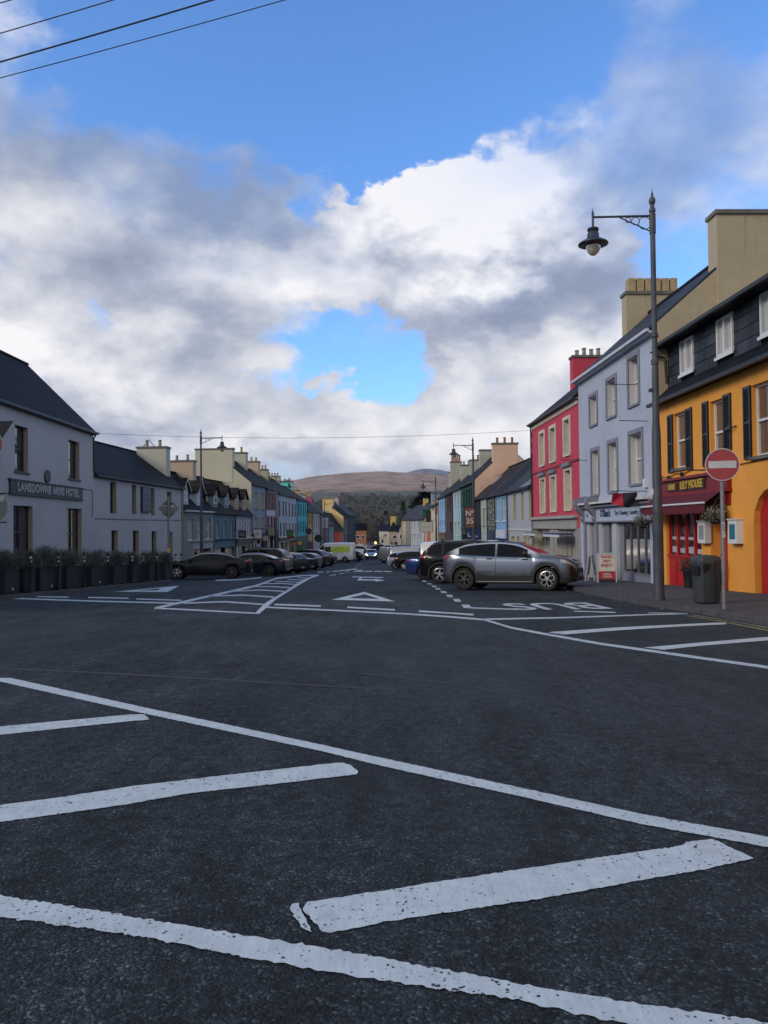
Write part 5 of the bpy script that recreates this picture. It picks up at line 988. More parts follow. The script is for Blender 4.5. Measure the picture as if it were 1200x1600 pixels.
d=HD['tanhouse']; h=House(d,'narrow tan house between turquoise and white neighbours',RW('tan_render',(.42,.31,.13),.2),SL,6.4,2.9,2.9,frame=plain('window_frame_tan',(.3,.18,.08),.5),sill=False)
h.part('plinth_band',[(.01,h.L-.01,-.05,-.001,-3.4,-.6)],RW('dull_red_ground_floor',(.20,.04,.05),.2)); h.chimney(h.L-.3,1.9,3.3,6.9,RW('yellow_stack',(.58,.43,.13),.2),2,POT_C,.8,4.5)
d=HD['palehouseb']; h=House(d,'plain white-grey house right of the narrow tan one',RW('off_white_render',(.42,.42,.42),.3),SL,6.3,2.9,2.9,frame=F_CREAM,pane=G_BLIND,sill=False)
h.chimney(3.6,2.2,3.4,6.6,RW('cream_stack_b',(.48,.45,.36),.3),2,POT_G,.8,4.5); h.chimney(h.L-.3,2.2,3.4,6.5,RW('cream_stack_c',(.50,.47,.38),.3),0,thick=.8,zbot=4.5)
d=HD['darkpale']; h=House(d,'brown-grey house with whitish bays above the white van',RW('brown_grey_render',(.18,.16,.155),.3),SL2,6.0,2.9,2.9,frame=WHITE,surround=('band',.25,.12,WHITE),pane=G_NET)
h.chimney(h.L*.45,1.9,3.3,6.4,RW('raspberry_stack',(.48,.08,.17),.15),4,POT_C,.8,4.5,poth=.9); h.part('white_parapet',[(h.L-3,h.L-.1,-.3,3,4.05,4.25)],WHITE)
d=HD['slatefront']; h=House(d,'small blue-grey house just left of the orange-red one',RW('powder_blue_render',(.26,.32,.40),.2),SL2,4.3,2.4,2.4,frame=F_BLACK,sill=False)
h.part('dormer',[(3,4.4,.6,1.8,2.2,3.6)],BEI)
d=HD['orangered']; h=House(d,'single storey vermilion orange house with a dark steep roof',RW('vermilion_render',(.66,.10,.035),.1),SL,4.1,2.4,2.4)
h.part('painted_patch',[(5.2,6.0,-.04,-.001,-3,.9),(7.6,9.4,-.04,-.001,-3,.9)],RW('pale_pink_paint',(.5,.28,.24),.2))
YG=RW('mustard_render',(.66,.50,.22),.15)
d=HD['yellowgable']; h=House(d,'tall house showing a mustard yellow gable above the orange-red roof',RW('grey_front_render',(.14,.15,.17),.2),SL,5.9,2.9,2.9,gablemat=YG)
h.chimney(.4,1.9,4.0,6.9,YG,3,POT_C,.8,4); 
d=HD['navyhouse']; h=House(d,'dark navy grey terrace front at the far left end of the street',RW('navy_render',(.055,.068,.09),.2),SLN,6.9,3.1,3.1,frame=F_WHITE)
h.chimney(.8,1.9,3.3,7.4,RW('pale_grey_stack',(.38,.40,.42),.2),0,thick=.8,zbot=5); h.chimney(4.5,2.2,3.2,7.6,RW('red_stack',(.42,.06,.04),.2),2,POT_R,.8,5)
# ---------------- end of the street: a few detached houses facing us
def cottage(name,label,x,y,w,dp,wall_h,ridge,wallm,roofm,rz=0,wins=(),chim=None,gable_front=False,hip=False,group=None):
    z=gz(x,y) if sqrt(x*x+y*y)<300 else hill_h(x,y)
    r=thing(name,label,'house',(x,y,z),rz,group); mb=MB(); H2=ridge
    mb.box(-w/2,w/2,0,dp,-1,wall_h)
    if gable_front: mb.face([(-w/2,0,wall_h),(w/2,0,wall_h),(0,0,H2)]); mb.face([(-w/2,dp,wall_h),(0,dp,H2),(w/2,dp,wall_h)])
    elif not hip: mb.face([(-w/2,0,wall_h),(-w/2,dp/2,H2),(-w/2,dp,wall_h)]); mb.face([(w/2,0,wall_h),(w/2,dp,wall_h),(w/2,dp/2,H2)])
    mb.build('wall',wallm,r); rf=MB(); o=.2
    if gable_front:
        for s in (-1,1): rf.hexa([(s*(w/2+o),-o,wall_h-.15),(0,-o,H2),(0,dp+o,H2),(s*(w/2+o),dp+o,wall_h-.15),(s*(w/2+o),-o,wall_h-.02),(0,-o,H2+.14),(0,dp+o,H2+.14),(s*(w/2+o),dp+o,wall_h-.02)])
    elif hip:
        q=min(w,dp)*.38; A=[(-w/2-o,-o,wall_h),(w/2+o,-o,wall_h),(w/2+o,dp+o,wall_h),(-w/2-o,dp+o,wall_h)]; a,b=(-w/2+q,dp/2,H2),(w/2-q,dp/2,H2)
        if w<dp: a,b=(0,q,H2),(0,dp-q,H2); rf.face([A[0],A[1],a]); rf.face([A[1],A[2],b,a]); rf.face([A[2],A[3],b]); rf.face([A[3],A[0],a,b])
        else: rf.face([A[0],A[1],b,a]); rf.face([A[1],A[2],b]); rf.face([A[2],A[3],a,b]); rf.face([A[3],A[0],a])
    else:
        rf.hexa([(-w/2-o,-o,wall_h-.15),(w/2+o,-o,wall_h-.15),(w/2+o,dp/2,H2),(-w/2-o,dp/2,H2),(-w/2-o,-o,wall_h-.02),(w/2+o,-o,wall_h-.02),(w/2+o,dp/2,H2+.14),(-w/2-o,dp/2,H2+.14)])
        rf.hexa([(-w/2-o,dp/2,H2),(w/2+o,dp/2,H2),(w/2+o,dp+o,wall_h-.15),(-w/2-o,dp+o,wall_h-.15),(-w/2-o,dp/2,H2+.14),(w/2+o,dp/2,H2+.14),(w/2+o,dp+o,wall_h-.02),(-w/2-o,dp+o,wall_h-.02)])
    rf.build('roof',roofm,r)
    for (wx,wz,ww,wh) in wins:
        m=MB(); 
        for a0,a1,b0,b1 in ((-ww/2-.08,-ww/2,0,wh),(ww/2,ww/2+.08,0,wh),(-ww/2-.08,ww/2+.08,wh,wh+.08),(-ww/2-.08,ww/2+.08,-.08,0)): m.box(a0,a1,-.07,0,b0,b1)
        f=m.build('window',F_WHITE,r,(wx,0,wz)); m=MB(); m.box(-ww/2,ww/2,-.03,.0,0,wh); m.build('pane',G_DARK,f)
    if chim:
        for cx,cy,cw,ch in chim[0]: m=MB(); m.box(cx-cw/2,cx+cw/2,cy-.4,cy+.4,wall_h,ch); m.box(cx-cw/2-.06,cx+cw/2+.06,cy-.46,cy+.46,ch,ch+.12); m.build('chimney',chim[1],r)
    return r
TANW=RW('pink_beige_render',(.46,.36,.28),.15)
cottage('corner_house','beige corner house with a navy hipped roof facing up the street',7.0,205,2.5,8,4.35,7.0,TANW,SLN,0,[(.2,2.5,.8,.7),(-.6,.1,.3,1.6),(.5,.1,.7,1.5)],([(-.0,3.4,1.5,8.3)],RW('yellow_stack',(.58,.43,.13),.2)),hip=True)
cottage('white_end_house','small white house with a steep dark roof right of the navy roofed one',8.9,201,1.5,6,4.2,6.5,RW('bright_white_render',(.60,.60,.56),.1),SLN,0,[(-.25,2.6,.35,.8),(.35,2.6,.35,.8)],gable_front=True)
m_=MB(); m_.box(8.10,8.2,199.5,200.6,gz(8,200)+1.2,gz(8,200)+4.3); tag(m_.build('wall_sign',plain('purple_sign',(.10,.10,.35),.5)),'narrow purple sign beside the beige corner house','sign')
cottage('white_gable_house','white gabled house glimpsed left of the beige corner house',4.6,212,2.6,6,4.6,6.0,RW('bright_white_render',(.60,.60,.56),.1),SLN,0,[(.3,2.9,.5,.6),(-.5,1.2,.5,.8)])
cottage('brick_end_house','low terracotta house at the far left bend',-1.9,196,3.2,6,4.9,6.3,RW('terracotta_render',(.36,.16,.09),.3),SL,0,[(-.6,2.7,.7,.7),(.7,2.5,.6,.9),(-.8,.6,.8,1.1)])
def seat_on_hill(px,py,R0=280):
    a=atan((px-574)/1200); R=R0
    while R<2900:
        x,y=R*sin(a),R*cos(a); z=hill_h(x,y) if R>300 else gz(x,y)-.1
        if z>=1.5+(823-py)/1200*y: break
        R+=4
    return R,x,y,z
WHR=RW('bright_white_render',(.60,.60,.56),.1); CRR=RW('pale_yellow_render',(.58,.50,.32),.15)
for i,(px_,py_,R_,w_,m1,lab) in enumerate([(596,799,430,9,CRR,'cream gabled house alone among bare trees on the slope'),(607,802,455,7,WHR,'small white cottage below the cream gabled house on the slope'),(531,797,330,6,WHR,'white gable peeping over the navy grey terrace'),
    (574,792,560,4,WHR,'tiny white cottage on the wooded hillside above the road end'),(516,788,800,8,WHR,'distant white farmhouse on the left hillside'),(500,780,1000,12,CRR,'long pale farm building high on the left slope')]):
    R_,x_,y_,zg=seat_on_hill(px_,py_+{0:12,1:8,2:9,3:7,4:6,5:5}[i],250)
    w_=w_*.5*R_/330 if i in (0,1,2) else 6.0+i
    r=cottage('hillside_house',lab,x_,y_,w_,7,3.0,5.2,m1,SL2,radians(20) if i%2==0 else 0,[(-w_*.25,1.2,.9,1.1),(w_*.25,1.2,.9,1.1)],gable_front=(i in(0,2)))

# ================================================================ vehicles
TYRE=worn('tyre_rubber',(.014,.014,.015),.8,.3,20,dirt=(.06,.055,.05),dirt_amt=.5); RIM=plain('alloy_silver',(.50,.50,.50),.28,.9); RIMD=worn('alloy_brake_dust',(.10,.09,.08),.5,.3,8,metal=.5); TRIM=worn('black_plastic',(.016,.016,.018),.55,.3,12,dirt=(.05,.047,.042),dirt_amt=.5)
CGL=plain('car_glass',(.004,.005,.006),.03,0,.22,0); CHR=plain('chrome_strip',(.6,.6,.6),.15,1.0); LRED=plain('tail_lamp_red',(.38,.010,.014),.15,0,.6,1); LCLR=plain('head_lamp_clear',(.42,.43,.45),.12,.3,.6,1); PLATE=plain('number_plate_white',(.28,.28,.26),.5)
LON=plain('head_lamp_lit',(.9,.9,.85),.2,0,.5,0,(1,.93,.78),9.0); LAMB=plain('amber_lamp_lit',(.8,.4,.05),.2,0,.5,0,(1,.5,.08),7.0)
def interp(tab,x):
    if x<=tab[0][0]: return tab[0][1]
    for (a,za),(b,zb) in zip(tab,tab[1:]):
        if x<=b: return za+(zb-za)*(x-a)/(b-a)
    return tab[-1][1]
def smooth_tab(tab,n=5):
    """Catmull-Rom through the control points"""
    out=[]; T_=[tab[0]]+list(tab)+[tab[-1]]
    for i in range(1,len(T_)-2):
        p0,p1,p2,p3=T_[i-1:i+3]
        for j in range(n):
            t=j/n; x=p1[0]+(p2[0]-p1[0])*t; m1=(p2[1]-p0[1])/max(1e-6,(p2[0]-p0[0])); m2=(p3[1]-p1[1])/max(1e-6,(p3[0]-p1[0])); dx=p2[0]-p1[0]
            y=(2*t**3-3*t**2+1)*p1[1]+(t**3-2*t**2+t)*dx*m1+(-2*t**3+3*t**2)*p2[1]+(t**3-t**2)*dx*m2; out.append((x,y))
    out.append(tab[-1]); return out
SPEC={
'crossover':dict(wr=.345,ax=(-1.33,1.33),arch=.41,W=.90,top=[(-2.10,.62),(-2.09,.90),(-2.03,1.08),(-1.88,1.17),(-1.45,1.35),(-1.05,1.45),(-.45,1.50),(.05,1.485),(.45,1.40),(.80,1.24),(1.15,1.09),(1.60,1.02),(1.95,.93),(2.12,.80),(2.17,.62)],
  belt=[(-2.10,.60),(-2.09,.88),(-2.03,1.02),(-1.6,1.08),(-1.0,1.03),(0,.98),(.9,.97),(1.15,.97),(1.6,.94),(1.95,.86),(2.12,.74),(2.17,.58)],bot=[(-2.10,.46),(-2.0,.30),(-1.8,.26),(-.8,.215),(.8,.205),(1.9,.22),(2.17,.32)],
  hw=[(-2.10,.64),(-2.06,.76),(-1.93,.85),(-1.6,.895),(-1.2,.90),(1.2,.90),(1.7,.88),(1.95,.80),(2.10,.65),(2.17,.50)],side=[(-1.50,-.30),(-.24,.74)],ws=(.28,1.10),rg=(-1.90,-1.25),tumble=.34,clad=True),
'suv':dict(wr=.375,ax=(-1.45,1.46),arch=.44,W=.96,top=[(-2.36,.60),(-2.35,1.0),(-2.27,1.16),(-2.05,1.42),(-1.75,1.66),(-1.2,1.75),(-.4,1.77),(.25,1.73),(.60,1.60),(1.2,1.15),(1.7,1.08),(2.15,1.0),(2.38,.85),(2.44,.6)],
  belt=[(-2.36,.58),(-2.35,.98),(-2.27,1.10),(-1.6,1.14),(-.5,1.10),(.9,1.06),(1.2,1.05),(1.7,1.0),(2.15,.92),(2.38,.78),(2.44,.56)],bot=[(-2.36,.42),(-2.2,.32),(-.8,.26),(.8,.26),(2.1,.27),(2.44,.36)],
  hw=[(-2.36,.72),(-2.30,.82),(-2.1,.91),(-1.6,.96),(1.4,.96),(1.9,.91),(2.2,.80),(2.38,.62),(2.44,.5)],side=[(-2.0,-1.36),(-1.28,-.38),(-.30,.78)],ws=(.42,1.12),rg=(-2.22,-1.80),tumble=.26,clad=True),
'sedan':dict(wr=.33,ax=(-1.42,1.44),arch=.385,W=.90,top=[(-2.40,.58),(-2.38,.90),(-2.28,1.02),(-1.75,1.07),(-1.25,1.28),(-.75,1.41),(-.2,1.44),(.25,1.40),(.65,1.22),(1.10,1.00),(1.7,.92),(2.15,.80),(2.33,.68),(2.38,.5)],
  belt=[(-2.40,.56),(-2.38,.86),(-2.28,.95),(-1.7,.97),(0,.92),(1.10,.88),(1.7,.84),(2.15,.73),(2.33,.62),(2.38,.48)],bot=[(-2.40,.40),(-2.25,.27),(-.8,.20),(.8,.20),(2.1,.22),(2.38,.32)],
  hw=[(-2.40,.66),(-2.33,.76),(-2.1,.85),(-1.6,.90),(1.4,.90),(1.85,.86),(2.15,.75),(2.32,.58),(2.38,.45)],side=[(-1.55,-.95),(-.90,-.22),(-.16,.80)],ws=(.25,1.08),rg=(-1.72,-1.0),tumble=.36,clad=False),
'hatch':dict(wr=.32,ax=(-1.22,1.25),arch=.375,W=.87,top=[(-1.98,.58),(-1.97,.92),(-1.90,1.06),(-1.62,1.34),(-1.2,1.46),(-.5,1.49),(.1,1.46),(.5,1.33),(1.02,1.03),(1.5,.95),(1.85,.82),(2.0,.70),(2.05,.5)],
  belt=[(-1.98,.56),(-1.97,.90),(-1.90,.99),(-1.2,.99),(0,.95),(1.02,.90),(1.5,.86),(1.85,.75),(2.0,.62),(2.05,.48)],bot=[(-1.98,.42),(-1.85,.27),(-.7,.21),(.7,.21),(1.8,.23),(2.05,.33)],
  hw=[(-1.98,.66),(-1.92,.76),(-1.75,.84),(-1.3,.87),(1.1,.87),(1.55,.83),(1.85,.70),(2.0,.52),(2.05,.4)],side=[(-1.72,-1.12),(-1.05,-.28),(-.22,.72)],ws=(.28,.98),rg=(-1.88,-1.45),tumble=.30,clad=False),
'panel_van':dict(wr=.33,ax=(-1.45,1.5),arch=.39,W=.94,top=[(-2.35,.55),(-2.35,1.6),(-2.30,1.82),(-2.1,1.90),(-1,1.93),(.3,1.92),(.75,1.84),(1.1,1.62),(1.65,1.15),(2.05,1.02),(2.3,.85),(2.36,.5)],
  belt=[(-2.35,.53),(-2.35,1.10),(-1,1.12),(.5,1.10),(1.4,1.06),(1.65,1.03),(2.05,.93),(2.3,.78),(2.36,.48)],bot=[(-2.35,.36),(-2.2,.28),(2.1,.26),(2.36,.34)],
  hw=[(-2.35,.86),(-2.3,.91),(-2.0,.94),(1.4,.94),(1.9,.88),(2.2,.72),(2.36,.5)],side=[(.35,1.35)],ws=(.95,1.62),rg=None,tumble=.10,clad=False),
'high_van':dict(wr=.35,ax=(-1.75,1.75),arch=.42,W=1.0,top=[(-2.85,.60),(-2.85,2.3),(-2.80,2.52),(-2.6,2.58),(-.5,2.60),(.9,2.56),(1.2,2.42),(1.65,1.85),(2.10,1.30),(2.5,1.15),(2.75,.95),(2.85,.55)],
  belt=[(-2.85,.58),(-2.85,1.22),(-1,1.24),(1.3,1.22),(2.10,1.15),(2.5,1.05),(2.75,.86),(2.85,.52)],bot=[(-2.85,.42),(-2.7,.36),(2.5,.30),(2.85,.38)],
  hw=[(-2.85,.95),(-2.8,.98),(-2.5,1.0),(1.8,1.0),(2.3,.94),(2.65,.78),(2.85,.55)],side=[(1.0,1.85)],ws=(1.35,2.08),rg=None,tumble=.07,clad=False)}
CARM={}
def car_meshes(kind):
    if kind in CARM: return CARM[kind]
    S=SPEC[kind]; top,belt,bot,hw=[smooth_tab(S[k]) for k in ('top','belt','bot','hw')]; x0,x1=S['top'][0][0],S['top'][-1][0]; ra=S['arch']
    def arch(x):
        z=0
        for ax in S['ax']:
            q=ra*ra-(x-ax)**2
            if q>0: z=max(z,S['wr']+sqrt(q)*.97)
        return z
    def sec(x,low=True):
        zt,zb,w=interp(top,x),interp(belt,x),interp(hw,x); zb=min(zb,zt-.005); zl=interp(bot,x)
        if low: zl=max(zl,arch(x))
        zl=min(zl,zb-.04); gh=max(0,zt-zb-.12); tw=S['tumble']*gh; q=zt-zb
        wr=max(.05,w*.93-tw)
        # shoulder line runs over the arches
        def H(f): return zl+(zb-zl)*f
        return [(w*.955,zl),(w*.985,H(.12)),(w*1.0,H(.38)),(w*1.0,H(.66)),(w*.985,H(.86)),(w*.955,zb),(w*.93,zb+q*.05),(w*.93-(w*.93-wr)*.86,zb+q*.80),(wr,zb+q*.90),(wr*.86,zb+q*.965),(wr*.5,zt-.003),(0,zt)]
    n=int((x1-x0)/.045); xs=[x0+(x1-x0)*(i/n) for i in range(n+1)]; xs=sorted(set([round(x,4) for x in xs]+[x0+.015,x0+.03,x1-.03,x1-.015]+[v for a in (S['side'] or []) for v in a]+list(S['ws'])+list(S['rg'] or [])))
    def S3(x,t,side=1,off=0):
        s=sec(x); i=min(int(t),10); f=t-i; a,b=s[i],s[i+1]; y,z=a[0]+(b[0]-a[0])*f,a[1]+(b[1]-a[1])*f
        e=.01; s2=sec(x+e); y2,z2=s2[i][0]+(s2[i+1][0]-s2[i][0])*f,s2[i][1]+(s2[i+1][1]-s2[i][1])*f
        if off:
            tu=Vector((0,b[0]-a[0],b[1]-a[1])); tx=Vector((e,y2-y,z2-z)); nn=tu.cross(tx)
            if nn.length>1e-9:
                nn.normalize()
                if nn.dot(Vector((0.001,y,z-.7)))<0: nn=-nn
                return (x+nn.x*off,side*(y+nn.y*off),z+nn.z*off)
        return (x,side*y,z)
    body=MB(); gl=MB(); und=MB()
    secs=[sec(x) for x in xs]
    def isglass(xa,xb,i):
        xm=(xa+xb)/2; s=sec(xm); hgt=interp(top,xm)-interp(belt,xm)
        if i==6 and hgt>.16: return any(a<=xm<=b for a,b in S['side'])
        if i in(9,10) and (S['ws'][0]<=xm<=S['ws'][1]): return True
        if i in(9,10) and S['rg'] and (S['rg'][0]<=xm<=S['rg'][1]): return True
        return False
    for k in range(len(xs)-1):
        xa,xb=xs[k],xs[k+1]; A,B=secs[k],secs[k+1]
        for sd in (1,-1):
            for i in range(11):
                q=[(xa,sd*A[i][0],A[i][1]),(xb,sd*B[i][0],B[i][1]),(xb,sd*B[i+1][0],B[i+1][1]),(xa,sd*A[i+1][0],A[i+1][1])]
                if sd<0: q=q[::-1]
                (gl if isglass(xa,xb,i) else body).face(q)
            u=[(xa,sd*A[0][0],A[0][1]),(xa,0,A[0][1]),(xb,0,B[0][1]),(xb,sd*B[0][0],B[0][1])]; und.face(u if sd<0 else u[::-1])
    for k,fl in ((0,1),(-1,0)):
        s=secs[k]; x=xs[k]; pts=[(x,p[0],p[1]) for p in s]+[(x,-p[0],p[1]) for p in reversed(s[:-1])]; body.face(pts if fl else pts[::-1])
    r={}
    r['body']=body.mesh('body',TRIM,True,32,True); r['window_glass']=gl.mesh('window_glass',CGL,True,30,True); 
    for sd in (1,-1):
        for ax in S['ax']: und.tube([(ax,sd*(S['W']-.30),S['wr']),(ax,sd*(S['W']-.34),S['wr'])],S['wr']*.97,18)
    r['underbody']=und.mesh('underbody',plain('underbody_black',(.006,.006,.006),.9))
    def patch(mb,xa,xb,ta,tb,off=.004,side=1,nx=6,ny=3,mi=0):
        G=[[S3(xa+(xb-xa)*i/nx,ta+(tb-ta)*j/ny,side,off) for j in range(ny+1)] for i in range(nx+1)]
        for i in range(nx):
            for j in range(ny):
                q=[G[i][j],G[i+1][j],G[i+1][j+1],G[i][j+1]]; mb.face(q if side>0 else q[::-1],mi)
    # seams of doors, bonnet and tailgate
    seam=MB(); dl=[S['side'][-1][1]+.12 if kind not in('panel_van','high_van') else S['side'][0][1]+.1]+[(a[1]+b[0])/2 for a,b in zip(S['side'],S['side'][1:])]+([S['side'][0][0]-.03] if len(S['side'])<3 else [S['side'][1][0]-.04])
    for xd in dl:
        for sd in (1,-1): patch(seam,xd-.006,xd+.006,.9,6.0,.002,sd,1,8)
    for sd in (1,-1):
        xa,xb=S['ws'][1]+.02,x1-.10; patch(seam,xa,xb,6.2,6.32,.002,sd,8,1)
    r['door_seam']=seam.mesh('door_seam',plain('seam_black',(.004,.004,.004),.8))
    xe=x0
    for sd in (1,-1):
        for xd in dl[:2] if len(dl)>1 else dl: hd=MB(); p=S3(xd-.20,4.55,sd,.018); hd.box(p[0]-.09,p[0]+.09,p[1]-.012,p[1]+.012,p[2]-.012,p[2]+.016); r['door_handle',sd,xd]=hd.mesh('door_handle',TRIM)
        ta=MB()
        if kind in('panel_van','high_van'): patch(ta,xe,xe+.06,3.0,6.2,.006,sd,3,4)
        else: patch(ta,xe+.004,xe+.30,4.3,5.7,.006,sd,6,3)
        r['tail_light',sd]=ta.mesh('tail_light',LRED,True,40)
        he=MB(); patch(he,x1-.42,x1-.03,4.15,5.45,.006,sd,8,3); r['headlight',sd]=he.mesh('headlight',LCLR,True,40)
    gr=MB(); zb=interp(belt,x1-.03); zl=interp(bot,x1-.03); gw=interp(hw,x1-.02)*.80
    gr.box(x1-.02,x1+.018,-gw,gw,zl+.08,zb-.06); gr.box(x1-.10,x1+.01,-gw*1.25,gw*1.25,zl-.03,zl+.09)
    for j in range(4): z=zl+.16+j*(zb-zl-.26)/4; gr.box(x1+.015,x1+.026,-gw*.9,gw*.9,z,z+.02)
    r['grille']=gr.mesh('grille',TRIM); gr=MB(); rw=interp(hw,x0+.02)*.8; gr.box(x0-.015,x0+.04,-rw,rw,interp(bot,x0)-.08,interp(bot,x0)+.10)
    r['rear_bumper']=gr.mesh('rear_bumper',TRIM)
    pl_=MB(); pl_.box(x1+.012,x1+.032,-.26,.26,zl+.10,zl+.21); r['number_plate','f']=pl_.mesh('number_plate',PLATE); pl_=MB(); zr=interp(belt,x0)*.80; pl_.box(x0-.022,x0+.002,-.26,.26,zr-.10,zr+.01); r['number_plate']=pl_.mesh('number_plate',PLATE)
    for sd in (1,-1):
        mr=MB()
        xm=S['side'][-1][1]-.03 if kind not in('panel_van','high_van') else S['side'][0][1]-.15; p=S3(xm,6.1,sd,0); mr.box(p[0]-.03,p[0]+.03,p[1],p[1]+sd*.10,p[2]+.01,p[2]+.04)
        c=Vector((p[0],p[1]+sd*.17,p[2]+.09)); b=len(mr.v)
        mr.lathe([(0,-.09),(.06,-.07),(.085,0),(.075,.05),(0,.065)],(c.x,c.y,c.z),10,axis='x'); r['wing_mirror',sd]=mr.mesh('wing_mirror',TRIM,True,50)
    if S['clad']:
        fb=MB()
        for sd in (1,-1): patch(fb,x1-.16,x1-.004,0,3.7,.008,sd,6,4)
        fb.box(x1-.01,x1+.012,-gw,gw,zl,zb-.03); r['front_bumper']=fb.mesh('front_bumper',TRIM)
        for ax in S['ax']:
            for sd in (1,-1):
                cl=MB()
                for j in range(18):
                    t0,t1=-.25+(pi+.5)*j/18,-.25+(pi+.5)*(j+1)/18
                    def pt(t,r_,o): x=ax+r_*cos(t); z=S['wr']+r_*sin(t); return (x,sd*(interp(hw,x)*1.0+o),z)
                    q=[pt(t0,ra*.97,.008),pt(t0,ra*1.13,.006),pt(t1,ra*1.13,.006),pt(t1,ra*.97,.008)]; cl.face(q); cl.face([pt(t0,ra*.97,.008),pt(t1,ra*.97,.008),pt(t1,ra*.97,-.08),pt(t0,ra*.97,-.08)])
                r['wheel_arch_cladding',sd,ax]=cl.mesh('wheel_arch_cladding',TRIM)
        for sd in (1,-1):
            cl=MB(); xa,xb=S['ax'][0]+ra*1.08,S['ax'][1]-ra*1.08; patch(cl,xa,xb,0,1.7,.006,sd,10,2); r['sill_cladding',sd]=cl.mesh('sill_cladding',TRIM)
        for sd in (1,-1): sl=MB(); z=interp(bot,0)+.05; sl.box(S['ax'][0]+ra+.05,S['ax'][1]-ra-.05,sd*S['W']*.985,sd*(S['W']*.985+.014),z,z+.028); r['sill_strip',sd]=sl.mesh('sill_strip',plain('sill_strip_grey',(.3,.3,.3),.3,.8))
        for sd in (1,-1):
            rr=MB(); P=[S3(x,8.6,sd,.02) for x in [S['side'][0][0]+.25,S['side'][0][0]+.5,0,S['ws'][0]+.02]]; rr.tube(P,.014,6); r['roof_rail',sd]=rr.mesh('roof_rail',TRIM)
    if kind=='sedan' or kind=='crossover':
        for sd in (1,-1):
            ct=MB(); a,b=S['side'][0][0],S['side'][-1][1]; m=14
            for j in range(m):
                xa,xb=a+(b-a)*j/m,a+(b-a)*(j+1)/m
                q=[S3(xa,7.08,sd,.006),S3(xb,7.08,sd,.006),S3(xb,7.4,sd,.006),S3(xa,7.4,sd,.006)]; ct.face(q)
            r['window_trim',sd]=ct.mesh('window_trim',CHR)
    CARM[kind]=r; return r
WHM={}
def wheel_meshes(r,style):
    if (r,style) in WHM: return WHM[r,style]
    w=.22; t=MB(); ri=r*(.70 if style!='steel' else .60)
    t.lathe([(ri,-w/2),(r*.93,-w/2),(r*.985,-w*.40),(r,-w*.25),(r,w*.25),(r*.985,w*.40),(r*.93,w/2),(ri,w/2)],(0,0,0),36,axis='y',cap=False)
    R=MB(); R.lathe([(ri*1.01,w*.46),(ri*.93,w*.49),(ri*.90,w*.30),(ri*.88,-w*.2)],(0,0,0),32,axis='y',cap=False)
    n=5; f=w*.42
    def spoke(a,ra_,rb,wa,wb,y=f,th=.03):
        c,s=cos(a),sin(a); P=[(c*ra_-s*wa,s*ra_+c*wa),(c*rb-s*wb,s*rb+c*wb),(c*rb+s*wb,s*rb-c*wb),(c*ra_+s*wa,s*ra_-c*wa)]
        R.hexa([(p[0],y-th,p[1]) for p in P]+[(p[0],y,p[1]) for p in P])
    if style=='snow':      # five forked spokes
        for k in range(n):
            a=2*pi*k/n+.3; spoke(a,.02,ri*.52,.020,.014)
            for s_ in (-1,1):
                a0=(cos(a)*ri*.48,sin(a)*ri*.48); a1=(cos(a+s_*.34)*ri*.93,sin(a+s_*.34)*ri*.93); d=Vector((a1[0]-a0[0],a1[1]-a0[1])).normalized(); nn=Vector((-d.y,d.x))*.012
                P=[(a0[0]+nn.x,a0[1]+nn.y),(a1[0]+nn.x,a1[1]+nn.y),(a1[0]-nn.x,a1[1]-nn.y),(a0[0]-nn.x,a0[1]-nn.y)]; R.hexa([(p[0],f-.03,p[1]) for p in P]+[(p[0],f,p[1]) for p in P])
            spoke(a+pi/n,ri*.82,ri*.93,.02,.03)
    elif style=='twin':
        for k in range(n):
            a=2*pi*k/n+.1
            for s_ in (-1,1): spoke(a+s_*.14,.03,ri*.93,.012,.014)
    else:
        for k in range(7): spoke(2*pi*k/7,.03,ri*.93,.030,.026)
    R.lathe([(0,f-.04),(.07,f-.04),(.07,f),(.05,f+.012),(0,f+.012)],(0,0,0),14,axis='y')
    bk=MB(); bk.lathe([(0,-w*.2),(ri*.9,-w*.2)],(0,0,0),20,axis='y'); bk.lathe([(0,-.02),(ri*.62,-.02),(ri*.62,.0),(0,.0)],(0,0,0),20,axis='y')
    WHM[r,style]=(t.mesh('tyre',TYRE,True,40,True),R.mesh('rim',RIM,True,30),bk.mesh('brake_disc',plain('brake_disc_grey',(.018,.018,.018),.6,.3),True,30)); return WHM[r,style]
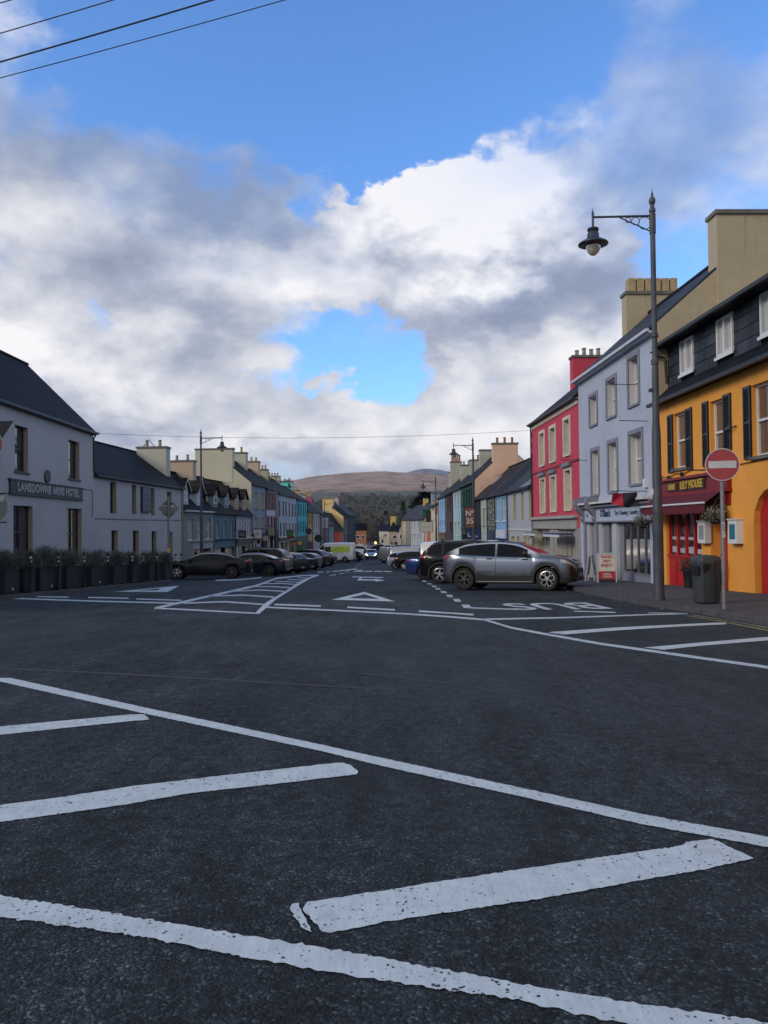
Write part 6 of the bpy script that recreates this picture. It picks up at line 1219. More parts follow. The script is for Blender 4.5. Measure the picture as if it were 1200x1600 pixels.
def car(kind,label,cat,x,y,deg,paint,style='twin',rimm=None,group='cars parked nose in along the street',lit=False,scale=1.0,rear_rim=None,name='parked_car',extra=None,steer=0,anchor=None):
    """x, y: car centre on the road; deg: heading from +X"""
    S=SPEC[kind]; a=radians(deg); M=car_meshes(kind)
    if anchor:  # put wheel (index axle, side) at x,y
        ax,sd=anchor; lx,ly=S['ax'][ax]*scale,sd*S['W']*scale*.93; x,y=x-(lx*cos(a)-ly*sin(a)),y-(lx*sin(a)+ly*cos(a))
    fx,fy=x+cos(a),y+sin(a); pitch=atan2(gz(fx,fy)-gz(x-cos(a),y-sin(a)),2); rl=atan2(gz(x-sin(a),y+cos(a))-gz(x+sin(a),y-cos(a)),2)
    r=thing(name,label,cat,(x,y,gz(x,y)+.004),a,group); r.rotation_euler=(rl,-pitch,a); r.scale=(scale,scale,scale*(1.045 if kind=='crossover' else 1))
    for nm,me in M.items():
        mt=None; nm=nm[0] if isinstance(nm,tuple) else nm
        if nm=='body': mt=[paint]
        if nm=='headlight' and lit: mt=[LON]
        link(nm,me,r,mats=mt)
    t,R,B=wheel_meshes(S['wr'],style)
    for i,ax in enumerate(S['ax']):
        for sd in (1,-1):
            w=link('wheel',t,r,(ax,sd*(S['W']-.125),S['wr']),(0,random.uniform(0,6),(0 if sd>0 else pi)+(steer if i==1 else 0)))
            link('rim',R,w,mats=[(rear_rim if (rear_rim and i==0) else (rimm or RIM))]); link('brake_disc',B,w)
    if extra: extra(r)
    return r
P_GREY=car_paint('paint_steel_grey',(.125,.150,.200),.75,.28,.55); P_BLK=car_paint('paint_black_green',(.004,.005,.005),.0,.28,.05,.5); P_BLUE=car_paint('paint_royal_blue',(.010,.045,.19),.4,.28,.2); P_WHT=car_paint('paint_white',(.82,.82,.82),.0,.35,.03)
P_NAVY=car_paint('paint_dark_navy',(.006,.010,.020),.1,.30,.05,.35); P_CHAR=car_paint('paint_charcoal',(.004,.005,.006),.0,.34,.03,.25); P_SIL=car_paint('paint_silver',(.36,.37,.38),.7,.32,.3); P_SILB=car_paint('paint_silver_blue',(.28,.34,.42),.6,.3,.3); P_TAN=car_paint('paint_warm_grey',(.028,.030,.032),.3,.32,.2,.4)
for p_ in (P_CHAR,P_BLK,P_NAVY,P_TAN): p_.node_tree.nodes['Principled BSDF'].inputs['Specular IOR Level'].default_value=.2
car('crossover','dusty steel-grey crossover with forked silver wheels, nearest car on the right side','car',5.57,23.8,-26,P_GREY,'snow',scale=1.02,rear_rim=RIMD,anchor=(1,-1))
car('suv','black SUV parked behind the grey crossover with a red tail light showing','SUV',2.93,31.3,-20,P_BLK,'twin',anchor=(0,-1))
car('sedan','royal blue saloon with its boot poking out beyond the black SUV','car',2.66,36.4,-20,P_BLUE,'snow',rimm=RIMD,anchor=(0,-1))
car('panel_van','small white van whose roof edge shows behind the black SUV','van',5.4,43.2,-14,P_WHT,'steel',name='parked_van')
car('hatch','black hatchback between the blue saloon and the silver estate','car',2.72,57.5,-8,P_BLK,'steel',anchor=(0,-1))
car('hatch','pale silver hatchback with black roof bars beside the silver van','car',2.30,63.5,-6,P_SILB,'steel',anchor=(0,-1))
def ladder(r):
    m=MB(); 
    for y_ in (-.5,.5): m.tube([(-1.9,y_,1.99),(.6,y_,1.99)],.02,6)
    for x_ in (-1.6,-.6,.4): m.tube([(x_,-.7,1.96),(x_,.7,1.96)],.02,6)
    m.build('roof_rack',TRIM,r)
car('panel_van','silver panel van with roof rack parked beyond the silver hatchback','van',4.5,71.5,-8,P_SIL,'steel',name='parked_van',extra=ladder)
car('panel_van','warm grey van standing askew on the right with its rear doors to the road','van',3.5,96,50,P_SIL,'steel',name='parked_van')
# left hand row
car('sedan','long dusty black saloon in front of the hotel planters, nearest car on the left','car',-8.95,42.9,184,P_CHAR,'twin',rear_rim=RIMD,scale=1.03)
car('sedan','dark navy saloon with a chrome window line, second car on the left','car',-7.35,48.2,172,P_NAVY,'twin',rimm=RIMD)
car('suv','black SUV with a red tail lamp behind the navy saloon','SUV',-7.5,52.4,168,P_BLK,'twin')
car('hatch','dusty grey hatchback wedged between the black SUV and a dark blue car','car',-6.35,54.6,155,P_TAN,'steel',rimm=RIMD)
car('sedan','dark blue car with bright wheels, right after the grey hatchback','car',-6.55,60.0,160,P_NAVY,'steel')
car('hatch','black hatchback with a pale roof reflection in the middle of the left row','car',-6.0,66.5,162,P_BLK,'steel')
car('suv','black estate with polished wheels close to the white van','car',-6.0,73.4,160,P_BLK,'steel')
car('hatch','small dark green car directly in front of the white van','car',-5.3,80.5,165,P_NAVY,'steel',rimm=RIMD)
def van_panel(r):
    LG=worn('lime_panel',(.66,.78,.12),.45,.25,1.2,dirt=(.6,.5,.1),dirt_amt=.5); y=1.006
    m=MB(); n=12
    for i in range(n):
        a,b=-2.45+i*.205,-2.45+(i+1)*.205; f=lambda q:.04*sin(q*3)
        m.face([(a,y,1.32+f(a)),(b,y,1.32+f(b)),(b,y-.05,2.12+f(b)),(a,y-.05,2.12+f(a))])
    m.build('livery_panel',LG,r)
    s=MB(); pts=[(-.15,1.70),(-.28,1.80),(-.42,1.62),(-.5,1.86),(-.62,1.66),(-.75,1.78),(-.85,1.66),(-.98,1.82),(-1.1,1.7),(-1.22,1.78),(-1.34,1.9),(-1.42,1.72)]
    s.tube([(a,y+.004-.05*((b-1.32)/.8),b) for a,b in pts],.022,4); s.tube([(-.4+i*-.16,y+.004,1.12+.03*(i%3)) for i in range(9)],.018,4); s.build('livery_lettering',plain('livery_ink',(.03,.06,.02),.5),r)
    m=MB(); m.box(.10,.90,.96,1.012,1.15,2.05); m.build('side_window',CGL,r); m=MB(); m.box(.18,.82,1.013,1.017,1.25,1.95); m.build('shelf_display',worn('brown_shelves',(.10,.07,.05),.6,.8,5),r)
car('high_van','high white van with a lime green panel on its side, parked on the left','van',-4.55,100.5,171,P_WHT,'steel',name='parked_van',extra=van_panel)
car('hatch','dark car half hidden at the back corner of the white lime-panelled van','car',-2.6,107,165,P_BLK,'steel')
car('panel_van','white pickup-like van just right of the lime-panelled van','van',-2.6,114,172,P_WHT,'steel',name='parked_van',scale=.86)
car('hatch','silver car driving up the middle of the street with headlights on','car',.55,118.5,-92,P_SILB,'steel',group=None,lit=True,name='oncoming_car')
far=[('suv','black estate on the left just behind the oncoming silver car',-2.4,133,175,P_BLK),('hatch','pale blue car, upper one of the pair left behind the oncoming car',-1.5,143,178,P_SILB),('hatch','dark red car seen behind the oncoming car, third of the left pair',-.4,152,-88,car_paint('paint_dark_red',(.16,.02,.025),.4,.3,.3)),
     ('panel_van','white van at the far left kerb below the terracotta house',-3.2,150,150,P_WHT),('sedan','dark saloon crossing the far end of the street left of the silver-blue one',3.0,176,10,P_BLK),('sedan','silver-blue saloon at the far end before the beige corner house',5.0,168,5,P_SILB),
     ('hatch','white hatchback on the far right beneath the cream end house',6.0,158,-20,P_WHT),('suv','dark SUV at the far right kerb below the pale terrace',6.3,140,-25,P_CHAR),('suv','dark green SUV between the warm grey van and the far right terrace',6.0,125,-20,P_BLK)]
for k_,lab,x_,y_,dg_,pm_ in far: car(k_,lab,'van' if 'van' in k_ else 'car',x_,y_,dg_,pm_,'steel',name='parked_van' if 'van' in k_ else 'parked_car',group='distant vehicles at the end of the street')
m=MB(); m.lathe([(0,0),(.12,.05),(.15,.3),(.08,.42),(0,.44)],(0,0,0),10); bl=thing('amber_beacon','glowing amber light standing above the cars at the far end','light',(1.5,147,gz(0,147))); m2=MB(); m2.tube([(0,0,0),(0,0,1.9)],.06,6); m2.build('pole',GUTTER,bl); o=m.build('lamp',LAMB,bl,(0,0,1.9))

# ================================================================ street furniture
STEEL=worn('blue_grey_lamp_paint',(.050,.058,.078),.5,.35,5,dirt=(.14,.12,.10),dirt_amt=.6,bump=.3); LANT=worn('lantern_dark_blue',(.030,.038,.060),.4,.2,9)
def bulb_mat():
    m,t,p=new_mat('lantern_bowl'); p.inputs['Base Color'].default_value=(.55,.53,.45,1); p.inputs['Roughness'].default_value=.12; p.inputs['Transmission Weight'].default_value=.35; p.inputs['Coat Weight'].default_value=1; return m
BULB=bulb_mat()
def lamp_meshes():
    R={}
    m=MB(); m.lathe([(.12,0),(.125,.05),(.115,.10),(.108,1.9),(.112,1.92),(.100,1.98),(.095,3.6),(.075,3.9),(.072,5.0),(.058,5.2),(.055,8.50),(.07,8.52),(.07,8.57),(.045,8.61),(.05,8.65),(.035,8.68)],(0,0,0),16); R['pole']=m.mesh('pole',STEEL,True,35)
    m=MB(); m.lathe([(.03,8.66),(.065,8.71),(.075,8.77),(.05,8.83),(.022,8.86),(.03,8.90),(.012,8.95),(0,9.08)],(0,0,0),12); R['finial']=m.mesh('finial',STEEL,True,50)
    m=MB()
    for z in (5.15,5.75,5.2): m.lathe([(.085,z),(.085,z+.06)],(0,0,0),12)
    m.box(-.10,.10,-.03,.03,5.40,5.43); m.box(-.14,-.05,-.05,.05,4.55,4.62); R['clamp']=m.mesh('clamp',STEEL)
    m=MB(); m.tube([(0,0,8.43),(-1.30,0,8.43)],.026,8); m.tube([(-.72,0,8.41),(-.05,0,8.09)],.014,6)
    for c,r_ in ((-.17,.135),(-.37,.085),(-.53,.058)):
        m.tube([(c+r_*cos(t*pi/12),0,8.41-r_-.005+r_*sin(t*pi/12)) for t in range(25)],.009,5,cap=False)
    m.lathe([(.070,8.04),(.070,8.47)],(0,0,0),12); R['arm']=m.mesh('arm',STEEL,True,40)
    m=MB(); m.lathe([(0,8.64),(.010,8.58),(.03,8.52),(.026,8.47),(.026,8.17)],(-1.30,0,0),10); R['hanger']=m.mesh('hanger',STEEL,True,50)
    m=MB(); m.lathe([(.03,7.84),(.11,7.83),(.13,7.80),(.12,7.76),(.10,7.73),(.125,7.68),(.13,7.60),(.15,7.55),(.20,7.52),(.32,7.43),(.325,7.40),(.24,7.37),(.16,7.40)],(-1.30,0,0),24); m.v=[(a,b,7.57+(c-7.10)*.84) for a,b,c in m.v]; R['lantern']=m.mesh('lantern',LANT,True,40)
    m=MB(); m.lathe([(.155,7.42),(.165,7.36),(.15,7.27),(.115,7.19),(.06,7.125),(0,7.10)],(-1.30,0,0),20); m.v=[(a,b,7.57+(c-7.10)*.84) for a,b,c in m.v]; R['lantern_bowl']=m.mesh('lantern_bowl',BULB,True)
    return R
LM=lamp_meshes()
def lamp(x,y,rz,label,base=.12,s=1.0):
    r=thing('street_lamp',label,'street lamp',(x,y,gz(0,y)+base),rz,'tall hanging-lantern street lamps'); r.scale=(s,s,s)
    for k in ('pole','finial','clamp','arm'): link(k,LM[k],r)
    h=link('hanger',LM['hanger'],r); l=link('lantern',LM['lantern'],r); link('lantern_bowl',LM['lantern_bowl'],l); return r
L1=lamp(6.33,16.62,radians(-3),'tallest street lamp, standing on the kerb before the blue and orange buildings')
m_=MB(); m_.box(-.13,-.09,-.04,.04,2.30,2.42); m_.build('cable_box',WHITE,L1)
lamp(7.16,51.6,0,'street lamp with the maroon number sign, before the low terrace on the right'); lamp(6.98,78,0,'more distant street lamp on the right, beside the light blue house')
lamp(-10.24,47.6,pi,'street lamp rising behind the long black saloon on the left'); lamp(-9.0,76,pi-.0,'street lamp on the left in front of the red and white striped house'); lamp(-6.0,108,pi,'far left street lamp against the raspberry chimney',s=.95)
SGR=worn('galvanised_post',(.22,.23,.25),.45,.2,6,metal=.5,dirt=(.1,.09,.07),dirt_amt=.5); SBK=worn('sign_back_grey_green',(.17,.20,.17),.6,.15,5); SRED=worn('sign_red_sheet',(.31,.045,.052),.45,.08,4); SWH=worn('sign_white_sheet',(.46,.47,.48),.4,.1,6)
def disc(mb,r,y0,y1,n=40,z=0): mb.lathe([(0,y0),(r,y0),(r,y1),(0,y1)],(0,0,z),n,axis='y')
def no_entry(x,y,label,zc,base,face=1,rz=0.0,r_=.30,extra=None):
    t=thing('no_entry_sign',label,'road sign',(x,y,gz(0,y)+base),rz,'round red no entry signs')
    m=MB(); m.lathe([(.038,0),(.038,zc+r_*.8),(0,zc+r_*.8+.01)],(0,0,0),12); p=m.build('post',SGR,t,smooth=True,angle=40)
    m=MB(); disc(m,r_,-.062,-.055,z=zc); m.build('plate_rim',SWH,t,smooth=True,angle=40); m=MB(); disc(m,r_*.945,-.066,-.0625,z=zc); m.build('red_disc',SRED,t,smooth=True,angle=40)
    m=MB(); m.box(-r_*.80,r_*.80,-.070,-.0665,zc-.066,zc+.066); m.build('white_bar',SWH,t); m=MB(); disc(m,r_*.99,-.054,-.048,z=zc); m.box(-.12,.12,-.047,-.03,zc+.1,zc+.13); m.box(-.12,.12,-.047,-.03,zc-.13,zc-.1); m.build('sign_back',SBK,t)
    if extra: extra(t)
    return t
def lily_post(t):
    m=MB(); m.box(-.025,.028,-.046,-.039,1.32,1.60); m.build('sticker',SWH,t); marks_row('sticker_lettering',.22,.035,BLACKP,t,(0,-.0465,1.46),(pi/2,pi/2,0),5,3)
no_entry(6.56,14.05,'round red no entry sign on a grey post by the litter bin',2.665,.12,extra=lily_post,rz=radians(-14))
zl=gz(0,22)
t=no_entry(-10.66,22.0,'red no entry sign cut by the left edge of the picture',3.95-zl-.12,.12,r_=.36)
m=MB(); m.face([(.02,.02,4.62-zl-.12),(.62,.02,4.62-zl-.12),(.30,.02,4.12-zl-.12)]); m.face([(.30,.028,4.12-zl-.12),(.62,.028,4.62-zl-.12),(.02,.028,4.62-zl-.12)]); 
m.build('triangular_plate',worn('sign_back_dark',(.04,.045,.045),.6,.1,5),t)
m=MB(); disc(m,.44,.04,.05,z=2.05-zl-.12+.12); m.build('round_plate',SBK,t,smooth=True,angle=40); m=MB(); m.box(-.4,.42,.02,.04,2.42-zl,2.46-zl); m.build('sign_bracket',GUTTER,t); m=MB(); m.box(-.4,.42,.02,.04,1.60-zl,1.64-zl); m.build('sign_bracket',GUTTER,t); m=MB(); m.box(.16,.34,.032,.038,2.22-zl,2.38-zl); m.build('label',SWH,t)
# diamond sign seen from behind, on a pole at the hotel planters
x_,y_=-10.25,39.8; z_=gz(0,y_)+.12; t=thing('diamond_sign','diamond road sign seen from behind on a tall post beside the planters','road sign',(x_,y_,z_)); zc=2.55-z_
m=MB(); m.lathe([(.055,0),(.055,zc+.62),(0,zc+.63)],(0,0,0),12); m.build('post',SGR,t,smooth=True,angle=40); m=MB(); a=.54
m.face([(-a,.062,zc),(0,.062,zc-a),(a,.062,zc),(0,.062,zc+a)]); m.face([(-a,.07,zc),(0,.07,zc+a),(a,.07,zc),(0,.07,zc-a)]); m.build('sign_plate',SBK,t)
m=MB(); m.box(-.30,.30,.04,.06,zc+.22,zc+.26); m.build('sign_bracket',GUTTER,t); m=MB(); m.box(-.30,.30,.04,.06,zc-.30,zc-.26); m.build('sign_bracket',GUTTER,t); m=MB(); m.box(-.28,-.12,.054,.06,zc+.12,zc+.19); m.box(.12,.30,.054,.06,zc+.06,zc+.19); m.build('label',SWH,t)
m=MB(); m.lathe([(.058,1.32),(.062,1.33),(.062,1.54),(.058,1.55)],(0,0,0),12); m.build('yellow_band',plain('yellow_tape',(.65,.55,.05),.5),t)
# litter bin
BING=worn('bin_slate_grey',(.040,.048,.056),.5,.25,6,dirt=(.09,.09,.085),dirt_amt=.35)
t=thing('litter_bin','slate grey litter bin with a dark side opening on the orange restaurant pavement','litter bin',(6.80,15.33,gz(0,15.33)+.12),radians(12))
def sq(mb,z0,z1,a0,a1,b0=.9):
    n=24
    def ring(r,z): 
        o=[]
        for i in range(n): t_=2*pi*i/n; c,s=cos(t_),sin(t_); k=1/max(abs(c),abs(s))**.62; o.append((r*c*k,r*b0*s*k,z))
        return o
    A,B=ring(a0,z0),ring(a1,z1)
    for i in range(n): mb.face([A[i],A[(i+1)%n],B[(i+1)%n],B[i]])
    return A,B
m=MB(); 
for z0,z1,a0,a1 in ((.03,.09,.20,.215),(.09,.84,.215,.228)): sq(m,z0,z1,a0,a1)
m.build('bin_body',BING,t,smooth=True,angle=35,merge=True); m=MB()
for z0,z1,a0,a1 in ((.80,.86,.246,.250),(.86,.93,.250,.225),(.93,.965,.225,.17),(.965,.98,.17,.001)): sq(m,z0,z1,a0,a1)
m.build('bin_lid',BING,t,smooth=True,angle=50,merge=True); m=MB(); sq(m,0,.03,.16,.20); m.build('bin_foot',BLACKP,t)
m=MB(); m.face([(-.205,-.216,.60),(-.07,-.222,.72),(-.07,-.223,.80),(-.20,-.219,.80)]); m.box(-.262,-.234,-.12,.12,.58,.76); m.build('bin_opening',plain('bin_opening_black',(.004,.004,.004),.9),t)
m=MB(); m.box(.055,.062,-.232,-.205,.1,.86); m.build('door_seam',plain('seam_black',(.004,.004,.004),.8),t)
# sandwich boards
def rounded_frame(mb,w,h,r,y0,y1,th):
    pts=[(-w/2,0)]+[(-w/2+r-r*cos(a*pi/12),h-r+r*sin(a*pi/12)) for a in range(7)]+[(w/2-r+r*sin(a*pi/12),h-r+r*cos(a*pi/12)) for a in range(7)]+[(w/2,0)]
    ins=[(p[0]*(1-2*th/w),min(p[1],h)*(h-th)/h) for p in pts]
    for i in range(len(pts)-1):
        a,b,c,d=pts[i],pts[i+1],ins[i+1],ins[i]
        mb.hexa([(a[0],y0,a[1]),(b[0],y0,b[1]),(c[0],y0,c[1]),(d[0],y0,d[1]),(a[0],y1,a[1]),(b[0],y1,b[1]),(c[0],y1,c[1]),(d[0],y1,d[1])])
    return pts,ins
yb=27.3; t=thing('sandwich_board','red and white laundry sandwich board reading WASH DRY ENJOY','sandwich board',(8.52,yb,gz(0,yb)+.12),radians(-10))
m=MB(); P_,I_=rounded_frame(m,.66,1.06,.12,-.02,.02,.035); fr=m.build('board_frame',SWH,t,(0,-.16,0),(radians(-8),0,0))
CRM=worn('board_cream',(.55,.54,.48),.5,.08,6); BRD=worn('board_red',(.42,.02,.03),.45,.1,6)
m=MB(); m.box(-.29,.29,-.006,.006,.40,1.00); m.build('board_panel',CRM,fr); m=MB(); m.box(-.29,.29,-.008,.008,.12,.38); 
for i in range(10): a0=-.29+i*.058; m.box(a0,a0+.058,-.008,.008,.38,.385+.02*sin(i*.7)); 
m.build('board_panel',BRD,fr); m=MB(); m.box(-.30,.30,-.012,.012,.0,.115); m.build('board_foot',BLACKP,fr)
for tx,z_,s_,mt in (('WASH',.91,.135,BRD),('DRY',.76,.135,BRD),('ENJOY',.61,.135,BRD),('OPEN',.29,.10,SWH),('7 DAYS',.20,.10,SWH)): text('board_lettering',tx,s_,mt,fr,(0,-.012,z_),(pi/2,0,0),ext=.002,bold=.004)
m=MB(); rounded_frame(m,.66,1.06,.12,-.02,.02,.035); m.box(-.29,.29,-.006,.006,.12,1.0); m.build('board_frame',SWH,t,(0,.16,0),(radians(8),0,0))
yb=28.6; t=thing('sandwich_board','narrow white sandwich board seen edge-on beside the laundry board','sandwich board',(8.35,yb,gz(0,yb)+.12),radians(62))
for s_ in (-1,1):
    m=MB(); rounded_frame(m,.5,.98,.03,-.015,.015,.03); m.box(-.22,.22,-.006,.006,.22,.95); m.build('board_frame',SWH,t,(0,s_*.17,0),(radians(8*s_),0,0))
# flag hanging by the laundry sign
t=thing('flag','red and black flag hanging over the right end of the laundry fascia','flag',(9.30,26.1,2.62)); m=MB(); m.tube([(.3,0,.0),(-.95,0,.02)],.014,6); m.build('flag_pole',GUTTER,t)
def flagm(mb,u0,u1,mi,k):
    n=8
    for i in range(n):
        for j in range(4):
            def q(a,b): a_=u0+(u1-u0)*a/n; drop=(.05+.46*b/4)*(1-.25*abs(a_+.35)); return (a_*1.0,.05*sin(a_*9+b),-.02-(b/4)*(.52-.30*abs(a_+.35))-.06*(-a_))
            mb.face([q(i,j),q(i+1,j),q(i+1,j+1),q(i,j+1)],mi)
m=MB(); flagm(m,-.93,-.55,0,0); flagm(m,-.55,-.05,1,0); m.build('flag_cloth',[plain('flag_red',(.42,.02,.05),.8),plain('flag_black',(.015,.014,.018),.8)],t)
# foliage
LEAF=[worn('leaf_dusty_green',(.040,.052,.040),.7,.5,30),worn('leaf_dark_green',(.020,.034,.018),.7,.4,30),worn('leaf_grey_green',(.085,.092,.075),.75,.3,30),worn('leaf_pale',(.30,.31,.26),.7,.3,30)]
TWIG=worn('twig_brown',(.075,.064,.056),.9,.3,12)
def bush_mesh(name,w,d,h,n,size,seed,mats,weights=(6,4,3)):
    rnd=random.Random(seed); m=MB(); clumps=[(rnd.uniform(-w*.42,w*.42),rnd.uniform(-d*.35,d*.35),rnd.uniform(.15,.75)*h,rnd.uniform(.16,.30)) for _ in range(int(9+w*8))]
    for _ in range(n):
        cx,cy,cz,cr=rnd.choice(clumps); v=Vector((rnd.gauss(0,1),rnd.gauss(0,1),rnd.gauss(0,1))).normalized()*cr*rnd.uniform(.55,1.08); p=Vector((cx,cy,cz))+v
        if p.z<0: p.z=abs(p.z)*.3
        a=Vector((rnd.gauss(0,1),rnd.gauss(0,1),rnd.gauss(0,.8)+.5)).normalized(); b=a.orthogonal().normalized(); s=size*rnd.uniform(.6,1.5)
        m.face([p-b*s*.3,p+a*s,p+b*s*.3],rnd.choices(range(len(mats)),weights[:len(mats)])[0])
    for _ in range(int(n*.02)):
        x,y=rnd.uniform(-w*.4,w*.4),rnd.uniform(-d*.3,d*.3); m.tube([(x,y,0),(x*1.15,y*1.1,h*.55),(x*1.3,y*1.2,h*rnd.uniform(.8,1.25))],.004,3,len(mats)-1)
    return m.mesh(name,mats)
BM=[bush_mesh('bush_leaves',1.15,.55,.50,4800,.036,s,[LEAF[0],LEAF[1],LEAF[2]]) for s in (1,2,3)]
PLB=worn('planter_charcoal',(.016,.018,.022),.55,.35,3,bump=.2,dirt=(.05,.05,.05),dirt_amt=.35); SOIL=plain('soil',(.02,.015,.01),1)
plabs=['first planter at the left picture edge with a dusty shrub','planter standing apart before the black hotel door','third planter from the left edge, before the hotel corner window','planter under the hotel sign end, fourth from the left edge','fifth planter from the left edge, at the hotel corner','planter before the first wing window, sixth from the left edge','seventh planter from the left, below the notice board','last but one planter before the diamond sign post','last planter in the row, beside the diamond sign post']
Q=SPOTS['planters']
cps=[]
for i,(a,b) in enumerate(Q):
    wds=[.95,.72,1.15,1.12,1.10,1.05,.95,1.0,1.0]; yc=(a[1]+b[1])/2; 
    px0,px1=[(1,25.7),(32,50),(56,92),(97,129.5),(135,163),(170,195),(200,220),(225,246),(250,266)][i]; pc=(px0+px1)/2
    X=pl(KL,yc)-.62 if yc<36 else -9.85; yc=-X*1200/(574-pc); X=pl(KL,yc)-.62 if yc<36 else -9.9; yc=-X*1200/(574-pc)
    cps.append((X,yc)); z_=gz(0,yc)+.12; ang=atan2(1,-.10)+.0
    t=thing('planter',plabs[i],'planter',(X,yc,z_),radians(82) if i not in(0,1) else radians(80),'black planters along the hotel pavement')
    L_=min(1.5,(px1-px0)/1200*yc*1.35+.25) if i>1 else (px1-px0)/1200*yc*1.0+.2
    m=MB(); hh=.78; tpr=.03; x0,x1,y0,y1=-L_/2,L_/2,-.24,.24
    for (ax,bx,ay,by) in ((x0,x1,y0,y0+.04),(x0,x1,y1-.04,y1),(x0,x0+.04,y0+.041,y1-.041),(x1-.04,x1,y0+.041,y1-.041)): m.box(ax,bx,ay,by,.03,hh)
    m.box(x0-.015,x1+.015,y0-.015,y0+.05,hh+.002,hh+.03); m.box(x0-.015,x1+.015,y1-.05,y1+.015,hh+.002,hh+.03); m.box(x0+.05,x1-.05,y0+.05,y1-.05,0,.028); m.build('planter_box',PLB,t)
    m=MB(); m.box(x0+.05,x1-.05,y0+.05,y1-.05,hh-.1,hh-.06); m.build('soil',SOIL,t)
    b_=link('shrub_foliage',BM[i%3],t,(0,0,hh-.05)); b_.scale=((L_+.12)/1.15,1.15,1.12*[1.0,.95,1.18,1.1,1.05,1.0,1.0,1.05,.95][i]); b_['kind']='stuff'
    if i in (0,2,4): m=MB(); m.box(-.04,.04,-.262,-.256,.12,.19); m.build('maker_plate',plain('plate_beige',(.45,.42,.34),.5),t)
BOL=worn('bollard_black',(.016,.016,.018),.45,.3,8); BAND=plain('bollard_white_band',(.50,.50,.44),.5)
blabs=['first banded bollard at the left picture edge','banded bollard standing between the second and third planter','slim bollard between the third and fourth planter','banded bollard with a white cap right of the fourth planter','bollard rising between the fifth and sixth planter','bollard hidden to its head between the sixth and seventh planter','banded bollard between the seventh and eighth planter','bollard between the two last planters','short bollard left of the black saloon bonnet','right one of the two bollards behind the black saloon bonnet']
for i,pc in enumerate((2,53,95,135,171,209,226,247,276,284)):
    X=-9.2; yc=25
    for _ in range(6): X=(pl(KL,yc)-.30) if yc<36 else -9.45; yc=-X*1200/(574-pc)
    if i>7: X,yc=(-10.6,42.3*.0+10.6*1200/(574-pc)) ; 
    t=thing('bollard',blabs[i],'bollard',(X,yc,gz(0,yc)+.12),0,'black bollards with white bands')
    m=MB(); m.lathe([(.060,0),(.060,.12),(.042,.14),(.040,1.16),(.048,1.18),(.05,1.24),(.038,1.29),(0,1.31)],(0,0,0),12); m.build('bollard_post',BOL,t,smooth=True,angle=40)
    m=MB(); m.lathe([(.041,.94),(.0425,.945),(.0425,1.00),(.041,1.01)],(0,0,0),12); m.lathe([(.041,1.07),(.0425,1.075),(.0425,1.14),(.041,1.145)],(0,0,0),12); m.build('white_band',BAND,t)
# baskets and door pots at the restaurant
HB=bush_mesh('basket_foliage',.45,.40,.34,900,.05,11,[LEAF[1],LEAF[0],LEAF[3]],(5,3,3)); DP=bush_mesh('pot_foliage',.34,.34,.34,800,.045,14,[LEAF[1],LEAF[0]],(5,3))
def basket(x,y,z,label):
    t=thing('hanging_basket',label,'hanging basket',(x,y,z),0,'hanging baskets by the restaurant'); m=MB(); m.lathe([(0,-.16),(.10,-.14),(.17,-.05),(.19,.02)],(0,0,0),12); 
    for k in range(3): a=2*pi*k/3; m.tube([(.18*cos(a),.18*sin(a),.02),(0,0,.50)],.005,4)
    m.build('basket',PLB,t); f=link('basket_foliage',HB,t,(0,0,-.08)); f['kind']='stuff'
basket(9.20,20.1,1.62,'hanging basket beside the restaurant door under the awning end'); basket(9.15,25.3,1.50,'hanging basket with pale blooms between laundry and restaurant')
def pot(x,y,label):
    t=thing('plant_pot',label,'plant pot',(x,y,gz(0,y)+.12),.2,'dark plant pots by the restaurant door'); m=MB(); m.lathe([(.13,0),(.18,.50),(.20,.52),(.20,.56),(.17,.56),(.16,.50)],(0,0,0),16); m.build('pot',PLB,t,smooth=True,angle=40); f=link('pot_foliage',DP,t,(0,0,.48)); f['kind']='stuff'
pot(9.28,20.35,'dark plant pot with a round shrub right of the restaurant door'); pot(9.28,22.05,'dark plant pot with a small shrub partly behind the litter bin')
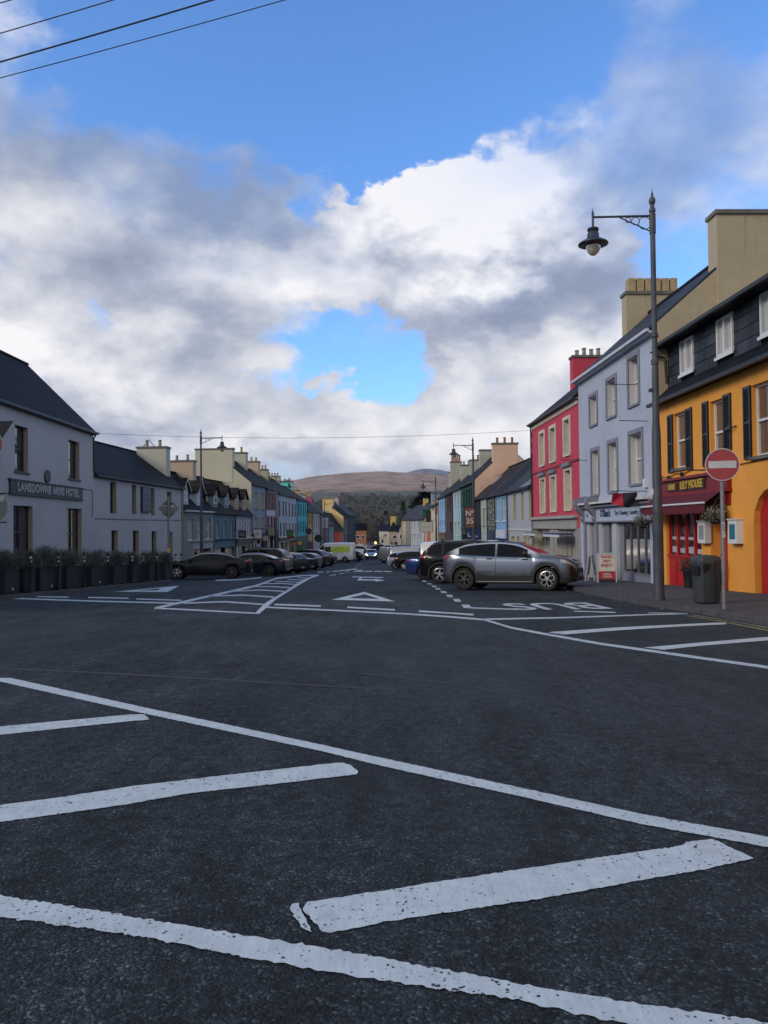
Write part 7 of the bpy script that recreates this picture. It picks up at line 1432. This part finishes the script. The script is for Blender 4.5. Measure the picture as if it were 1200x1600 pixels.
# hanging and bracket signs further down the street
def hsign(px,py,w,h,X,Y,z,col,label,body=None,bc=(.6,.6,.6),shape='rect',size=.3,rz=0,bracket=None):
    t=thing('hanging_sign',label,'sign',(X,Y,z),rz); mt=plain('sign_%d_%d_%d'%tuple(int(c*999) for c in col),col,.5)
    m=MB()
    if shape=='oval':
        n=24
        for y_ in (0,.05): m.face([(w/2*cos(2*pi*i/n),y_,h/2*sin(2*pi*i/n)) for i in range(n)][::(1 if y_ else -1)])
        for i in range(n): a,b=2*pi*i/n,2*pi*(i+1)/n; m.face([(w/2*cos(a),0,h/2*sin(a)),(w/2*cos(b),0,h/2*sin(b)),(w/2*cos(b),.05,h/2*sin(b)),(w/2*cos(a),.05,h/2*sin(a))])
    else: m.box(-w/2,w/2,0,.05,-h/2,h/2)
    m.build('sign_board',mt,t)
    if shape!='oval':
        m=MB(); e=.04
        for a,b,c,d_ in ((-w/2-e,w/2+e,h/2,h/2+e),(-w/2-e,w/2+e,-h/2-e,-h/2),(-w/2-e,-w/2,-h/2,h/2),(w/2,w/2+e,-h/2,h/2)): m.box(a,b,-.01,.06,c,d_)
        m.build('sign_frame',GUTTER,t)
    if body:
        for i,ln in enumerate(body.split('|')):
          if ln.startswith('~'): marks_row('sign_lettering',w*.78,size*.6,plain('ink_%d_%d_%d'%tuple(int(c*99) for c in bc),bc,.5),t,(0,-.003,(len(body.split('|'))-1)*size*.5-i*size*.98),(pi/2,0,0),int(ln[1:]),i+len(label))
          else: text('sign_lettering',ln,size,plain('ink_%d_%d_%d'%tuple(int(c*99) for c in bc),bc,.5),t,(0,-.012,(len(body.split('|'))-1)*size*.5-i*size*.98),(pi/2,0,0),ext=.004,bold=.006)
    m=MB(); bx=bracket if bracket is not None else (-1.2 if X<0 else 1.2); m.tube([(0,.025,h/2+.12),(bx,.025,h/2+.12)],.02,5); m.tube([(-w*.3,.025,h/2),(-w*.3,.025,h/2+.12)],.012,4); m.tube([(w*.3,.025,h/2),(w*.3,.025,h/2+.12)],.012,4); m.build('sign_bracket',GUTTER,t); return t
MAR=(.17,.07,.06)
hsign(0,0,.62,1.35,6.80,50.9,1.5+(819-806)/1200*50.9,MAR,'maroon number sign fixed to the lamp post by the green building','Nº|35',(.6,.58,.55),size=.52,bracket=.35)
hsign(0,0,1.1,1.0,7.95,57.5,1.5+(819-833)/1200*57.5,(.015,.03,.09),'navy projecting sign with a pale emblem at the stone fronted house','~2',(.45,.5,.6),size=.5,bracket=1.65)
m=thing('street_sign','slim white direction sign on a grey pole before the crimson building','road sign',(9.0,41.7,gz(0,41.7)+.12)); q=MB(); q.lathe([(.04,0),(.04,2.75),(0,2.76)],(0,0,0),10); q.build('post',SGR,m); q=MB(); q.face([(-.35,0,2.02),(-.02,0,2.2),(-.02,0,1.75)]); q.box(-.36,-.04,-.02,.02,1.95,2.1); q.build('sign_plate',SWH,m)
def LS(px,py,wpx,hpx,Y,col,label,body=None,bc=(.55,.55,.5),shape='rect',size=.3):
    X=(px-574)/1200*Y; hsign(0,0,wpx/1200*Y,hpx/1200*Y,X,Y,1.5+(824-py)/1200*Y,col,label,body,bc,shape,size,bracket=-max(.5,abs(pl(PLL,Y)-X)))
LS(379,833.5,11,10.5,69,(.02,.02,.025),'small black sign with grey lettering on the lilac house','~4|~7',size=.17)
LS(403,833,13,14,76,(.60,.60,.58),'white framed sign with a ring emblem on the tall cream house','O',(.1,.1,.1),size=.35)
LS(424,828.5,10,12,80,(.30,.30,.22),'weathered cream two panel sign by the red and white house','~5|~4',(.08,.08,.06),size=.28)
LS(415.5,840,8,8,77,(.42,.36,.25),'buff sign board low beside the white framed one')
LS(404,851,7,6,74,(.25,.38,.55),'pale blue shop sign above the cars on the left')
LS(453.5,834,9,12,90,(.22,.02,.03),'red hanging sign with a green shamrock-like blob on the white building','♣',(.02,.20,.05),size=.75)
LS(468.5,848,7,6,96,(.75,.40,.02),'yellow-orange round sign above a green poster','',shape='oval')
LS(468.3,858,5,10,96.5,(.05,.30,.08),'green poster panel under the yellow sign')
LS(482,830,10,10,101,(.03,.035,.05),'dark oval pub sign near the turquoise house','',shape='oval')
LS(484,849,9,6,102,(.09,.07,.13),'dull purple oval sign below the dark oval one','',shape='oval')
LS(497,841,12,12,108,(.012,.012,.014),'large black cut-out sign just above the white van','',shape='oval')
LS(459,849,9,5,92,(.5,.16,.16),'pinkish strip sign between the shamrock and yellow signs')
hsign(0,0,1.25,1.0,5.85,76.5,1.5+(821-822)/1200*76,(.50,.50,.44),'cream scroll-topped sign beneath the second right lamp','~6',(.3,.3,.26),size=.35,bracket=.9)
hsign(0,0,.45,1.1,6.1,76.7,1.5+(821-806)/1200*76,(.02,.02,.02),'black lantern-like box sign on the second right lamp',bracket=.7)
# recycling/hoarding: green cabinet far right
t=thing('service_cabinet','dark green roadside cabinet at the foot of the far right terrace','cabinet',(5.9,112,gz(0,112)+.1)); m=MB(); m.box(-.9,.9,-.4,.4,0,1.5); m.build('cabinet_body',worn('cabinet_green',(.02,.08,.04),.5,.2),t); m=MB(); m.box(-1,1,-.5,.5,1.502,1.58); m.build('cabinet_lid',worn('cabinet_green',(.02,.08,.04),.5,.2),t)
# fallen leaves and litter along the right kerb
m=MB(); rl_=random.Random(5)
for _ in range(260):
    y=rl_.uniform(9,34); x=pl(KR,y)+(rl_.uniform(-.45,-.03) if rl_.random()<.6 else rl_.uniform(.15,3.0)); z=gz(x,y)+(.128 if x>pl(KR,y)+.13 else .008); s_=rl_.uniform(.012,.035); a=rl_.uniform(0,6.3)
    m.face([(x+s_*cos(a+k*2.1)*(1+.4*(k==1)),y+s_*sin(a+k*2.1),z+rl_.uniform(0,.012)) for k in range(3)],rl_.choice((0,0,1)))
tag(m.build('leaf_litter',[worn('dead_leaf',(.13,.09,.05),.9,.4,30),plain('paper_scrap',(.5,.5,.48),.8)]),kind='stuff')
# overhead wires
WIREM=plain('cable_black',(.012,.012,.014),.6)
def utility_pole(x,y,h,label):
    t=thing('utility_pole',label,'utility pole',(x,y,gz(x,y))); m=MB(); m.lathe([(.13,0),(.09,h)],(0,0,0),10); m.build('pole',worn('tarred_timber',(.05,.038,.028),.9,.4,3),t); m=MB(); m.box(-.05,.05,-.7,.7,h-.35,h-.22); m.build('cross_arm',worn('tarred_timber',(.05,.038,.028),.9,.4,3),t)
wl=['first overhead wire, cutting the very corner of the sky','second overhead wire from the corner at the upper left','third overhead wire, the boldest at the upper left','lowest thin overhead wire at the upper left']
ends=[]
for i,(a,b) in enumerate(SPOTS['wires']):
    A,B=Vector(a),Vector(b); d=(B-A); d=Vector((d.x,d.y,d.z))
    if i==0: d=Vector((1.46,-.4,.1))
    d.normalize(); P=[]
    for k in range(-14,13):
        t_=k*1.0; s=A+d*t_; s.z=A.z+d.z*t_*1.0+ .0035*t_*t_ ; P.append(s)
    m=MB(); m.tube(P,[.007,.007,.010,.0055][i],6,cap=True); o=m.build('overhead_wire',WIREM); tag(o,wl[i],'wire','overhead wires crossing the junction'); ends.append((P[0],P[-1]))
for k,lab in ((0,'timber pole carrying the wires, left of the junction'),(1,'timber pole carrying the wires, right of the junction')):
    e=ends[2][k]; utility_pole(e.x,e.y,e.z-gz(e.x,e.y)+.45,lab)
def span(name,A,B,sag,r_,label,n=24):
    A,B=Vector(A),Vector(B); m=MB(); P=[]
    for i in range(n+1): t_=i/n; p=A.lerp(B,t_); p.z-=sag*4*t_*(1-t_); P.append(p)
    m.tube(P,r_,5); tag(m.build(name,WIREM),label,'wire')
span('span_wire',(-15.0,42.2,6.78),(9.62,44.2,7.0),.35,.009,'thin wire strung across the street from hotel corner to crimson building')
span('span_wire',(6.33,16.6,4.45+1.5),(9.6,29.3,6.55),.05,.012,'short wire from the tall lamp to the blue laundry wall',8) if False else None
# trees
def tree_mesh(seed,h,spread,levels=5,r0=.16,droop=0.0):
    rnd=random.Random(seed); wood=MB(); twig=MB()
    def br(p,d,L,r,lv):
        n=3; pts=[p]; q=p.copy(); dd=d.copy()
        for i in range(n):
            dd=(dd+Vector((rnd.gauss(0,.13),rnd.gauss(0,.13),rnd.gauss(.03,.08)))).normalized(); q=q+dd*L/n; pts.append(q.copy())
        (wood if lv<3 else twig).tube(pts,[r,r*.88,r*.76,r*.62],5 if lv<2 else 3,cap=False)
        if lv>=levels: return
        k=rnd.randint(3,4) if lv<4 else rnd.randint(3,5)
        for j in range(k):
            f=rnd.uniform(.35,1.0); s=pts[min(n,int(f*n)+1)] if f>.34 else pts[1]
            a=rnd.uniform(0,2*pi); o=dd.orthogonal().normalized(); o2=dd.cross(o); ang=rnd.uniform(.35,.95)*spread
            nd=(dd*cos(ang)+(o*cos(a)+o2*sin(a))*sin(ang)).normalized(); br(s,nd,L*rnd.uniform(.58,.82),r*.55,lv+1)
    br(Vector((0,0,0)),Vector((0,0,1)),h*.34,r0,0)
    return wood.mesh('trunk',TWIG),twig.mesh('crown',TWIG)
TM=[tree_mesh(s,9.5,sp,5,.17) for s,sp in ((5,1.0),(6,1.1),(8,.9))]
def con_mesh(seed,h,w,flat=False):
    rnd=random.Random(seed); m=MB(); n=1500
    for _ in range(n):
        t=rnd.random()**.8
        z=h*(.12+.88*t); r=w*(1-t)**.7*rnd.uniform(.5,1.05) if not flat else w*(.35+.65*sin(pi*min(1,t*1.15)))*rnd.uniform(.5,1.05)*(.75+.35*sin(t*17))
        a=rnd.uniform(0,2*pi); p=Vector((r*cos(a),r*sin(a),z)); d=Vector((cos(a),sin(a),rnd.uniform(-.25,.3))).normalized(); b=d.cross(Vector((0,0,1))).normalized(); s=w*.22*rnd.uniform(.6,1.3)
        m.face([p-b*s*.5-d*s*.4,p+d*s,p+b*s*.5-d*s*.4],rnd.choice((0,0,1)))
    t_=MB(); t_.tube([(0,0,-.3),(0,0,h*.9)],[w*.08,w*.02],6); return t_.mesh('trunk',TWIG),m.mesh('crown',[worn('needles_dark',(.012,.026,.016),.8,.4,3),worn('needles_mid',(.022,.042,.022),.8,.4,3)])
CM=[con_mesh(3,11,2.6),con_mesh(4,9,3.4,True)]
def put_tree(px,pyt,R,kind,idx,label,hm):
    a=atan((px-574)/1200); x,y=R*sin(a),R*cos(a); z=hill_h(x,y) if R>300 else gz(x,y)-.1; top=1.5+(823-pyt)/1200*y; H=max(4,top-z)
    t=thing(kind,label,'tree',(x,y,z-.2),random.uniform(0,6),'trees beyond the end of the street'); A,B=(TM if kind=='bare_tree' else CM)[idx]; s=H/hm
    link('trunk',A,t).scale=(s,s,s); link('crown',B,t).scale=(s*1.15,s*1.15,s)
tr=[(557,800,232,0),(566,812,225,1),(573,796,262,2),(580,808,238,0),(586,800,250,1),(592,815,232,2),(597,806,300,0),(550,792,300,1),(602,818,236,2),(538,800,340,0),(562,786,360,2),(620,806,300,1),(634,800,340,0),(628,792,420,2),(644,800,330,1),(588,828,215,0),(571,826,210,1),(581,830,205,2),(565,833,200,0),(594,834,200,1)]
adj=['tallest','low','broad','thin','leaning','dense','small','slim','stubby','wide','tall','spiky','short','rounded','sparse','twiggy','squat','lopsided','bushy','pale']
for i,(px_,py_,R_,k) in enumerate(tr):
    side='left' if px_<574 else 'right'
    put_tree(px_,py_+2,R_,'bare_tree',k,'%s bare winter tree %s %s'%(adj[i],['below the cream gabled hillside house','closing the street','near the road bend','against the hillside'][(i//3)%4],'beyond the left row' if px_<560 else ('beyond the parked cars' if px_<600 else 'behind the right row')),9.0)
for i,(px_,py_,R_,k,lab) in enumerate([(603,797,330,0,'slim dark conifer above the beige corner house roof'),(545,792,360,0,'dark conifer standing behind the navy grey terrace'),(665,768,165,1,'broad dark green pine behind the far right lamp'),(656,778,175,1,'lower dark green pine touching the green shed'),(630,783,520,0,'distant conifer at the edge of the green field')]): put_tree(px_,py_,R_,'conifer',k,lab,11 if k==0 else 9)
# the wood on the lower slopes: nobody could count it
rnd=random.Random(21); m=MB(); wm_=[worn('far_wood_brown',(.062,.060,.056),.95,.3,.05),worn('far_wood_grey',(.085,.083,.078),.95,.3,.05),worn('far_wood_green',(.035,.055,.035),.95,.3,.05)]
from mathutils import noise as MN2
for _ in range(15000):
    a=radians(rnd.uniform(-9,10)); R=300*(1500/300)**rnd.random(); x,y=R*sin(a),R*cos(a)
    nn=MN2.noise(Vector((x*.006,y*.004,2.2)))
    if R>380 and nn<(-.12 if R<650 else .05): continue
    pxx=574+1200*math.tan(a)
    if 640<R<1150 and 585<pxx<700 and rnd.random()<.85: continue
    z=hill_h(x,y); H=rnd.uniform(4,9)*(1+R/1800); w=H*rnd.uniform(.35,.6); mi=rnd.choices((0,1,2),(5,4,2.2))[0]
    for k in range(5):
        c=Vector((x+rnd.gauss(0,w*.3),y+rnd.gauss(0,w*.3),z+H*rnd.uniform(.25,.95))); s=w*rnd.uniform(.35,.6); v1=Vector((rnd.gauss(0,1),rnd.gauss(0,.4),rnd.gauss(0,1))).normalized()*s; v2=Vector((rnd.gauss(0,1),rnd.gauss(0,.4),rnd.gauss(0,1))).normalized()*s
        m.face([c+v1,c+v2,c-v1*.8-v2*.6],mi)
o=m.build('far_wood',wm_); tag(o,kind='stuff')
# haze
HAZE_D=0.00005
def haze_mat():
    m=bpy.data.materials.new('haze'); m.use_nodes=True; t=m.node_tree; t.nodes.clear(); o=t.nodes.new('ShaderNodeOutputMaterial'); v=t.nodes.new('ShaderNodeVolumePrincipled'); v.inputs['Color'].default_value=(.93,.965,1,1); v.inputs['Density'].default_value=HAZE_D; v.inputs['Anisotropy'].default_value=.2; t.links.new(v.outputs[0],o.inputs['Volume']); return m
m=MB(); m.box(-6000,6000,-5000,7400,-40,480); 
if HAZE_D>0: tag(m.build('haze',haze_mat()),kind='stuff')
